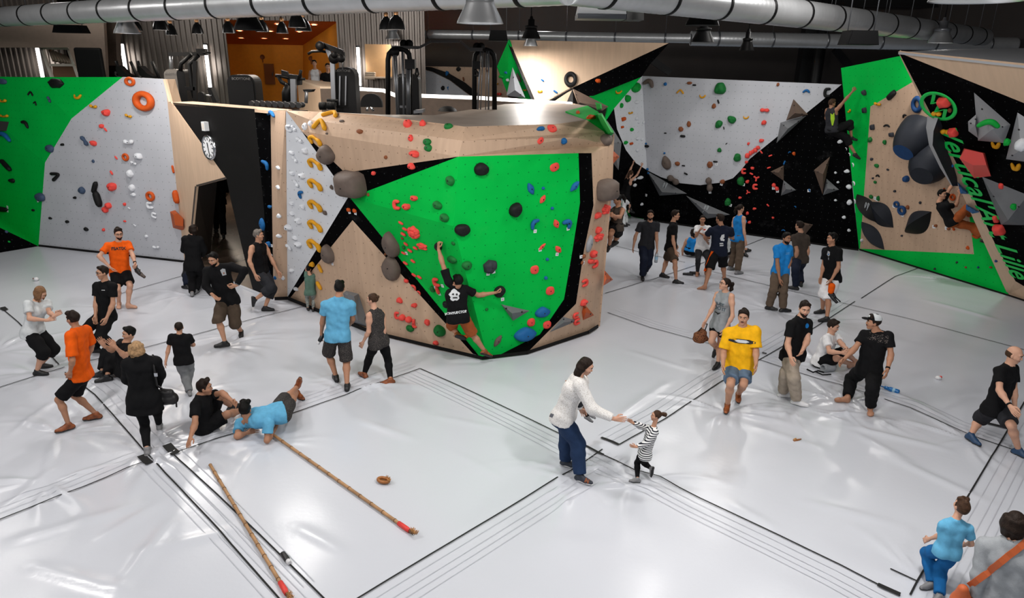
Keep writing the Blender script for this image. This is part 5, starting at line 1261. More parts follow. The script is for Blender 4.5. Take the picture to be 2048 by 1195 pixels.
cA = [(1855, 232), (1852, 255), (1858, 290), (1880, 335), (1902, 370)]; cB = [(1876, 236), (1867, 262), (1865, 290), (1884, 330), (1905, 372)]; cC = [(1884, 240), (1894, 270), (1905, 300), (1912, 335), (1916, 372)]
mk = lambda row, dy: [gy(x, y, pin[1].y + dy + (y - 232) * .0045) for x, y in row]
ra_, rb_, rc_ = mk(cA, .25), mk(cB, -.25), mk(cC, -.02)
m_ = MB()
for k in range(4): m_.poly([ra_[k], rb_[k], rb_[k + 1], ra_[k + 1]], smooth=True)
world(o, m_, 'outer_face', VL, weld=True); m_ = MB()
for k in range(4): m_.poly([rb_[k], rc_[k], rc_[k + 1], rb_[k + 1]], smooth=True)
world(o, m_, 'inner_face', VD, weld=True)
bw = plane3(outer[2], outer[3], pin[3])
pyramid('climbing_volume', [(1915, 364), (1940, 388), (1921, 387)], (1926, 381), .22, HM['blue'], 'upper blue wedge volume under the climber\'s hand on the prow edge', plane=bw)
pyramid('climbing_volume', [(1932, 408), (1960, 424), (1945, 427), (1932, 419)], (1943, 417), .22, HM['blue'], 'lower blue wedge volume at the climber\'s knee on the prow edge', plane=bw)
# the lettering and round emblem on the prow
pa, pb = on_plane(1893, 262, *PP), on_plane(2039, 552, *PP)
u_ = (pb - pa).normalized(); v_ = PP[1].cross(u_)
Mt = Matrix((u_, v_, PP[1])).transposed().to_4x4()
def prow_text(body, px0, px1, size):
    a, b = on_plane(*px0, *PP), on_plane(*px1, *PP); Mx = Mt.copy(); Mx.translation = (a + b) / 2 + PP[1] * .012
    o = text_mesh('lettering', body, EMG, 1.0, Matrix.Identity(4), None, .004, .28, .012, 1.05)
    xs = [v.co.x for v in o.data.vertices]; ys = [v.co.y for v in o.data.vertices]; L_ = max(xs) - min(xs); cx_ = (max(xs) + min(xs)) / 2; cy_ = (max(ys) + min(ys)) / 2
    k = (b - a).length / L_
    o.data.transform(Mx @ Matrix.Diagonal((k, size, 1, 1)) @ Matrix.Translation((-cx_, -cy_, 0)))
    return o
t0_ = prow_text("Vertical'Art Lille", (1893, 256), (2045, 558), .62); t0_.parent = wp
pcn = on_plane(1876, 209, *PP); em_ = empty('wall_emblem', pcn, 'round green emblem with a zigzag stroke near the top of the prow', 'emblem')
a_, b_ = on_plane(1853, 178, *PP), on_plane(1903, 242, *PP); R_ = (b_ - a_).length / 2 * .86
x_ = (b_ - a_).normalized(); y_ = PP[1].cross(x_); Me = Matrix((x_, y_, PP[1])).transposed().to_4x4(); Me.translation = (a_ + b_) / 2 + PP[1] * .03
world(em_, MB().lathe([(R_ * .80, 0), (R_ * .80, .008), (R_, .008), (R_, 0)], 40, Me), 'ring', EMG)
Z = [(-.78, .30), (-.25, -.22), (-.25, .38), (.30, -.36), (.30, .28), (.82, -.22)]
m_ = MB()
for k in range(5): m_.bar(Me @ Vector((Z[k][0] * R_, Z[k][1] * R_, .004)), Me @ Vector((Z[k + 1][0] * R_, Z[k + 1][1] * R_, .004)), R_ * .17, .010)
world(em_, m_, 'zigzag', EMG)

# ------------------------------------------------------------------ people: smooth bodies grown from posed limbs
def V3(p): return np.array([p[0], p[1], p[2]], float)
class Field:
    """a solid built of rounded limbs that melt into each other"""
    def __init__(s, k=.03): s.k = k; s.pr = []; s.cut = []; s.sub = []; s.wr = 0.0; s.seed = 1.0
    def cone(s, a, b, ra, rb=None): s.pr.append(('c', V3(a), V3(b), ra, ra if rb is None else rb)); return s
    def chain(s, pts, rs):
        for i in range(len(pts) - 1): s.cone(pts[i], pts[i + 1], rs[i], rs[i + 1])
        return s
    def ell(s, c, R, rad): s.pr.append(('e', V3(c), np.array(R, float), np.array(rad, float))); return s
    def plane(s, p, n): s.cut.append((V3(p), V3(n) / np.linalg.norm(V3(n)))); return s
    def minus(s, a, b, ra, rb=None): s.sub.append((V3(a), V3(b), ra, ra if rb is None else rb)); return s
    def bounds(s):
        lo = np.full(3, 1e9); hi = -lo
        for p in s.pr:
            if p[0] == 'c':
                r = max(p[3], p[4]); lo = np.minimum(lo, np.minimum(p[1], p[2]) - r); hi = np.maximum(hi, np.maximum(p[1], p[2]) + r)
            else:
                r = p[3].max(); lo = np.minimum(lo, p[1] - r); hi = np.maximum(hi, p[1] + r)
        return lo, hi
    def fill(s, o, v, n):
        D = np.full(n, 1.0, np.float32)
        ax = [o[i] + v * np.arange(n[i]) for i in range(3)]
        def grid(lo, hi):
            sl = []
            for i in range(3):
                a = max(0, int(math.floor((lo[i] - o[i]) / v))); b = min(n[i], int(math.ceil((hi[i] - o[i]) / v)) + 1)
                if b <= a: return None
                sl.append(slice(a, b))
            X, Y, Z = np.meshgrid(ax[0][sl[0]], ax[1][sl[1]], ax[2][sl[2]], indexing='ij')
            return tuple(sl), X, Y, Z
        def cone_d(X, Y, Z, a, b, ra, rb):
            d = b - a; L2 = max(float(d @ d), 1e-10)
            t = np.clip(((X - a[0]) * d[0] + (Y - a[1]) * d[1] + (Z - a[2]) * d[2]) / L2, 0, 1)
            return np.sqrt((X - a[0] - t * d[0]) ** 2 + (Y - a[1] - t * d[1]) ** 2 + (Z - a[2] - t * d[2]) ** 2) - (ra + (rb - ra) * t)
        mg = s.k + 3 * v
        for p in s.pr:
            if p[0] == 'c':
                r = max(p[3], p[4]) + mg; g = grid(np.minimum(p[1], p[2]) - r, np.maximum(p[1], p[2]) + r)
                if g is None: continue
                sl, X, Y, Z = g; d = cone_d(X, Y, Z, p[1], p[2], p[3], p[4])
            else:
                r = p[3].max() + mg; g = grid(p[1] - r, p[1] + r)
                if g is None: continue
                sl, X, Y, Z = g; q = np.stack([X - p[1][0], Y - p[1][1], Z - p[1][2]], -1) @ p[2]
                d = (np.sqrt(((q / p[3]) ** 2).sum(-1)) - 1) * p[3].min()
            e = D[sl]; h = np.maximum(s.k - np.abs(e - d), 0) / s.k
            D[sl] = np.minimum(e, d) - h * h * s.k * .25
        if s.wr:
            X, Y, Z = np.meshgrid(*ax, indexing='ij'); q = s.seed
            D += s.wr * (np.sin(31 * Z + 9 * np.sin(7 * X + q) + q) * np.sin(17 * X + 13 * Y + 2 * q) + .6 * np.sin(55 * Z + 23 * X - 29 * Y + 3 * q + 2 * np.sin(20 * Y)))
        if s.cut or s.sub:
            X, Y, Z = np.meshgrid(*ax, indexing='ij')
            for p, nn in s.cut: D = np.maximum(D, (X - p[0]) * nn[0] + (Y - p[1]) * nn[1] + (Z - p[2]) * nn[2])
            for a, b, ra, rb in s.sub: D = np.maximum(D, -cone_d(X, Y, Z, a, b, ra, rb))
        return D.astype(np.float32)
def surface(fields, v):
    """skin of the union of the fields as vertices and quads"""
    lo = np.min([f.bounds()[0] for f in fields], 0) - 3 * v; hi = np.max([f.bounds()[1] for f in fields], 0) + 3 * v
    n = tuple(int(x) for x in np.ceil((hi - lo) / v) + 1)
    D = None
    for f in fields:
        d = f.fill(lo, v, n); D = d if D is None else np.minimum(D, d)
    D[0], D[-1], D[:, 0], D[:, -1], D[:, :, 0], D[:, :, -1] = 1, 1, 1, 1, 1, 1
    ins = D < 0
    c = [ins[i:n[0] - 1 + i, j:n[1] - 1 + j, k:n[2] - 1 + k] for i in (0, 1) for j in (0, 1) for k in (0, 1)]
    sm_ = sum(x.astype(np.int8) for x in c); act = (sm_ > 0) & (sm_ < 8)
    I = np.argwhere(act); idx = -np.ones(act.shape, np.int64); idx[act] = np.arange(len(I))
    acc = np.zeros((len(I), 3)); cnt = np.zeros(len(I))
    cor = [(i, j, k) for i in (0, 1) for j in (0, 1) for k in (0, 1)]
    dv = [D[I[:, 0] + a, I[:, 1] + b, I[:, 2] + cc] for a, b, cc in cor]
    for a in range(8):
        for b in range(a + 1, 8):
            if sum(abs(cor[a][q] - cor[b][q]) for q in range(3)) != 1: continue
            m = (dv[a] < 0) != (dv[b] < 0); t = np.where(m, dv[a] / np.where(m, dv[a] - dv[b], 1), 0)
            pa, pb = np.array(cor[a], float), np.array(cor[b], float)
            acc += np.where(m[:, None], pa + t[:, None] * (pb - pa), 0); cnt += m
    P = lo + v * (I + acc / np.maximum(cnt, 1)[:, None])
    Q = []
    for axn in range(3):
        o1, o2 = [(1, 2), (2, 0), (0, 1)][axn]
        A = ins; sl0 = [slice(None)] * 3; sl1 = [slice(None)] * 3; sl0[axn] = slice(0, -1); sl1[axn] = slice(1, None)
        ch = A[tuple(sl0)] != A[tuple(sl1)]; E = np.argwhere(ch)
        E = E[(E[:, o1] > 0) & (E[:, o2] > 0) & (E[:, o1] < n[o1] - 1) & (E[:, o2] < n[o2] - 1)]
        if not len(E): continue
        flip = A[E[:, 0], E[:, 1], E[:, 2]]
        def cell(d1, d2):
            e = E.copy(); e[:, o1] += d1; e[:, o2] += d2; return idx[e[:, 0], e[:, 1], e[:, 2]]
        q = np.stack([cell(-1, -1), cell(0, -1), cell(0, 0), cell(-1, 0)], -1)
        q[~flip] = q[~flip][:, ::-1]; Q.append(q)
    return P, np.concatenate(Q) if Q else np.zeros((0, 4), int)
def np_mesh(name, chunks, m, parent):
    Vs, Qs, off = [], [], 0
    for P, Q in chunks: Vs.append(P); Qs.append(Q + off); off += len(P)
    Vv, Q = np.concatenate(Vs), np.concatenate(Qs)
    me = bpy.data.meshes.new(name); me.vertices.add(len(Vv)); me.vertices.foreach_set('co', Vv.ravel())
    me.loops.add(Q.size); me.loops.foreach_set('vertex_index', Q.ravel().astype(np.int32)); me.polygons.add(len(Q))
    me.polygons.foreach_set('loop_start', np.arange(0, Q.size, 4, dtype=np.int32)); me.polygons.foreach_set('loop_total', np.full(len(Q), 4, np.int32))
    me.polygons.foreach_set('use_smooth', np.ones(len(Q), bool)); me.update(); me.validate(); me.materials.append(m)
    o = bpy.data.objects.new(name, me); COL.objects.link(o)
    return local(o, parent) if parent is not None else o
def cloth(name, rgb, rough=.85, pattern=None):
    if name in MATS: return MATS[name]
    m = mat(name, rgb, rough, noise=.10, nscale=14, spec=.15, bump=.25, bscale=90)
    if pattern:
        nt = m.node_tree; N, L = nt.nodes, nt.links; b = N['Principled BSDF']; tc = [x for x in N if x.type == 'TEX_COORD'][0]
        if pattern[0] == 'stripes':
            w = N.new('ShaderNodeTexWave'); w.bands_direction = 'Z'; w.inputs['Scale'].default_value = pattern[2]; w.inputs['Distortion'].default_value = 0.6
            L.new(tc.outputs['Object'], w.inputs['Vector']); src = w.outputs['Fac']; th = pattern[3]
        else:
            w = N.new('ShaderNodeTexNoise'); w.inputs['Scale'].default_value = pattern[2]; w.inputs['Detail'].default_value = 2; L.new(tc.outputs['Object'], w.inputs['Vector']); src = w.outputs[0]; th = pattern[3]
        g = N.new('ShaderNodeMath'); g.operation = 'GREATER_THAN'; g.inputs[1].default_value = th; L.new(src, g.inputs[0])
        mx = N.new('ShaderNodeMix'); mx.data_type = 'RGBA'; mx.inputs['A'].default_value = lin(rgb); mx.inputs['B'].default_value = lin(pattern[1]); L.new(g.outputs[0], mx.inputs['Factor']); L.new(mx.outputs['Result'], b.inputs['Base Color'])
    return m
SKINS = {'fair': (196, 150, 126), 'tan': (168, 122, 96), 'mid': (182, 136, 110), 'olive': (150, 108, 84)}
def skin(k): return mat('skin_' + k, SKINS[k], .55, noise=.04, nscale=20, spec=.3)
EYEW = mat('eye_white', (224, 220, 214), .3); IRIS = mat('eye_iris', (40, 28, 22), .2); LIP = mat('lips', (150, 84, 76), .5)
HAIRC = {'black': (15, 13, 12), 'dark': (34, 25, 20), 'brown': (62, 44, 32), 'light': (120, 88, 62), 'blond': (158, 126, 92), 'grey': (110, 104, 98)}
def hairm(k): return mat('hair_' + k, HAIRC[k], .5, noise=.35, nscale=40, bump=.5, bscale=120, spec=.12)
def rot_to(x, y, z): return np.stack([x, y, z], 1)
def nrm(a): return a / max(np.linalg.norm(a), 1e-9)

def hand_chunk(w, fdir, palm, s, curl, side, spread=.0, v=.0042):
    """wrist point, direction of the fingers, palm normal; five separate fingers"""
    z = nrm(fdir); y = nrm(palm - z * (palm @ z)); x = np.cross(y, z) * side      # x points to the thumb side
    T = lambda a, b, c: w + (x * a + y * b + z * c) * s
    f = Field(.012)
    for a in (-.030, -.010, .011, .031): f.cone(T(a * .6, 0, .0), T(a, 0, .088), .0150 * s, .0125 * s)
    f.cone(T(0, 0, -.035), T(0, 0, .02), .026 * s, .024 * s)
    out = [f]
    for a, L, r in ((-.032, .060, .0078), (-.011, .074, .0086), (.011, .080, .0090), (.032, .072, .0088)):
        g = Field(.004); p = T(a, 0, .086); an = 0.0; d = .5
        pts = [p]
        for k, ln in enumerate((.45, .31, .24)):
            an += curl * (0.75, .8, .55)[k]
            dirv = z * math.cos(an) + y * math.sin(an) + x * (a * (2.2 + spread * 6)); pts.append(pts[-1] + nrm(dirv) * L * ln * s)
        g.chain(pts, [r * s, r * .95 * s, r * .86 * s, r * .74 * s]); out.append(g)
    g = Field(.006); p0 = T(.024, .004, .022); p1 = T(.055, .014 + .012 * curl, .052); p2 = T(.062 - .02 * min(curl, 1), .022 + .022 * curl, .083); p3 = T(.060 - .035 * min(curl, 1), .026 + .032 * curl, .106)
    g.chain([p0, p1, p2, p3], [.015 * s, .0115 * s, .0098 * s, .0082 * s]); out.append(g)
    return surface(out, v)

FEET_ON = []
def person(label, h, yaw, J, look=None, tilt=0.0, ground=None, dist=None, sk='mid', build=1.0, fem=False, child=False, top=None, bottom=None, shoes=None, hair=('short', 'dark'), beard=None, extras=None, curl=(.35, .35), plane_d=0.0, face=True, sole=None, glasses=False, palmn=(None, None), hidehands=False):
    s = h / 1.75
    # reference upright plane facing the camera, through the ground point
    if ground is not None: G = np.array(gz(*ground))
    else:
        d = ray(*J['hip']); hd = math.hypot(d.x, d.y); G = np.array([d.x / hd * dist, d.y / hd * dist, 0.0])
    up = np.array([0, 0, 1.0]); c = nrm(np.array([-G[0], -G[1], 0])); rg = np.cross(c, up) * -1
    rg = np.array([-c[1], c[0], 0]) if False else np.cross(up, c)
    C0 = np.array(CC)
    def at(px, py, d=0.0):
        r = np.array(ray(px, py)); t = ((G + c * (d + plane_d) - C0) @ c) / (r @ c); return C0 + r * t
    def depth(P): return (P - G) @ c - plane_d
    a = math.radians(yaw); f = c * math.cos(a) + rg * math.sin(a); lat = np.cross(up, f)
    def taylor(par, L, px, py, sg=None):
        r = nrm(np.array(ray(px, py))); m = C0 + r * ((par - C0) @ r); q = L * L - ((m - par) ** 2).sum()
        if q <= 0: return m
        q = math.sqrt(q); n_, f_ = m - r * q, m + r * q
        if sg == 'n': return n_
        if sg == 'f': return f_
        if isinstance(sg, (int, float)): return at(px, py, sg)
        return n_ if (n_ - par) @ f > (f_ - par) @ f else f_
    g = lambda k, dflt=None: J.get(k, dflt)
    hip = at(*J['hip'])
    neck = at(*J['neck'])
    tors = nrm(neck - hip); TL = np.linalg.norm(neck - hip)
    sw = (.165 if fem else .185) * s * (1.0 if not child else .92); hw = .088 * s
    P = {}
    sy = math.radians(J.get('shyaw', yaw)); slat = np.cross(up, c * math.cos(sy) + rg * math.sin(sy)); slat = nrm(slat - tors * (slat @ tors)); hlat = nrm(lat - tors * (lat @ tors) * .6)
    for sd, sg in (('L', 1), ('R', -1)):
        q = g('sh' + sd); b_ = neck + slat * sg * sw - tors * .078 * s
        P['sh' + sd] = b_ if q is None else at(q[0], q[1], q[2] if len(q) > 2 else depth(b_))
        P['hp' + sd] = hip + hlat * sg * hw - tors * .02
    fwd = nrm(np.cross(slat, tors)); fwd = fwd if fwd @ f > 0 else -fwd
    for sd, sg in (('L', 1), ('R', -1)):
        sh = P['sh' + sd]; q = g('el' + sd)
        if q is None: P['el' + sd] = sh + (-tors * .275 + slat * sg * .07 - fwd * .03) * s
        else: P['el' + sd] = taylor(sh, .285 * s, q[0], q[1], q[2] if len(q) > 2 else None)
        q = g('wr' + sd); el = P['el' + sd]
        if q is None: P['wr' + sd] = el + (-tors * .235 + fwd * .08 - slat * sg * .01) * s
        else: P['wr' + sd] = taylor(el, .25 * s, q[0], q[1], q[2] if len(q) > 2 else None)
        for jn in ('el', 'wr'):
            if P[jn + sd][2] < .05 * s and g(jn + sd) is not None: P[jn + sd] = np.array(gz(g(jn + sd)[0], g(jn + sd)[1], .05 * s))
        hp = P['hp' + sd]; q = g('an' + sd)
        if q is None: an = hp + np.array([0, 0, 0]) + lat * sg * .03 * s; an[2] = max(.085 * s, hp[2] - .84 * s)
        elif len(q) > 2 and isinstance(q[2], str): an = at(q[0], q[1], float(q[2]))
        else: an = np.array(gz(q[0], q[1], q[2] if len(q) > 2 else .085 * s))
        P['an' + sd] = an; L1, L2 = .435 * s, .415 * s; q = g('kn' + sd)
        if q is None:
            dv_ = an - hp; dl = np.linalg.norm(dv_); dl2 = min(dl, (L1 + L2) * .999); x_ = (L1 * L1 - L2 * L2 + dl2 * dl2) / (2 * dl2); hh = math.sqrt(max(L1 * L1 - x_ * x_, 1e-6)); u = dv_ / dl
            pole = f + lat * sg * J.get('splay', .12); pole = nrm(pole - u * (pole @ u)); P['kn' + sd] = hp + u * x_ * (dl / dl2) + pole * hh
        elif len(q) > 2: P['kn' + sd] = taylor(hp, L1, q[0], q[1], q[2])
        else:
            r = nrm(np.array(ray(q[0], q[1]))); t0 = (hp - C0) @ r; best = None
            for t in np.linspace(t0 - .6 * s, t0 + .6 * s, 121):
                k_ = C0 + r * t; e_ = (np.linalg.norm(k_ - hp) - L1) ** 2 + (np.linalg.norm(k_ - an) - L2) ** 2 - .01 * ((k_ - (hp + an) / 2) @ f)
                if best is None or e_ < best[0]: best = (e_, k_)
            P['kn' + sd] = best[1]
        q = g('to' + sd)
        if q is None:
            fd = nrm(f + lat * sg * .18); P['to' + sd] = an + fd * .15 * s; P['to' + sd][2] = an[2] - .055 * s
        elif len(q) > 2 and isinstance(q[2], str): P['to' + sd] = at(q[0], q[1], float(q[2]))
        else: P['to' + sd] = np.array(gz(q[0], q[1], q[2] if len(q) > 2 else .028 * s))
        tv = P['to' + sd] - an; P['to' + sd] = an + tv / np.linalg.norm(tv) * (.165 * s)
        if an[2] < .12 and q is None or (an[2] < .12 and P['to' + sd][2] < .028 * s): P['to' + sd][2] = .03 * s
    # head
    hs_ = s * (1.12 if child else 1.0) * (.96 if fem else 1.0)
    hd = g('head'); lk = math.radians(yaw if look is None else look); hf = c * math.cos(lk) + rg * math.sin(lk)
    hc = (neck + tors * .155 * s + fwd * .03 * s) if hd is None else at(hd[0], hd[1], hd[2] if len(hd) > 2 else depth(neck) + float((fwd @ c)) * .035 * s)
    ti = math.radians(tilt); hz = hf * math.cos(ti) - up * math.sin(ti); hu = hf * math.sin(ti) + up * math.cos(ti); ro = math.radians(J.get('roll', 0)); hx0 = np.cross(hu, hz); hx = hx0 * math.cos(ro) + hu * math.sin(ro); hu = np.cross(hz, hx)
    HR = rot_to(hx, hu, hz); k9 = .93 * hs_
    Hp = lambda x, y, z: hc + HR @ (np.array([x, y, z]) * k9)
    dcam = np.linalg.norm(G - C0); v = .0125 * max(1, dcam / 13); vh = .0062 * max(1, dcam / 13)
    root = empty('person', (float(G[0]), float(G[1]), 0.0), label, 'person')
    SK = skin(sk); b = build * s
    # --- body
    B = Field(.035 * s)
    bw_ = .92 if fem else 1.0
    mid = hip + (neck - hip) * .42; chest = hip + (neck - hip) * .74
    def pair(c0, l0, w0, r0, c1, l1, w1, r1, F):
        for sg in (-1, 1): F.cone(c0 + l0 * sg * w0, c1 + l1 * sg * w1, r0, r1)
    def torso(F, e=0.0, low=None):
        pair(hip - tors * .02 * s, hlat, .072 * b, .100 * b + e, mid, nrm(hlat + slat), (.055 if fem else .062) * b, (.082 if fem else .094) * b + e, F)
        pair(mid, nrm(hlat + slat), (.055 if fem else .062) * b, (.082 if fem else .094) * b + e, chest, slat, .085 * b * bw_, .098 * b * bw_ + e, F)
        F.cone(P['shL'] * .80 + P['shR'] * .20 - tors * .02 * s, P['shL'] * .20 + P['shR'] * .80 - tors * .02 * s, .058 * b * bw_ + e)
        for sd in 'LR': F.cone(neck - tors * .012 * s - fwd * .01 * s, P['sh' + sd] * .85 + neck * .15, .040 * b + e * .8, .040 * b + e * .8)
        F.cone(neck - tors * .05 * s, chest, .06 * b + e, .085 * b + e)
        for sg in (-1, 1): F.ell(hip + hlat * sg * .068 * b - f * .045 * s - tors * .035 * s, np.eye(3), [.088 * b + e] * 3)
        if fem and not child:
            for sg in (-1, 1): F.ell(chest + slat * sg * .075 * b + fwd * .075 * b - tors * .015 * s, np.eye(3), [.062 * b + e] * 3)
    torso(B)
    B.chain([neck - tors * .01 * s, hc - HR @ np.array([0, .05, .015]) * hs_], [.058 * b * bw_, .052 * b * bw_])
    for sd in 'LR':
        sh, el, wr = P['sh' + sd], P['el' + sd], P['wr' + sd]; t_ = .88 if fem else 1.0
        B.cone(sh, sh + (el - sh) * .35, .052 * b * t_, .048 * b * t_); B.cone(sh + (el - sh) * .35, el, .048 * b * t_, .036 * b * t_)
        B.chain([el, el + (wr - el) * .28, wr], [.038 * b * t_, .040 * b * t_, .026 * b * t_])
        hp, kn, an, to = P['hp' + sd], P['kn' + sd], P['an' + sd], P['to' + sd]
        B.chain([hp, hp + (kn - hp) * .5, kn], [.088 * b, .075 * b, .054 * b])
        cb = nrm(kn - (hp + an) / 2 + 1e-6) * -.014 * s
        B.chain([kn, kn + (an - kn) * .30 + cb, an], [.052 * b, .055 * b, .034 * b])
        if shoes is None:
            d_ = nrm(to - an); sole_n = nrm(np.cross(np.cross(d_, an - kn), d_)) if True else 0
            heel = an - (up * .05 if an[2] < .12 else nrm(an - kn) * -.05) * s
            B.cone(an, heel - nrm(to - an) * .02, .034 * s, .032 * s); B.cone(heel, to, .032 * s, .024 * s); B.cone(an, an + (to - an) * .7, .034 * s, .026 * s)
            tl = nrm(np.cross(d_, nrm(an - kn)))
            for q in range(5): B.cone(to + tl * (q - 2) * .016 * s - d_ * .03 * s, to + tl * (q - 2) * .017 * s + d_ * (.018 - .006 * abs(q - (1.0 if sd == 'L' else 3.0))) * s, .012 * s, .009 * s)
    chunks = [surface([B], v)]
    # --- head
    Fh = Field(.022 * hs_)
    Fh.ell(Hp(0, .030, -.012), HR, np.array([.077, .095, .098]) * k9); Fh.ell(Hp(0, -.042, .022), HR, np.array([.059, .078, .070]) * k9); Fh.cone(Hp(0, -.096, .052), Hp(0, -.10, .058), .026 * k9)
    for sg in (-1, 1): Fh.cone(Hp(.034 * sg, -.028, .058), Hp(.05 * sg, -.02, .03), .030 * k9); Fh.cone(Hp(.018 * sg, .034, .083), Hp(.045 * sg, .032, .066), .014 * k9)
    Fh.chain([Hp(0, -.06, -.02), neck + tors * .01], [.050 * k9, .054 * b * bw_])
    Fn = Field(.008); Fn.cone(Hp(0, .022, .086), Hp(0, -.028, .104), .008 * k9, .0115 * k9); Fn.cone(Hp(-.010, -.032, .093), Hp(.010, -.032, .093), .0095 * k9)
    for sg in (-1, 1): Fn.ell(Hp(.078 * sg, -.008, -.008), HR, np.array([.011, .032, .020]) * k9)
    chunks.append(surface([Fh, Fn], vh))
    for sd, sg, ci in (('L', 1, 0), ('R', -1, 1)):
        if hidehands: break
        fd = P['wr' + sd] - P['el' + sd]; q = g('hd' + sd)
        if q is not None: fd = at(q[0], q[1], q[2] if len(q) > 2 else depth(P['wr' + sd])) - P['wr' + sd]
        pn = palmn[ci]; pn = (-slat * sg + .2 * fwd) if pn is None else (c * pn[0] + rg * pn[1] + up * pn[2])
        chunks.append(hand_chunk(P['wr' + sd] + nrm(fd) * .01 * s, fd, np.array(pn, float) + 1e-4, s * (.92 if fem else 1), curl[ci], sg if True else 1, v=.0045 * max(1, dcam / 13)))
    np_mesh('body', chunks, SK, root)
    # --- face details
    if face:
        for sg in (-1, 1):
            e_ = Field(.004); e_.ell(Hp(.031 * sg, .008, .078), HR, np.array([.0150, .0072, .012]) * k9); np_mesh('eye', [surface([e_], .0035)], EYEW, root)
            e_ = Field(.004); e_.ell(Hp(.031 * sg, .008, .0875), HR, np.array([.0082, .0074, .004]) * k9); np_mesh('iris', [surface([e_], .0022)], IRIS, root)
            e_ = Field(.004); e_.chain([Hp(.014 * sg, .031, .0985), Hp(.034 * sg, .035, .0945), Hp(.052 * sg, .026, .080)], [.0048 * k9, .0052 * k9, .0040 * k9]); np_mesh('eyebrow', [surface([e_], .003)], hairm(hair[1]), root)
        e_ = Field(.004); e_.chain([Hp(-.024, -.067, .080), Hp(0, -.066, .091), Hp(.024, -.067, .080)], [.005 * k9, .0085 * k9, .005 * k9]); np_mesh('mouth', [surface([e_], .003)], LIP, root)
        if glasses:
            m_ = MB()
            for sg in (-1, 1):
                m_.tube([Hp(.032 * sg + .022 * math.cos(t), .006 + .017 * math.sin(t), .099) for t in np.linspace(0, 6.283, 15)], .0022 * k9, 6); m_.tube([Hp(.054 * sg, .01, .096), Hp(.078 * sg, .012, .0)], .002, 6)
            m_.tube([Hp(-.01, .01, .1), Hp(.01, .01, .1)], .002, 6); world(root, m_, 'glasses', BLK)
    # --- hair
    hk, hcol = hair; HM_ = hairm(hcol)
    if hk != 'bald':
        Fq = Field(.02); gr = .004 if hk == 'buzz' else .0065
        Fq.ell(Hp(0, .036, -.016), HR, (np.array([.078, .096, .099]) + gr) * k9)
        if hk == 'short' or hk == 'tousled':
            for (x, y, z, r) in [(-.035, .105, .035, .030), (.02, .108, .038, .032), (.045, .098, .042, .024), (-.05, .095, .035, .024), (0, .108, -.03, .036), (-.005, .103, .062, .018)]: Fq.cone(Hp(x, y, z), Hp(x * 1.2, y + (.018 if hk == 'tousled' else 0), z + .01), r * k9)
        Fq.plane(Hp(0, .088, .072), HR @ np.array([0, -.60, .80])); Fq.plane(Hp(0, -.055, 0), HR @ np.array([0, -1, -.25])); Fq.wr = .0032; Fq.seed = h * 7
        fl_ = [Fq]
        Fz = Field(.01)
        for sg in (-1, 1): Fz.chain([Hp(.073 * sg, .05, .030), Hp(.0745 * sg, .015, .016), Hp(.071 * sg, -.022, .010)], [.011 * k9, .010 * k9, .006 * k9])
        fl_.append(Fz)
        if hk in ('bob', 'long', 'swing'):
            F2 = Field(.03)
            L_ = {'bob': -.13, 'long': -.24, 'swing': -.11}[hk]
            for (x, z) in [(-.075, -.02), (-.06, -.06), (-.025, -.085), (.025, -.085), (.06, -.06), (.075, -.02)]:
                if hk == 'swing': F2.chain([Hp(x, .07, z), Hp(x * 1.1, -.02, z + .02), Hp(x * 1.15, L_, z + .05)], [.035 * k9, .034 * k9, .016 * k9])
                else: F2.chain([Hp(x, .06, z), Hp(x * 1.12, -.03, z - .01), Hp(x * 1.05, L_ + .012 * math.sin(40 * x), z - (.02 if hk == 'long' else .0))], [.036 * k9, .034 * k9, .018 * k9])
            if hk == 'swing':
                for sg in (-1, 1): F2.chain([Hp(.07 * sg, .05, .03), Hp(.085 * sg, -.04, .06), Hp(.08 * sg, -.13, .085)], [.024 * k9, .024 * k9, .010 * k9])
            F2.wr = .003; fl_.append(F2)
        if hk == 'pony':
            F2 = Field(.02); pl = J.get('pony', [(0, .06, -.10), (0, .03, -.15), (0, -.06, -.165), (0, -.15, -.14)]); F2.chain([Hp(*q) for q in pl], [.02 * k9, .034 * k9, .036 * k9, .012 * k9]); F2.wr = .004; fl_.append(F2)
        if hk == 'bun':
            F2 = Field(.02); F2.ell(Hp(0, .075, -.12), HR, np.array([.032, .032, .032]) * k9); F2.wr = .003; fl_.append(F2)
        if hk == 'hood':
            F2 = Field(.03); F2.chain([Hp(-.06, -.09, -.09), Hp(0, -.10, -.12), Hp(.06, -.09, -.09)], [.05, .06, .05]); fl_.append(F2)
        np_mesh('hair', [surface(fl_, vh)], HM_, root)
    else:
        Fq = Field(.02); Fq.ell(Hp(0, .0, -.03), HR, np.array([.082, .08, .088]) * k9); Fq.plane(Hp(0, .035, 0), HR @ np.array([0, 1, .3])); Fq.plane(Hp(0, 0, .005), HR @ np.array([0, 0, 1])); Fq.plane(Hp(0, -.045, 0), HR @ np.array([0, -1, 0])); np_mesh('hair', [surface([Fq], vh)], HM_, root)
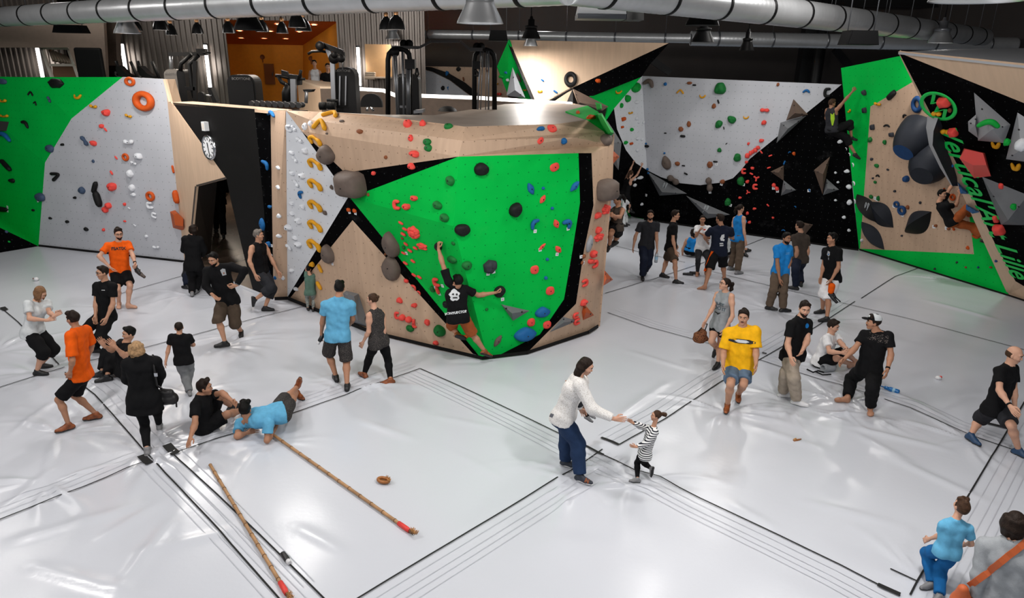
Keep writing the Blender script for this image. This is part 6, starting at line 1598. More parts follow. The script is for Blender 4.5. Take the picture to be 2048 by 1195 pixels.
    if beard == 'moustache':
        Fq = Field(.006); Fq.chain([Hp(-.030, -.060, .078), Hp(0, -.050, .093), Hp(.030, -.060, .078)], [.005 * k9, .009 * k9, .005 * k9]); np_mesh('moustache', [surface([Fq], .004)], hairm(hcol), root)
    elif beard:
        Fq = Field(.015); Fq.ell(Hp(0, -.055, .027), HR, np.array([.062, .072, .072]) * k9); Fq.cone(Hp(0, -.1, .055), Hp(0, -.106, .06), .030 * k9)
        Fq.plane(Hp(0, -.046, .06), HR @ np.array([0, .8, .30])); Fq.plane(Hp(0, -.2, -.0), HR @ np.array([0, 0, -1])); Fq.minus(Hp(-.018, -.068, .10), Hp(.018, -.068, .10), .014 * k9)
        np_mesh('beard', [surface([Fq], vh)], hairm(hcol if beard is True else beard), root)
    # --- clothes
    made = {}
    if bottom:
        kind, m = bottom[0], bottom[1]; ln = {'shorts': .88, 'briefs': .42, 'capri': 1.45, 'trousers': 1.95, 'leggings': 1.93, 'long_shorts': 1.06}[kind]; ln = bottom[2] if len(bottom) > 2 else ln
        e = {'leggings': .010, 'briefs': .014}.get(kind, .020) * s; flare = {'shorts': .030, 'long_shorts': .036, 'trousers': .022, 'capri': .026}.get(kind, .0) * s
        fs = []
        Fp = Field(.03 * s); pair(hip - tors * .03 * s, hlat, .072 * b, .100 * b + e, hip + tors * .085 * s, hlat, .066 * b, .094 * b + e, Fp)
        for sg in (-1, 1): Fp.ell(hip + hlat * sg * .068 * b - f * .042 * s - tors * .035 * s, np.eye(3), [.084 * b + e] * 3)
        for sd in 'LR': Fp.cone(P['hp' + sd], P['hp' + sd] + (P['kn' + sd] - P['hp' + sd]) * .3, .090 * b + e, .082 * b + e)
        Fp.plane(hip + tors * .10 * s, tors); Fp.wr = .0025 * s; fs.append(Fp)
        for sd in 'LR':
            hp, kn, an = P['hp' + sd], P['kn' + sd], P['an' + sd]; Fl = Field(.03 * s)
            if ln <= 1: q = hp + (kn - hp) * ln; Fl.cone(hp, q, .088 * b + e, .070 * b * (1 - .18 * ln) + e + flare); Fl.plane(q, q - hp)
            else:
                q = kn + (an - kn) * (ln - 1); r1 = (.055 * b + e + flare * .8); r2 = (.055 - .018 * (ln - 1)) * b + e + flare; cb = nrm(kn - (hp + an) / 2 + 1e-6) * -.012 * s
                Fl.chain([hp, hp + (kn - hp) * .5, kn], [.088 * b + e, .076 * b + e + flare * .5, r1])
                if ln > 1.3: Fl.chain([kn, kn + (an - kn) * .3 + cb, q], [r1, .056 * b + e + flare * .7, r2 if kind != 'leggings' else .036 * b + e])
                else: Fl.cone(kn, q, r1, r2)
                Fl.plane(q, q - kn)
            Fl.wr = .0035 * s if kind != 'leggings' else .001; Fl.seed = h * 3; fs.append(Fl)
        made['bottom'] = np_mesh({'shorts': 'shorts', 'briefs': 'shorts', 'long_shorts': 'shorts', 'capri': 'trousers', 'trousers': 'trousers', 'leggings': 'leggings'}[kind], [surface(fs, v)], m, root)
        if len(bottom) > 3 and bottom[3]: pass
    if top:
        kind, m = top[0], top[1]; e = {'tee': .017, 'tank': .013, 'long': .026, 'coat': .034, 'crop': .012, 'baggy': .027}[kind] * s
        hem = top[2] if len(top) > 2 and top[2] is not None else {'tee': -.10, 'tank': -.08, 'long': -.10, 'coat': -.30, 'crop': .2, 'baggy': -.13}[kind]; slv = {'tee': .62, 'tank': 0, 'long': 1.92, 'coat': 1.95, 'crop': 0, 'baggy': .85}[kind]
        Ft = Field(.035 * s); torso(Ft, e)
        if hem < 0:
            dn = nrm(-tors * .7 - up * .3) if kind != 'coat' else nrm(-tors * .3 - up * .7)
            if (P['knL'] + P['knR'])[2] / 2 > hip[2] - .25 * s: dn = -tors; hem = max(hem, -.09)
            pair(hip, hlat, .072 * b, .108 * b + e + .008, hip + dn * (-hem + .1) * s, hlat, .078 * b, .112 * b + e + (.035 * s if kind == 'coat' else .006), Ft); Ft.plane(hip + dn * (-hem) * s, dn)
        else: Ft.plane(hip + tors * hem * s, -tors)
        Ft.minus(neck + tors * .02 * s, hc, .058 * b, .07 * b); Ft.plane(neck + tors * (.052 if kind in ('coat', 'long') else .028) * s, tors * 1.0 + fwd * (.25 if kind != 'tank' else .5)); Ft.wr = .0038 * s if kind not in ('crop',) else .001; Ft.seed = h * 11
        if kind in ('tank', 'crop'):
            for sd, sg in (('L', 1), ('R', -1)): Ft.minus(P['sh' + sd] + slat * sg * .035 * s - tors * .08 * s, P['sh' + sd] + slat * sg * .03 * s + tors * .05 * s, .082 * s, .075 * s)
        fs = [Ft]
        if slv:
            for sd in 'LR':
                sh, el, wr = P['sh' + sd], P['el' + sd], P['wr' + sd]; Fs = Field(.035 * s); ex = e + (.012 * s if kind in ('tee', 'baggy') else 0)
                inner = neck * .4 + sh * .6 - tors * .03 * s
                if slv <= 1: q = sh + (el - sh) * slv; Fs.chain([inner, sh, q], [.044 * b + e, .051 * b + e, .046 * b + ex]); Fs.plane(q, q - sh)
                else: q = el + (wr - el) * (slv - 1); Fs.chain([inner, sh, el, q], [.044 * b + e, .051 * b + e, .042 * b + e, .031 * b + e * .8]); Fs.plane(q, q - el)
                Fs.wr = .003 * s; Fs.seed = h * 5; fs.append(Fs)
        made['top'] = np_mesh({'tee': 'shirt', 'tank': 'tank_top', 'long': 'sweater', 'coat': 'coat', 'crop': 'top', 'baggy': 'shirt'}[kind], [surface(fs, v)], m, root)
    if shoes is not None:
        for sd in 'LR':
            an, to, kn = P['an' + sd], P['to' + sd], P['kn' + sd]; d_ = nrm(to - an); sh_n = nrm(an - kn)
            dn = -up if an[2] < .14 else nrm(sh_n - d_ * (sh_n @ d_))
            d2 = nrm(d_ - dn * (d_ @ dn)); gl = an + dn * .052 * s; Fs = Field(.022 * s)
            Fs.chain([gl - d2 * .045 * s, gl + d2 * .09 * s, gl + d2 * .165 * s], [.038 * s, .040 * s, .030 * s]); Fs.cone(an + up * 0, gl - d2 * .03 * s, .042 * s, .038 * s); Fs.cone(an - dn * .0, gl + d2 * .10 * s, .040 * s, .034 * s)
            Fs.plane(gl + dn * .022 * s, dn); Fs.plane(an - dn * .035 * s, -dn)
            sh_o = made['shoe' + sd] = np_mesh('shoe', [surface([Fs], .009 * max(1, dcam / 13))], shoes, root)
            Fs = Field(.015); Fs.chain([gl - d2 * .046 * s, gl + d2 * .09 * s, gl + d2 * .168 * s], [.042 * s, .044 * s, .034 * s]); Fs.plane(gl + dn * .030 * s, dn); Fs.plane(gl + dn * .006 * s, -dn)
            so = np_mesh('sole', [surface([Fs], .009 * max(1, dcam / 13))], sole or mat('rubber_sole', (24, 24, 25), .7), None); so.parent = sh_o
    P.update(hip=hip, neck=neck, hc=hc, HR=HR, f=f, fwd=fwd, lat=lat, slat=slat, tors=tors, s=s, root=root, c=c, rg=rg, Hp=Hp, k9=k9, chest=chest, G=G, at=at, made=made, v=v, b=b)
    return P
def strap(root, pts, r, m, name, n=8):
    return world(root, MB().tube([Vector(p) for p in pts], r, n), name, m)
bpy.context.view_layer.update()
def decal(P, part, build_fn, px, py, name, m, lift=.004):
    """print on a garment: flat shapes drawn in a frame on the cloth, laid on its surface"""
    o = P['made'][part]; me = o.data
    T = BVHTree.FromPolygons([v.co for v in me.vertices], [p.vertices for p in me.polygons])
    r = ray(px, py).normalized(); loc, n, i, _ = T.ray_cast(CC, r)
    if loc is None: return
    n = -Vector(r) * .55 + Vector((n if n.dot(r) < 0 else -n)) * .45; n.normalize(); up_ = Vector(P['tors']); x = up_.cross(n).normalized(); y = n.cross(x)
    mb = build_fn(); Vv = []
    for q in mb.v:
        p = loc + x * q[0] + y * q[1]; l2, n2, i2, _ = T.ray_cast(p + n * .25, -n)
        Vv.append((l2 if l2 is not None else p) + n * lift)
    b = MB(); b.v = [tuple(q) for q in Vv]; b.f = mb.f; b.m = mb.m; b.sm = mb.sm
    return world(P['root'], b, name, m)
def text_shapes(lines, size, sub=.012, shear=0.0, bold=0.0):
    def fn():
        o = text_mesh('print', lines, BLK, size, Matrix.Identity(4), None, 0.0, shear, bold); bm = bmesh.new(); bm.from_mesh(o.data)
        bmesh.ops.triangulate(bm, faces=bm.faces[:]); bmesh.ops.subdivide_edges(bm, edges=[e for e in bm.edges if e.calc_length() > sub], cuts=2, use_grid_fill=False); bmesh.ops.triangulate(bm, faces=bm.faces[:])
        mb = MB(); bm.verts.index_update(); mb.add([v.co for v in bm.verts], [[v.index for v in f_.verts] for f_ in bm.faces]); bm.free(); me = o.data; bpy.data.objects.remove(o); bpy.data.meshes.remove(me); return mb
    return fn
def patch_shapes(polys):
    def fn():
        mb = MB()
        for pl in polys:
            c0 = (sum(p[0] for p in pl) / len(pl), sum(p[1] for p in pl) / len(pl), 0)
            V = [c0]; n = len(pl); K = 4
            for k in range(1, K + 1): V += [(c0[0] + (p[0] - c0[0]) * k / K, c0[1] + (p[1] - c0[1]) * k / K, 0) for p in pl]
            F_ = [(0, 1 + j, 1 + (j + 1) % n) for j in range(n)]
            for k in range(K - 1): F_ += [(1 + k * n + j, 1 + (k + 1) * n + j, 1 + (k + 1) * n + (j + 1) % n, 1 + k * n + (j + 1) % n) for j in range(n)]
            mb.add(V, F_)
        return mb
    return fn

# ------------------------------------------------------------------ the people in the hall
C_BLACK = cloth('cloth_black', (15, 15, 17)); C_CHAR = cloth('cloth_charcoal', (40, 41, 45)); C_NAVY = cloth('cloth_navy', (24, 30, 46)); C_ORANGE = cloth('cloth_orange', (222, 88, 14)); C_SKY = cloth('cloth_sky', (96, 164, 200)); C_WHITE = cloth('cloth_white', (222, 222, 224)); C_GREYT = cloth('cloth_pale_grey', (196, 200, 202))
C_KHAKI = cloth('cloth_khaki', (74, 62, 52)); C_SAND = cloth('cloth_sand', (160, 148, 134)); C_DENIM = cloth('cloth_denim', (34, 52, 82)); C_DENIML = cloth('cloth_light_denim', (92, 112, 134)); C_YEL = cloth('cloth_yellow', (232, 172, 22)); C_GREY = cloth('cloth_grey', (142, 146, 150)); C_BLUE = cloth('cloth_blue', (30, 124, 196)); C_BROWN = cloth('cloth_brown', (66, 58, 52))
C_TROU = cloth('cloth_trouser_brown', (92, 78, 66)); C_BOYB = cloth('cloth_boy_blue', (24, 92, 150)); C_ORP = cloth('cloth_rust', (150, 78, 40)); C_KNIT = cloth('knit_flecked', (218, 216, 214), .9, ('fleck', (176, 170, 164), 120, .58)); C_STR = cloth('stripes_breton', (226, 226, 226), .85, ('stripes', (28, 30, 40), 11, .62)); C_MEL = cloth('cloth_melange', (48, 46, 46), .9, ('fleck', (92, 86, 82), 110, .58)); C_GRN = cloth('cloth_grey_green', (84, 110, 98)); C_SPOT = cloth('cloth_spotted', (150, 154, 150), .85, ('fleck', (60, 66, 64), 70, .56)); C_FLOR = cloth('cloth_floral', (22, 22, 24), .85, ('fleck', (104, 96, 92), 60, .58)); C_PGR = cloth('cloth_trouser_grey', (116, 118, 120))
S_BLK = mat('shoe_black', (20, 20, 22), .5); S_ORG = mat('shoe_orange', (128, 68, 32), .5, noise=.5, nscale=16); S_WHT = mat('shoe_white', (214, 214, 216), .5); S_GRY = mat('shoe_grey', (120, 120, 122), .5); S_NAVY = mat('shoe_navy', (36, 42, 54), .5); S_BLUE = mat('shoe_blue', (30, 60, 92), .5); SOLEW = mat('sole_white', (206, 206, 206), .6)
WHITEP = mat('print_white', (205, 208, 210), .7); DARKP = mat('print_dark', (24, 24, 26), .7)
PE = {}
PE['tee_woman'] = person('person in pale grey T-shirt and black cropped leggings looking down at their hands', 1.66, 45, dict(hip=(66, 660), neck=(73, 603), head=(80, 586), shR=(56, 608), shL=(94, 606), elR=(59, 637), wrR=(94, 640), elL=(99, 625), wrL=(109, 631), anR=(74, 741), anL=(82, 727), toR=(90, 747), toL=(99, 732), hdR=(106, 637), hdL=(116, 627)), look=55, tilt=38, ground=(76, 742), fem=True, sk='fair', top=('tee', C_GREYT, -.12), bottom=('capri', C_BLACK, 1.28), shoes=S_BLK, hair=('swing', 'light'), build=1.05, curl=(.6, .6))
PE['orange_boy'] = person('person in plain orange T-shirt and black shorts, seen from behind, stepping left', 1.66, 245, dict(hip=(162, 748), neck=(152, 656), head=(146, 637), shL=(141, 671), shR=(172, 660), elL=(145, 720), wrL=(140, 744), anL=(137, 848), toL=(110, 863), anR=(192, 827), toR=(171, 837)), look=215, ground=(160, 848), sk='tan', top=('baggy', C_ORANGE, -.06), bottom=('shorts', C_BLACK), shoes=S_ORG, hair=('short', 'dark'), build=.92)
PE['glasses_man'] = person('person with glasses in black T-shirt and black trousers walking left behind the sitting one', 1.74, 300, dict(hip=(212, 628), neck=(210, 562), head=(205, 545), shL=(226, 572), shR=(194, 571), elL=(226, 607), wrL=(214, 634), elR=(192, 604), wrR=(191, 631), anR=(194, 696), toR=(181, 702), anL=(236, 700), toL=(220, 709)), look=285, ground=(213, 702), sk='mid', top=('tee', C_BLACK), bottom=('trousers', C_BLACK), shoes=S_BLK, hair=('short', 'dark'), glasses=True)
PE['gesturer'] = person('person in black sitting on the mat with knees up, gesturing with both hands', 1.74, 285, dict(hip=(246, 738), neck=(252, 684), head=(258, 667), elR=(224, 700), wrR=(208, 691), elL=(250, 712), wrL=(231, 694), knR=(213, 704), knL=(224, 712), anR=(204, 744), toR=(190, 751), anL=(214, 752), toL=(198, 761), hdR=(202, 682), hdL=(222, 686)), look=280, ground=(246, 755), sk='mid', top=('tee', C_BLACK), bottom=('trousers', C_BLACK, 1.85), shoes=S_BLK, hair=('short', 'black'), curl=(.2, .2))
PE['coat_woman'] = person('blond person in long black coat and black leggings walking away with a shoulder bag', 1.68, 165, dict(hip=(287, 793), neck=(280, 712), head=(274, 697), shL=(256, 728), shR=(310, 724), elL=(255, 757), wrL=(266, 768), elR=(320, 748), wrR=(314, 772), anL=(294, 897), toL=(298, 889), anR=(318, 848), toR=(320, 838)), look=160, ground=(292, 893), fem=True, sk='fair', top=('coat', C_BLACK, -.22), bottom=('leggings', C_BLACK), shoes=S_GRY, sole=SOLEW, hair=('bob', 'blond'))
PE['small_boy'] = person('small child in black T-shirt and grey trousers walking away', 1.26, 172, dict(hip=(367, 718), neck=(359, 668), head=(358, 655), shL=(343, 673), shR=(378, 673), elL=(337, 697), wrL=(332, 720), elR=(387, 689), wrR=(380, 690, 'f'), anL=(379, 783), anR=(374, 775)), look=185, ground=(374, 783), child=True, sk='mid', top=('tee', C_BLACK), bottom=('trousers', C_PGR), shoes=S_GRY, hair=('buzz', 'dark'))
PE['orange_man'] = person('bearded person in printed orange T-shirt, one hand on the hip, carrying shoes', 1.80, 8, dict(hip=(240, 541), neck=(237, 483), head=(237, 467), shR=(216, 491), shL=(256, 488), elR=(198, 512), wrR=(219, 533), elL=(265, 509), wrL=(270, 526), anR=(238, 606), anL=(256, 609), toR=(238, 613), toL=(267, 614)), look=8, tilt=8, ground=(246, 608), sk='fair', top=('tee', C_ORANGE), bottom=('shorts', C_BLACK, .8), hair=('tousled', 'dark'), beard=True, glasses=True, curl=(.9, .5))
PE['parka'] = person('person in hooded black parka and black trousers, seen from behind at the passage', 1.66, 165, dict(hip=(387, 529), neck=(384, 471), head=(388, 458), shL=(371, 478), shR=(399, 479), elL=(368, 499), wrL=(378, 508), elR=(408, 499), wrR=(404, 512), anL=(384, 585), anR=(391, 580)), look=140, ground=(386, 587), fem=True, sk='fair', top=('coat', C_BLACK, -.12), bottom=('trousers', C_BLACK), shoes=S_GRY, hair=('bob', 'dark'))
PE['sweater_man'] = person('bearded person in black sweater and brown cargo shorts, both hands on the hips', 1.82, 340, dict(hip=(455, 598), neck=(433, 532), head=(427, 518), shR=(415, 542), shL=(463, 533), elR=(412, 571), wrR=(425, 589), elL=(489, 541), wrL=(473, 570), anR=(450, 684), toR=(440, 691), anL=(482, 662), toL=(482, 673), hdL=(462, 574), hdR=(434, 597)), look=325, tilt=15, ground=(458, 678), sk='mid', top=('long', C_BLACK), bottom=('long_shorts', C_KHAKI), shoes=S_BLK, hair=('short', 'black'), beard=True, curl=(.7, .7))
PE['tank_man'] = person('person in black tank top and black cropped trousers walking right beside the birch pillar', 1.76, 62, dict(hip=(523, 543), neck=(517, 484), head=(517, 470), shR=(503, 495), shL=(530, 491), elR=(499, 522), wrR=(510, 548), elL=(543, 518), wrL=(555, 542), anR=(511, 598, .30), toR=(512, 612, .12), anL=(530, 614), toL=(540, 619)), look=75, ground=(526, 614), sk='mid', top=('tank', C_BLACK), bottom=('capri', C_CHAR, 1.5), shoes=S_BLK, hair=('short', 'grey'))
PE['wall_child'] = person('small child in grey and green T-shirt reaching up to a yellow hold', 1.02, 178, dict(hip=(620, 584), neck=(620, 550), head=(617, 538), shL=(612, 552), shR=(628, 551), elL=(613, 537, 'f'), wrL=(622, 527, 'f'), elR=(634, 540, 'f'), wrR=(633, 528, 'f'), anL=(616, 616), anR=(626, 618)), look=170, ground=(621, 620), plane_d=.10, child=True, sk='fair', top=('tee', C_GRN), bottom=('leggings', C_SPOT), shoes=S_BLK, hair=('short', 'black'), curl=(1.2, 1.2))
PE['sky_man'] = person('person in light blue T-shirt and grey shorts standing with back turned, bottle in hand', 1.80, 182, dict(hip=(675, 668), neck=(677, 594), head=(679, 576), shL=(651, 609), shR=(702, 609), elL=(646, 638), wrL=(643, 664), elR=(705, 638), wrR=(698, 650, 'f'), anL=(672, 752), knL=(657, 708), anR=(694, 770), knR=(693, 722)), look=170, ground=(684, 765), sk='tan', top=('tee', C_SKY), bottom=('shorts', C_MEL, .95), shoes=S_BLK, hair=('short', 'black'))
PE['legging_woman'] = person('person in dark melange tank top and black leggings walking left, hair in a bun', 1.68, 225, dict(hip=(757, 680), neck=(748, 617), head=(745, 599), shL=(737, 631), shR=(766, 627), elL=(737, 663), wrL=(726, 684), elR=(768, 660), anL=(729, 746), toL=(715, 744), knL=(739, 713), anR=(781, 758), toR=(768, 766), knR=(776, 719)), look=240, ground=(752, 757), fem=True, sk='fair', top=('tank', C_MEL, -.12), bottom=('leggings', C_BLACK), shoes=S_ORG, hair=('bun', 'brown'))
PE['sitter'] = person('person in black T-shirt and black shorts sitting, leaning on one straight arm', 1.78, 72, dict(hip=(410, 846), neck=(402, 789), head=(409, 775), shR=(391, 809), shL=(414, 792), elR=(390, 847), wrR=(381, 874), elL=(444, 785), wrL=(464, 801), knL=(436, 790), anL=(462, 811, .085), toL=(492, 803), knR=(455, 828), anR=(489, 818), toR=(502, 808)), look=80, ground=(410, 858), sk='tan', top=('tee', C_BLACK), bottom=('shorts', C_BLACK, .85), shoes=S_BLK, hair=('tousled', 'dark'), curl=(.4, .2))
PE['recliner'] = person('person in light blue T-shirt and dark shorts reclining on the elbows, legs stretched out', 1.78, 150, dict(hip=(556, 826), neck=(497, 838, .05), head=(490, 819), shL=(480, 846), shR=(537, 845), elL=(474, 872), wrL=(494, 865), elR=(534, 880), wrR=(550, 857), knL=(571, 795), anL=(594, 773, .16), toL=(597, 760, .32), knR=(578, 806), anR=(594, 784, .085), toR=(597, 768, .25), shyaw=170), look=165, ground=(540, 862), sk='tan', top=('tee', C_SKY), bottom=('shorts', C_MEL, .95), shoes=S_ORG, hair=('tousled', 'black'), curl=(.3, .3))
r_ = hit(935, 640)
PE['climber'] = person('climber in black T-shirt and rust shorts spread on the green boulder face', 1.74, 190, dict(hip=(916, 632), neck=(911, 573), head=(916, 563, .05), shL=(897, 563), shR=(932, 578), elL=(884, 523), wrL=(877, 497), elR=(957, 590), wrR=(989, 585), knL=(904, 652, 'f'), anL=(914, 668, '-.12'), toL=(926, 672, '-.2'), knR=(945, 668), anR=(969, 701, '-.12'), toR=(984, 706, '-.2'), hdL=(877, 487), hdR=(1002, 583)), look=205, dist=math.hypot(r_[0].x, r_[0].y) - .42, sk='tan', top=('tee', C_BLACK), bottom=('shorts', C_ORP, .95), shoes=S_ORG, hair=('short', 'black'), curl=(1.1, 1.1))
PE['mother'] = person('person in flecked white sweater and blue jeans bending to hold the girl by the hand', 1.70, 75, dict(hip=(1128, 828), neck=(1155, 753), head=(1172, 732), shR=(1160, 770), shL=(1164, 762, -.14), elR=(1184, 817), wrR=(1228, 837), elL=(1150, 800, -.25), wrL=(1160, 815, -.3), anR=(1160, 950), toR=(1188, 968), knR=(1156, 886), anL=(1131, 920), toL=(1150, 932), knL=(1134, 874), hdR=(1246, 838)), look=80, tilt=20, ground=(1140, 940), fem=True, build=1.14, sk='fair', top=('long', C_KNIT, -.08), bottom=('trousers', C_DENIM), shoes=S_NAVY, sole=SOLEW, hair=('long', 'dark'), curl=(.5, .15))
PE['girl'] = person('small girl in striped shirt and black leggings striding left, hand outstretched', 1.00, 280, dict(hip=(1290, 905), neck=(1307, 853), head=(1312, 831), shL=(1310, 864), shR=(1296, 856, -.08), elR=(1280, 851), wrR=(1266, 845), elL=(1293, 885), wrL=(1273, 893), anR=(1275, 957), toR=(1256, 961), knR=(1274, 925), anL=(1302, 936, .16), toL=(1299, 950, .06), knL=(1288, 925), hdR=(1258, 840), hdL=(1262, 891), pony=[(0, .06, -.10), (0, .075, -.14), (0, .07, -.19), (0, .03, -.21)]), look=278, tilt=-8, ground=(1287, 958), child=True, fem=True, sk='mid', top=('long', C_STR), bottom=('leggings', C_BLACK), shoes=S_GRY, hair=('pony', 'brown'), curl=(.2, .2))
PE['carried'] = person('child in black leggings carried on the far hip of the white-sweatered woman', .95, 60, dict(hip=(1158, 800), neck=(1163, 770), head=(1167, 757), anR=(1176, 833, '-.30'), toR=(1188, 840, '-.30'), knR=(1167, 817, -.30), anL=(1180, 826, '-.45'), knL=(1172, 812, -.45), elR=(1150, 780, -.3), wrR=(1140, 770, -.3)), look=75, ground=(1140, 940), plane_d=-.30, child=True, sk='mid', top=('long', C_CHAR), bottom=('leggings', C_BLACK), shoes=S_GRY, hair=('short', 'brown'), face=False)
PE['tank_woman'] = person('person with ponytail in grey printed tank top and black shorts carrying a brown bag', 1.70, 325, dict(hip=(1440, 650), neck=(1451, 583), head=(1450, 568), shR=(1434, 588), shL=(1464, 592), elR=(1426, 614), wrR=(1412, 640), elL=(1465, 632), wrL=(1451, 657), anR=(1432, 696, .22), toR=(1426, 709, .10), knR=(1423, 682), anL=(1436, 726), toL=(1429, 736), knL=(1440, 690), pony=[(0, .05, -.10), (0, .04, -.15), (0, -.06, -.17), (0, -.17, -.13)]), look=295, tilt=-15, ground=(1436, 728), fem=True, sk='fair', top=('tank', C_GREY), bottom=('briefs', C_BLACK, .40), shoes=S_BLK, hair=('pony', 'dark'), glasses=True)
PE['yellow'] = person('person with moustache in yellow T-shirt and denim shorts walking forward', 1.80, 0, dict(hip=(1478, 733), neck=(1485, 653), head=(1487, 633), shR=(1457, 665), shL=(1510, 662), elR=(1447, 703), wrR=(1446, 730), elL=(1512, 701), wrL=(1512, 728), anR=(1455, 808), toR=(1452, 823), knR=(1461, 768), anL=(1477, 787, .14), toL=(1476, 808, .03), knL=(1487, 768)), look=-6, tilt=5, ground=(1466, 806), sk='mid', build=1.06, top=('baggy', C_YEL, -.10), bottom=('shorts', C_DENIML, .78), shoes=S_ORG, hair=('short', 'dark'), beard='moustache')
PE['black_tee'] = person('bearded person in black T-shirt and beige trousers standing with a hand in the pocket', 1.80, 45, dict(hip=(1586, 708), neck=(1603, 633), head=(1609, 617), shR=(1583, 649), shL=(1615, 646), elR=(1575, 688), wrR=(1581, 713), elL=(1615, 680), wrL=(1605, 700), anR=(1593, 798), toR=(1613, 810), knR=(1587, 755), anL=(1566, 783), toL=(1577, 790), knL=(1572, 745)), look=20, tilt=8, ground=(1585, 797), sk='fair', build=1.04, top=('tee', C_BLACK), bottom=('trousers', C_SAND), shoes=S_WHT, sole=SOLEW, hair=('short', 'dark'), beard=True)
PE['white_sitter'] = person('person in white T-shirt and black shorts sitting on the mat, handling a shoe', 1.76, 70, dict(hip=(1643, 718), neck=(1662, 668), head=(1666, 652), shR=(1653, 677), shL=(1674, 675), elR=(1659, 703), wrR=(1684, 705), elL=(1682, 686), wrL=(1693, 697), knR=(1674, 716), anR=(1700, 727), toR=(1716, 729), knL=(1692, 703), anL=(1711, 722), toL=(1725, 724)), look=75, tilt=12, ground=(1645, 731), sk='fair', top=('tee', C_WHITE), bottom=('shorts', C_BLACK), hair=('short', 'dark'), curl=(.8, .8))
PE['cap_man'] = person('barefoot person in cap, black floral T-shirt and black trousers, arm stretched down left', 1.78, 335, dict(hip=(1738, 740), neck=(1753, 662), head=(1747, 644), shR=(1729, 668), shL=(1777, 671), elR=(1710, 696), wrR=(1689, 717), elL=(1782, 709), wrL=(1775, 738), anR=(1695, 795), toR=(1675, 800), knR=(1702, 757), anL=(1741, 813), toL=(1741, 828), knL=(1745, 775)), look=285, ground=(1722, 806), sk='tan', build=1.02, top=('tee', C_BLACK), bottom=('trousers', C_BLACK, 1.9), hair=('short', 'dark'), beard='moustache')
PE['bald_man'] = person('balding person in black T-shirt and dark shorts striding right at the picture edge', 1.80, 72, dict(hip=(1991, 813), neck=(2020, 729), head=(2029, 709), shR=(1999, 742), shL=(2026, 737, -.2), elR=(1999, 780), wrR=(2020, 811), elL=(2028, 780, -.25), anR=(1942, 869), toR=(1955, 886), knR=(1958, 838), anL=(2037, 898), toL=(2050, 912), knL=(2023, 850)), look=82, tilt=10, ground=(1992, 890), sk='fair', top=('tee', C_BLACK), bottom=('shorts', C_CHAR), shoes=S_BLUE, hair=('bald', 'brown'))
PE['blue_boy'] = person('small boy in light blue T-shirt and blue trousers looking up, seen from behind', 1.24, 205, dict(hip=(1895, 1098), neck=(1912, 1036), head=(1923, 1013), shL=(1886, 1050), shR=(1937, 1056), elL=(1881, 1070), wrL=(1858, 1077), elR=(1943, 1087), wrR=(1930, 1088, 'f'), anL=(1864, 1165), anR=(1879, 1190), toL=(1858, 1172), toR=(1872, 1200)), look=215, tilt=-22, ground=(1880, 1182), child=True, sk='fair', build=.88, top=('tee', C_SKY), bottom=('trousers', C_BOYB), shoes=S_GRY, hair=('tousled', 'brown'))
PE['grey_woman'] = person('person in grey sweater with an orange strap, seen from behind at the lower right corner', 1.66, 190, dict(hip=(2010, 1212), neck=(2026, 1080), head=(2030, 1046), shL=(1972, 1092), shR=(2078, 1098), elL=(1960, 1150), wrL=(1950, 1195, 'f'), elR=(2085, 1160), anL=(2000, 1350), anR=(2045, 1355)), look=175, ground=(2022, 1352), fem=True, sk='fair', build=1.1, top=('long', C_GREY), bottom=('trousers', C_BLACK), shoes=S_BLK, hair=('bob', 'dark'))
PE['bottle_man'] = person('person in dark T-shirt and dark jeans walking forward carrying a water bottle', 1.76, 0, dict(hip=(1293, 490), neck=(1300, 443), head=(1301, 430), shR=(1281, 449), shL=(1314, 449), elR=(1271, 472), wrR=(1267, 492), elL=(1313, 472), wrL=(1314, 494), anR=(1285, 552), toR=(1286, 560), knR=(1288, 520), anL=(1291, 540, .12), toL=(1290, 550, .04)), look=0, ground=(1288, 552), sk='mid', top=('tee', C_CHAR), bottom=('trousers', C_NAVY), shoes=S_BLK, hair=('short', 'dark'), beard=True)
PE['short_man'] = person('person with glasses in black T-shirt and brown shorts standing in profile facing right', 1.80, 80, dict(hip=(1342, 492), neck=(1346, 444), head=(1351, 430), shR=(1347, 453), elR=(1346, 480), wrR=(1351, 501), anR=(1352, 560), toR=(1367, 566), knR=(1350, 524), anL=(1325, 547), toL=(1337, 554), knL=(1333, 520)), look=85, ground=(1341, 556), sk='mid', top=('tee', C_BLACK), bottom=('shorts', C_KHAKI), shoes=S_BLK, hair=('short', 'dark'), glasses=True)
PE['clasp_woman'] = person('barefoot person in white T-shirt and dark leggings with clasped hands', 1.66, 8, dict(hip=(1404, 497), neck=(1405, 451), head=(1405, 439), shR=(1394, 455), shL=(1417, 456), elR=(1392, 472), wrR=(1399, 461, 'n'), elL=(1418, 476), wrL=(1402, 467, 'n'), anR=(1395, 544), anL=(1412, 544)), look=10, ground=(1403, 546), fem=True, sk='tan', top=('tee', C_WHITE, -.10), bottom=('leggings', C_CHAR), hair=('pony', 'dark'), curl=(1.2, 1.2))
PE['navy_man'] = person('barefoot person in navy printed T-shirt and black shorts with orange side, arms folded', 1.80, 190, dict(hip=(1437, 502), neck=(1442, 451), head=(1440, 438), shL=(1422, 460), shR=(1461, 460), elL=(1410, 474), wrL=(1414, 482), elR=(1465, 475), wrR=(1452, 468, 'f'), anL=(1410, 572), toL=(1397, 577), knL=(1420, 535), anR=(1449, 556), toR=(1445, 551), knR=(1446, 530)), look=235, ground=(1430, 566), sk='tan', build=1.05, top=('tee', C_NAVY), bottom=('long_shorts', C_BLACK), hair=('short', 'dark'))
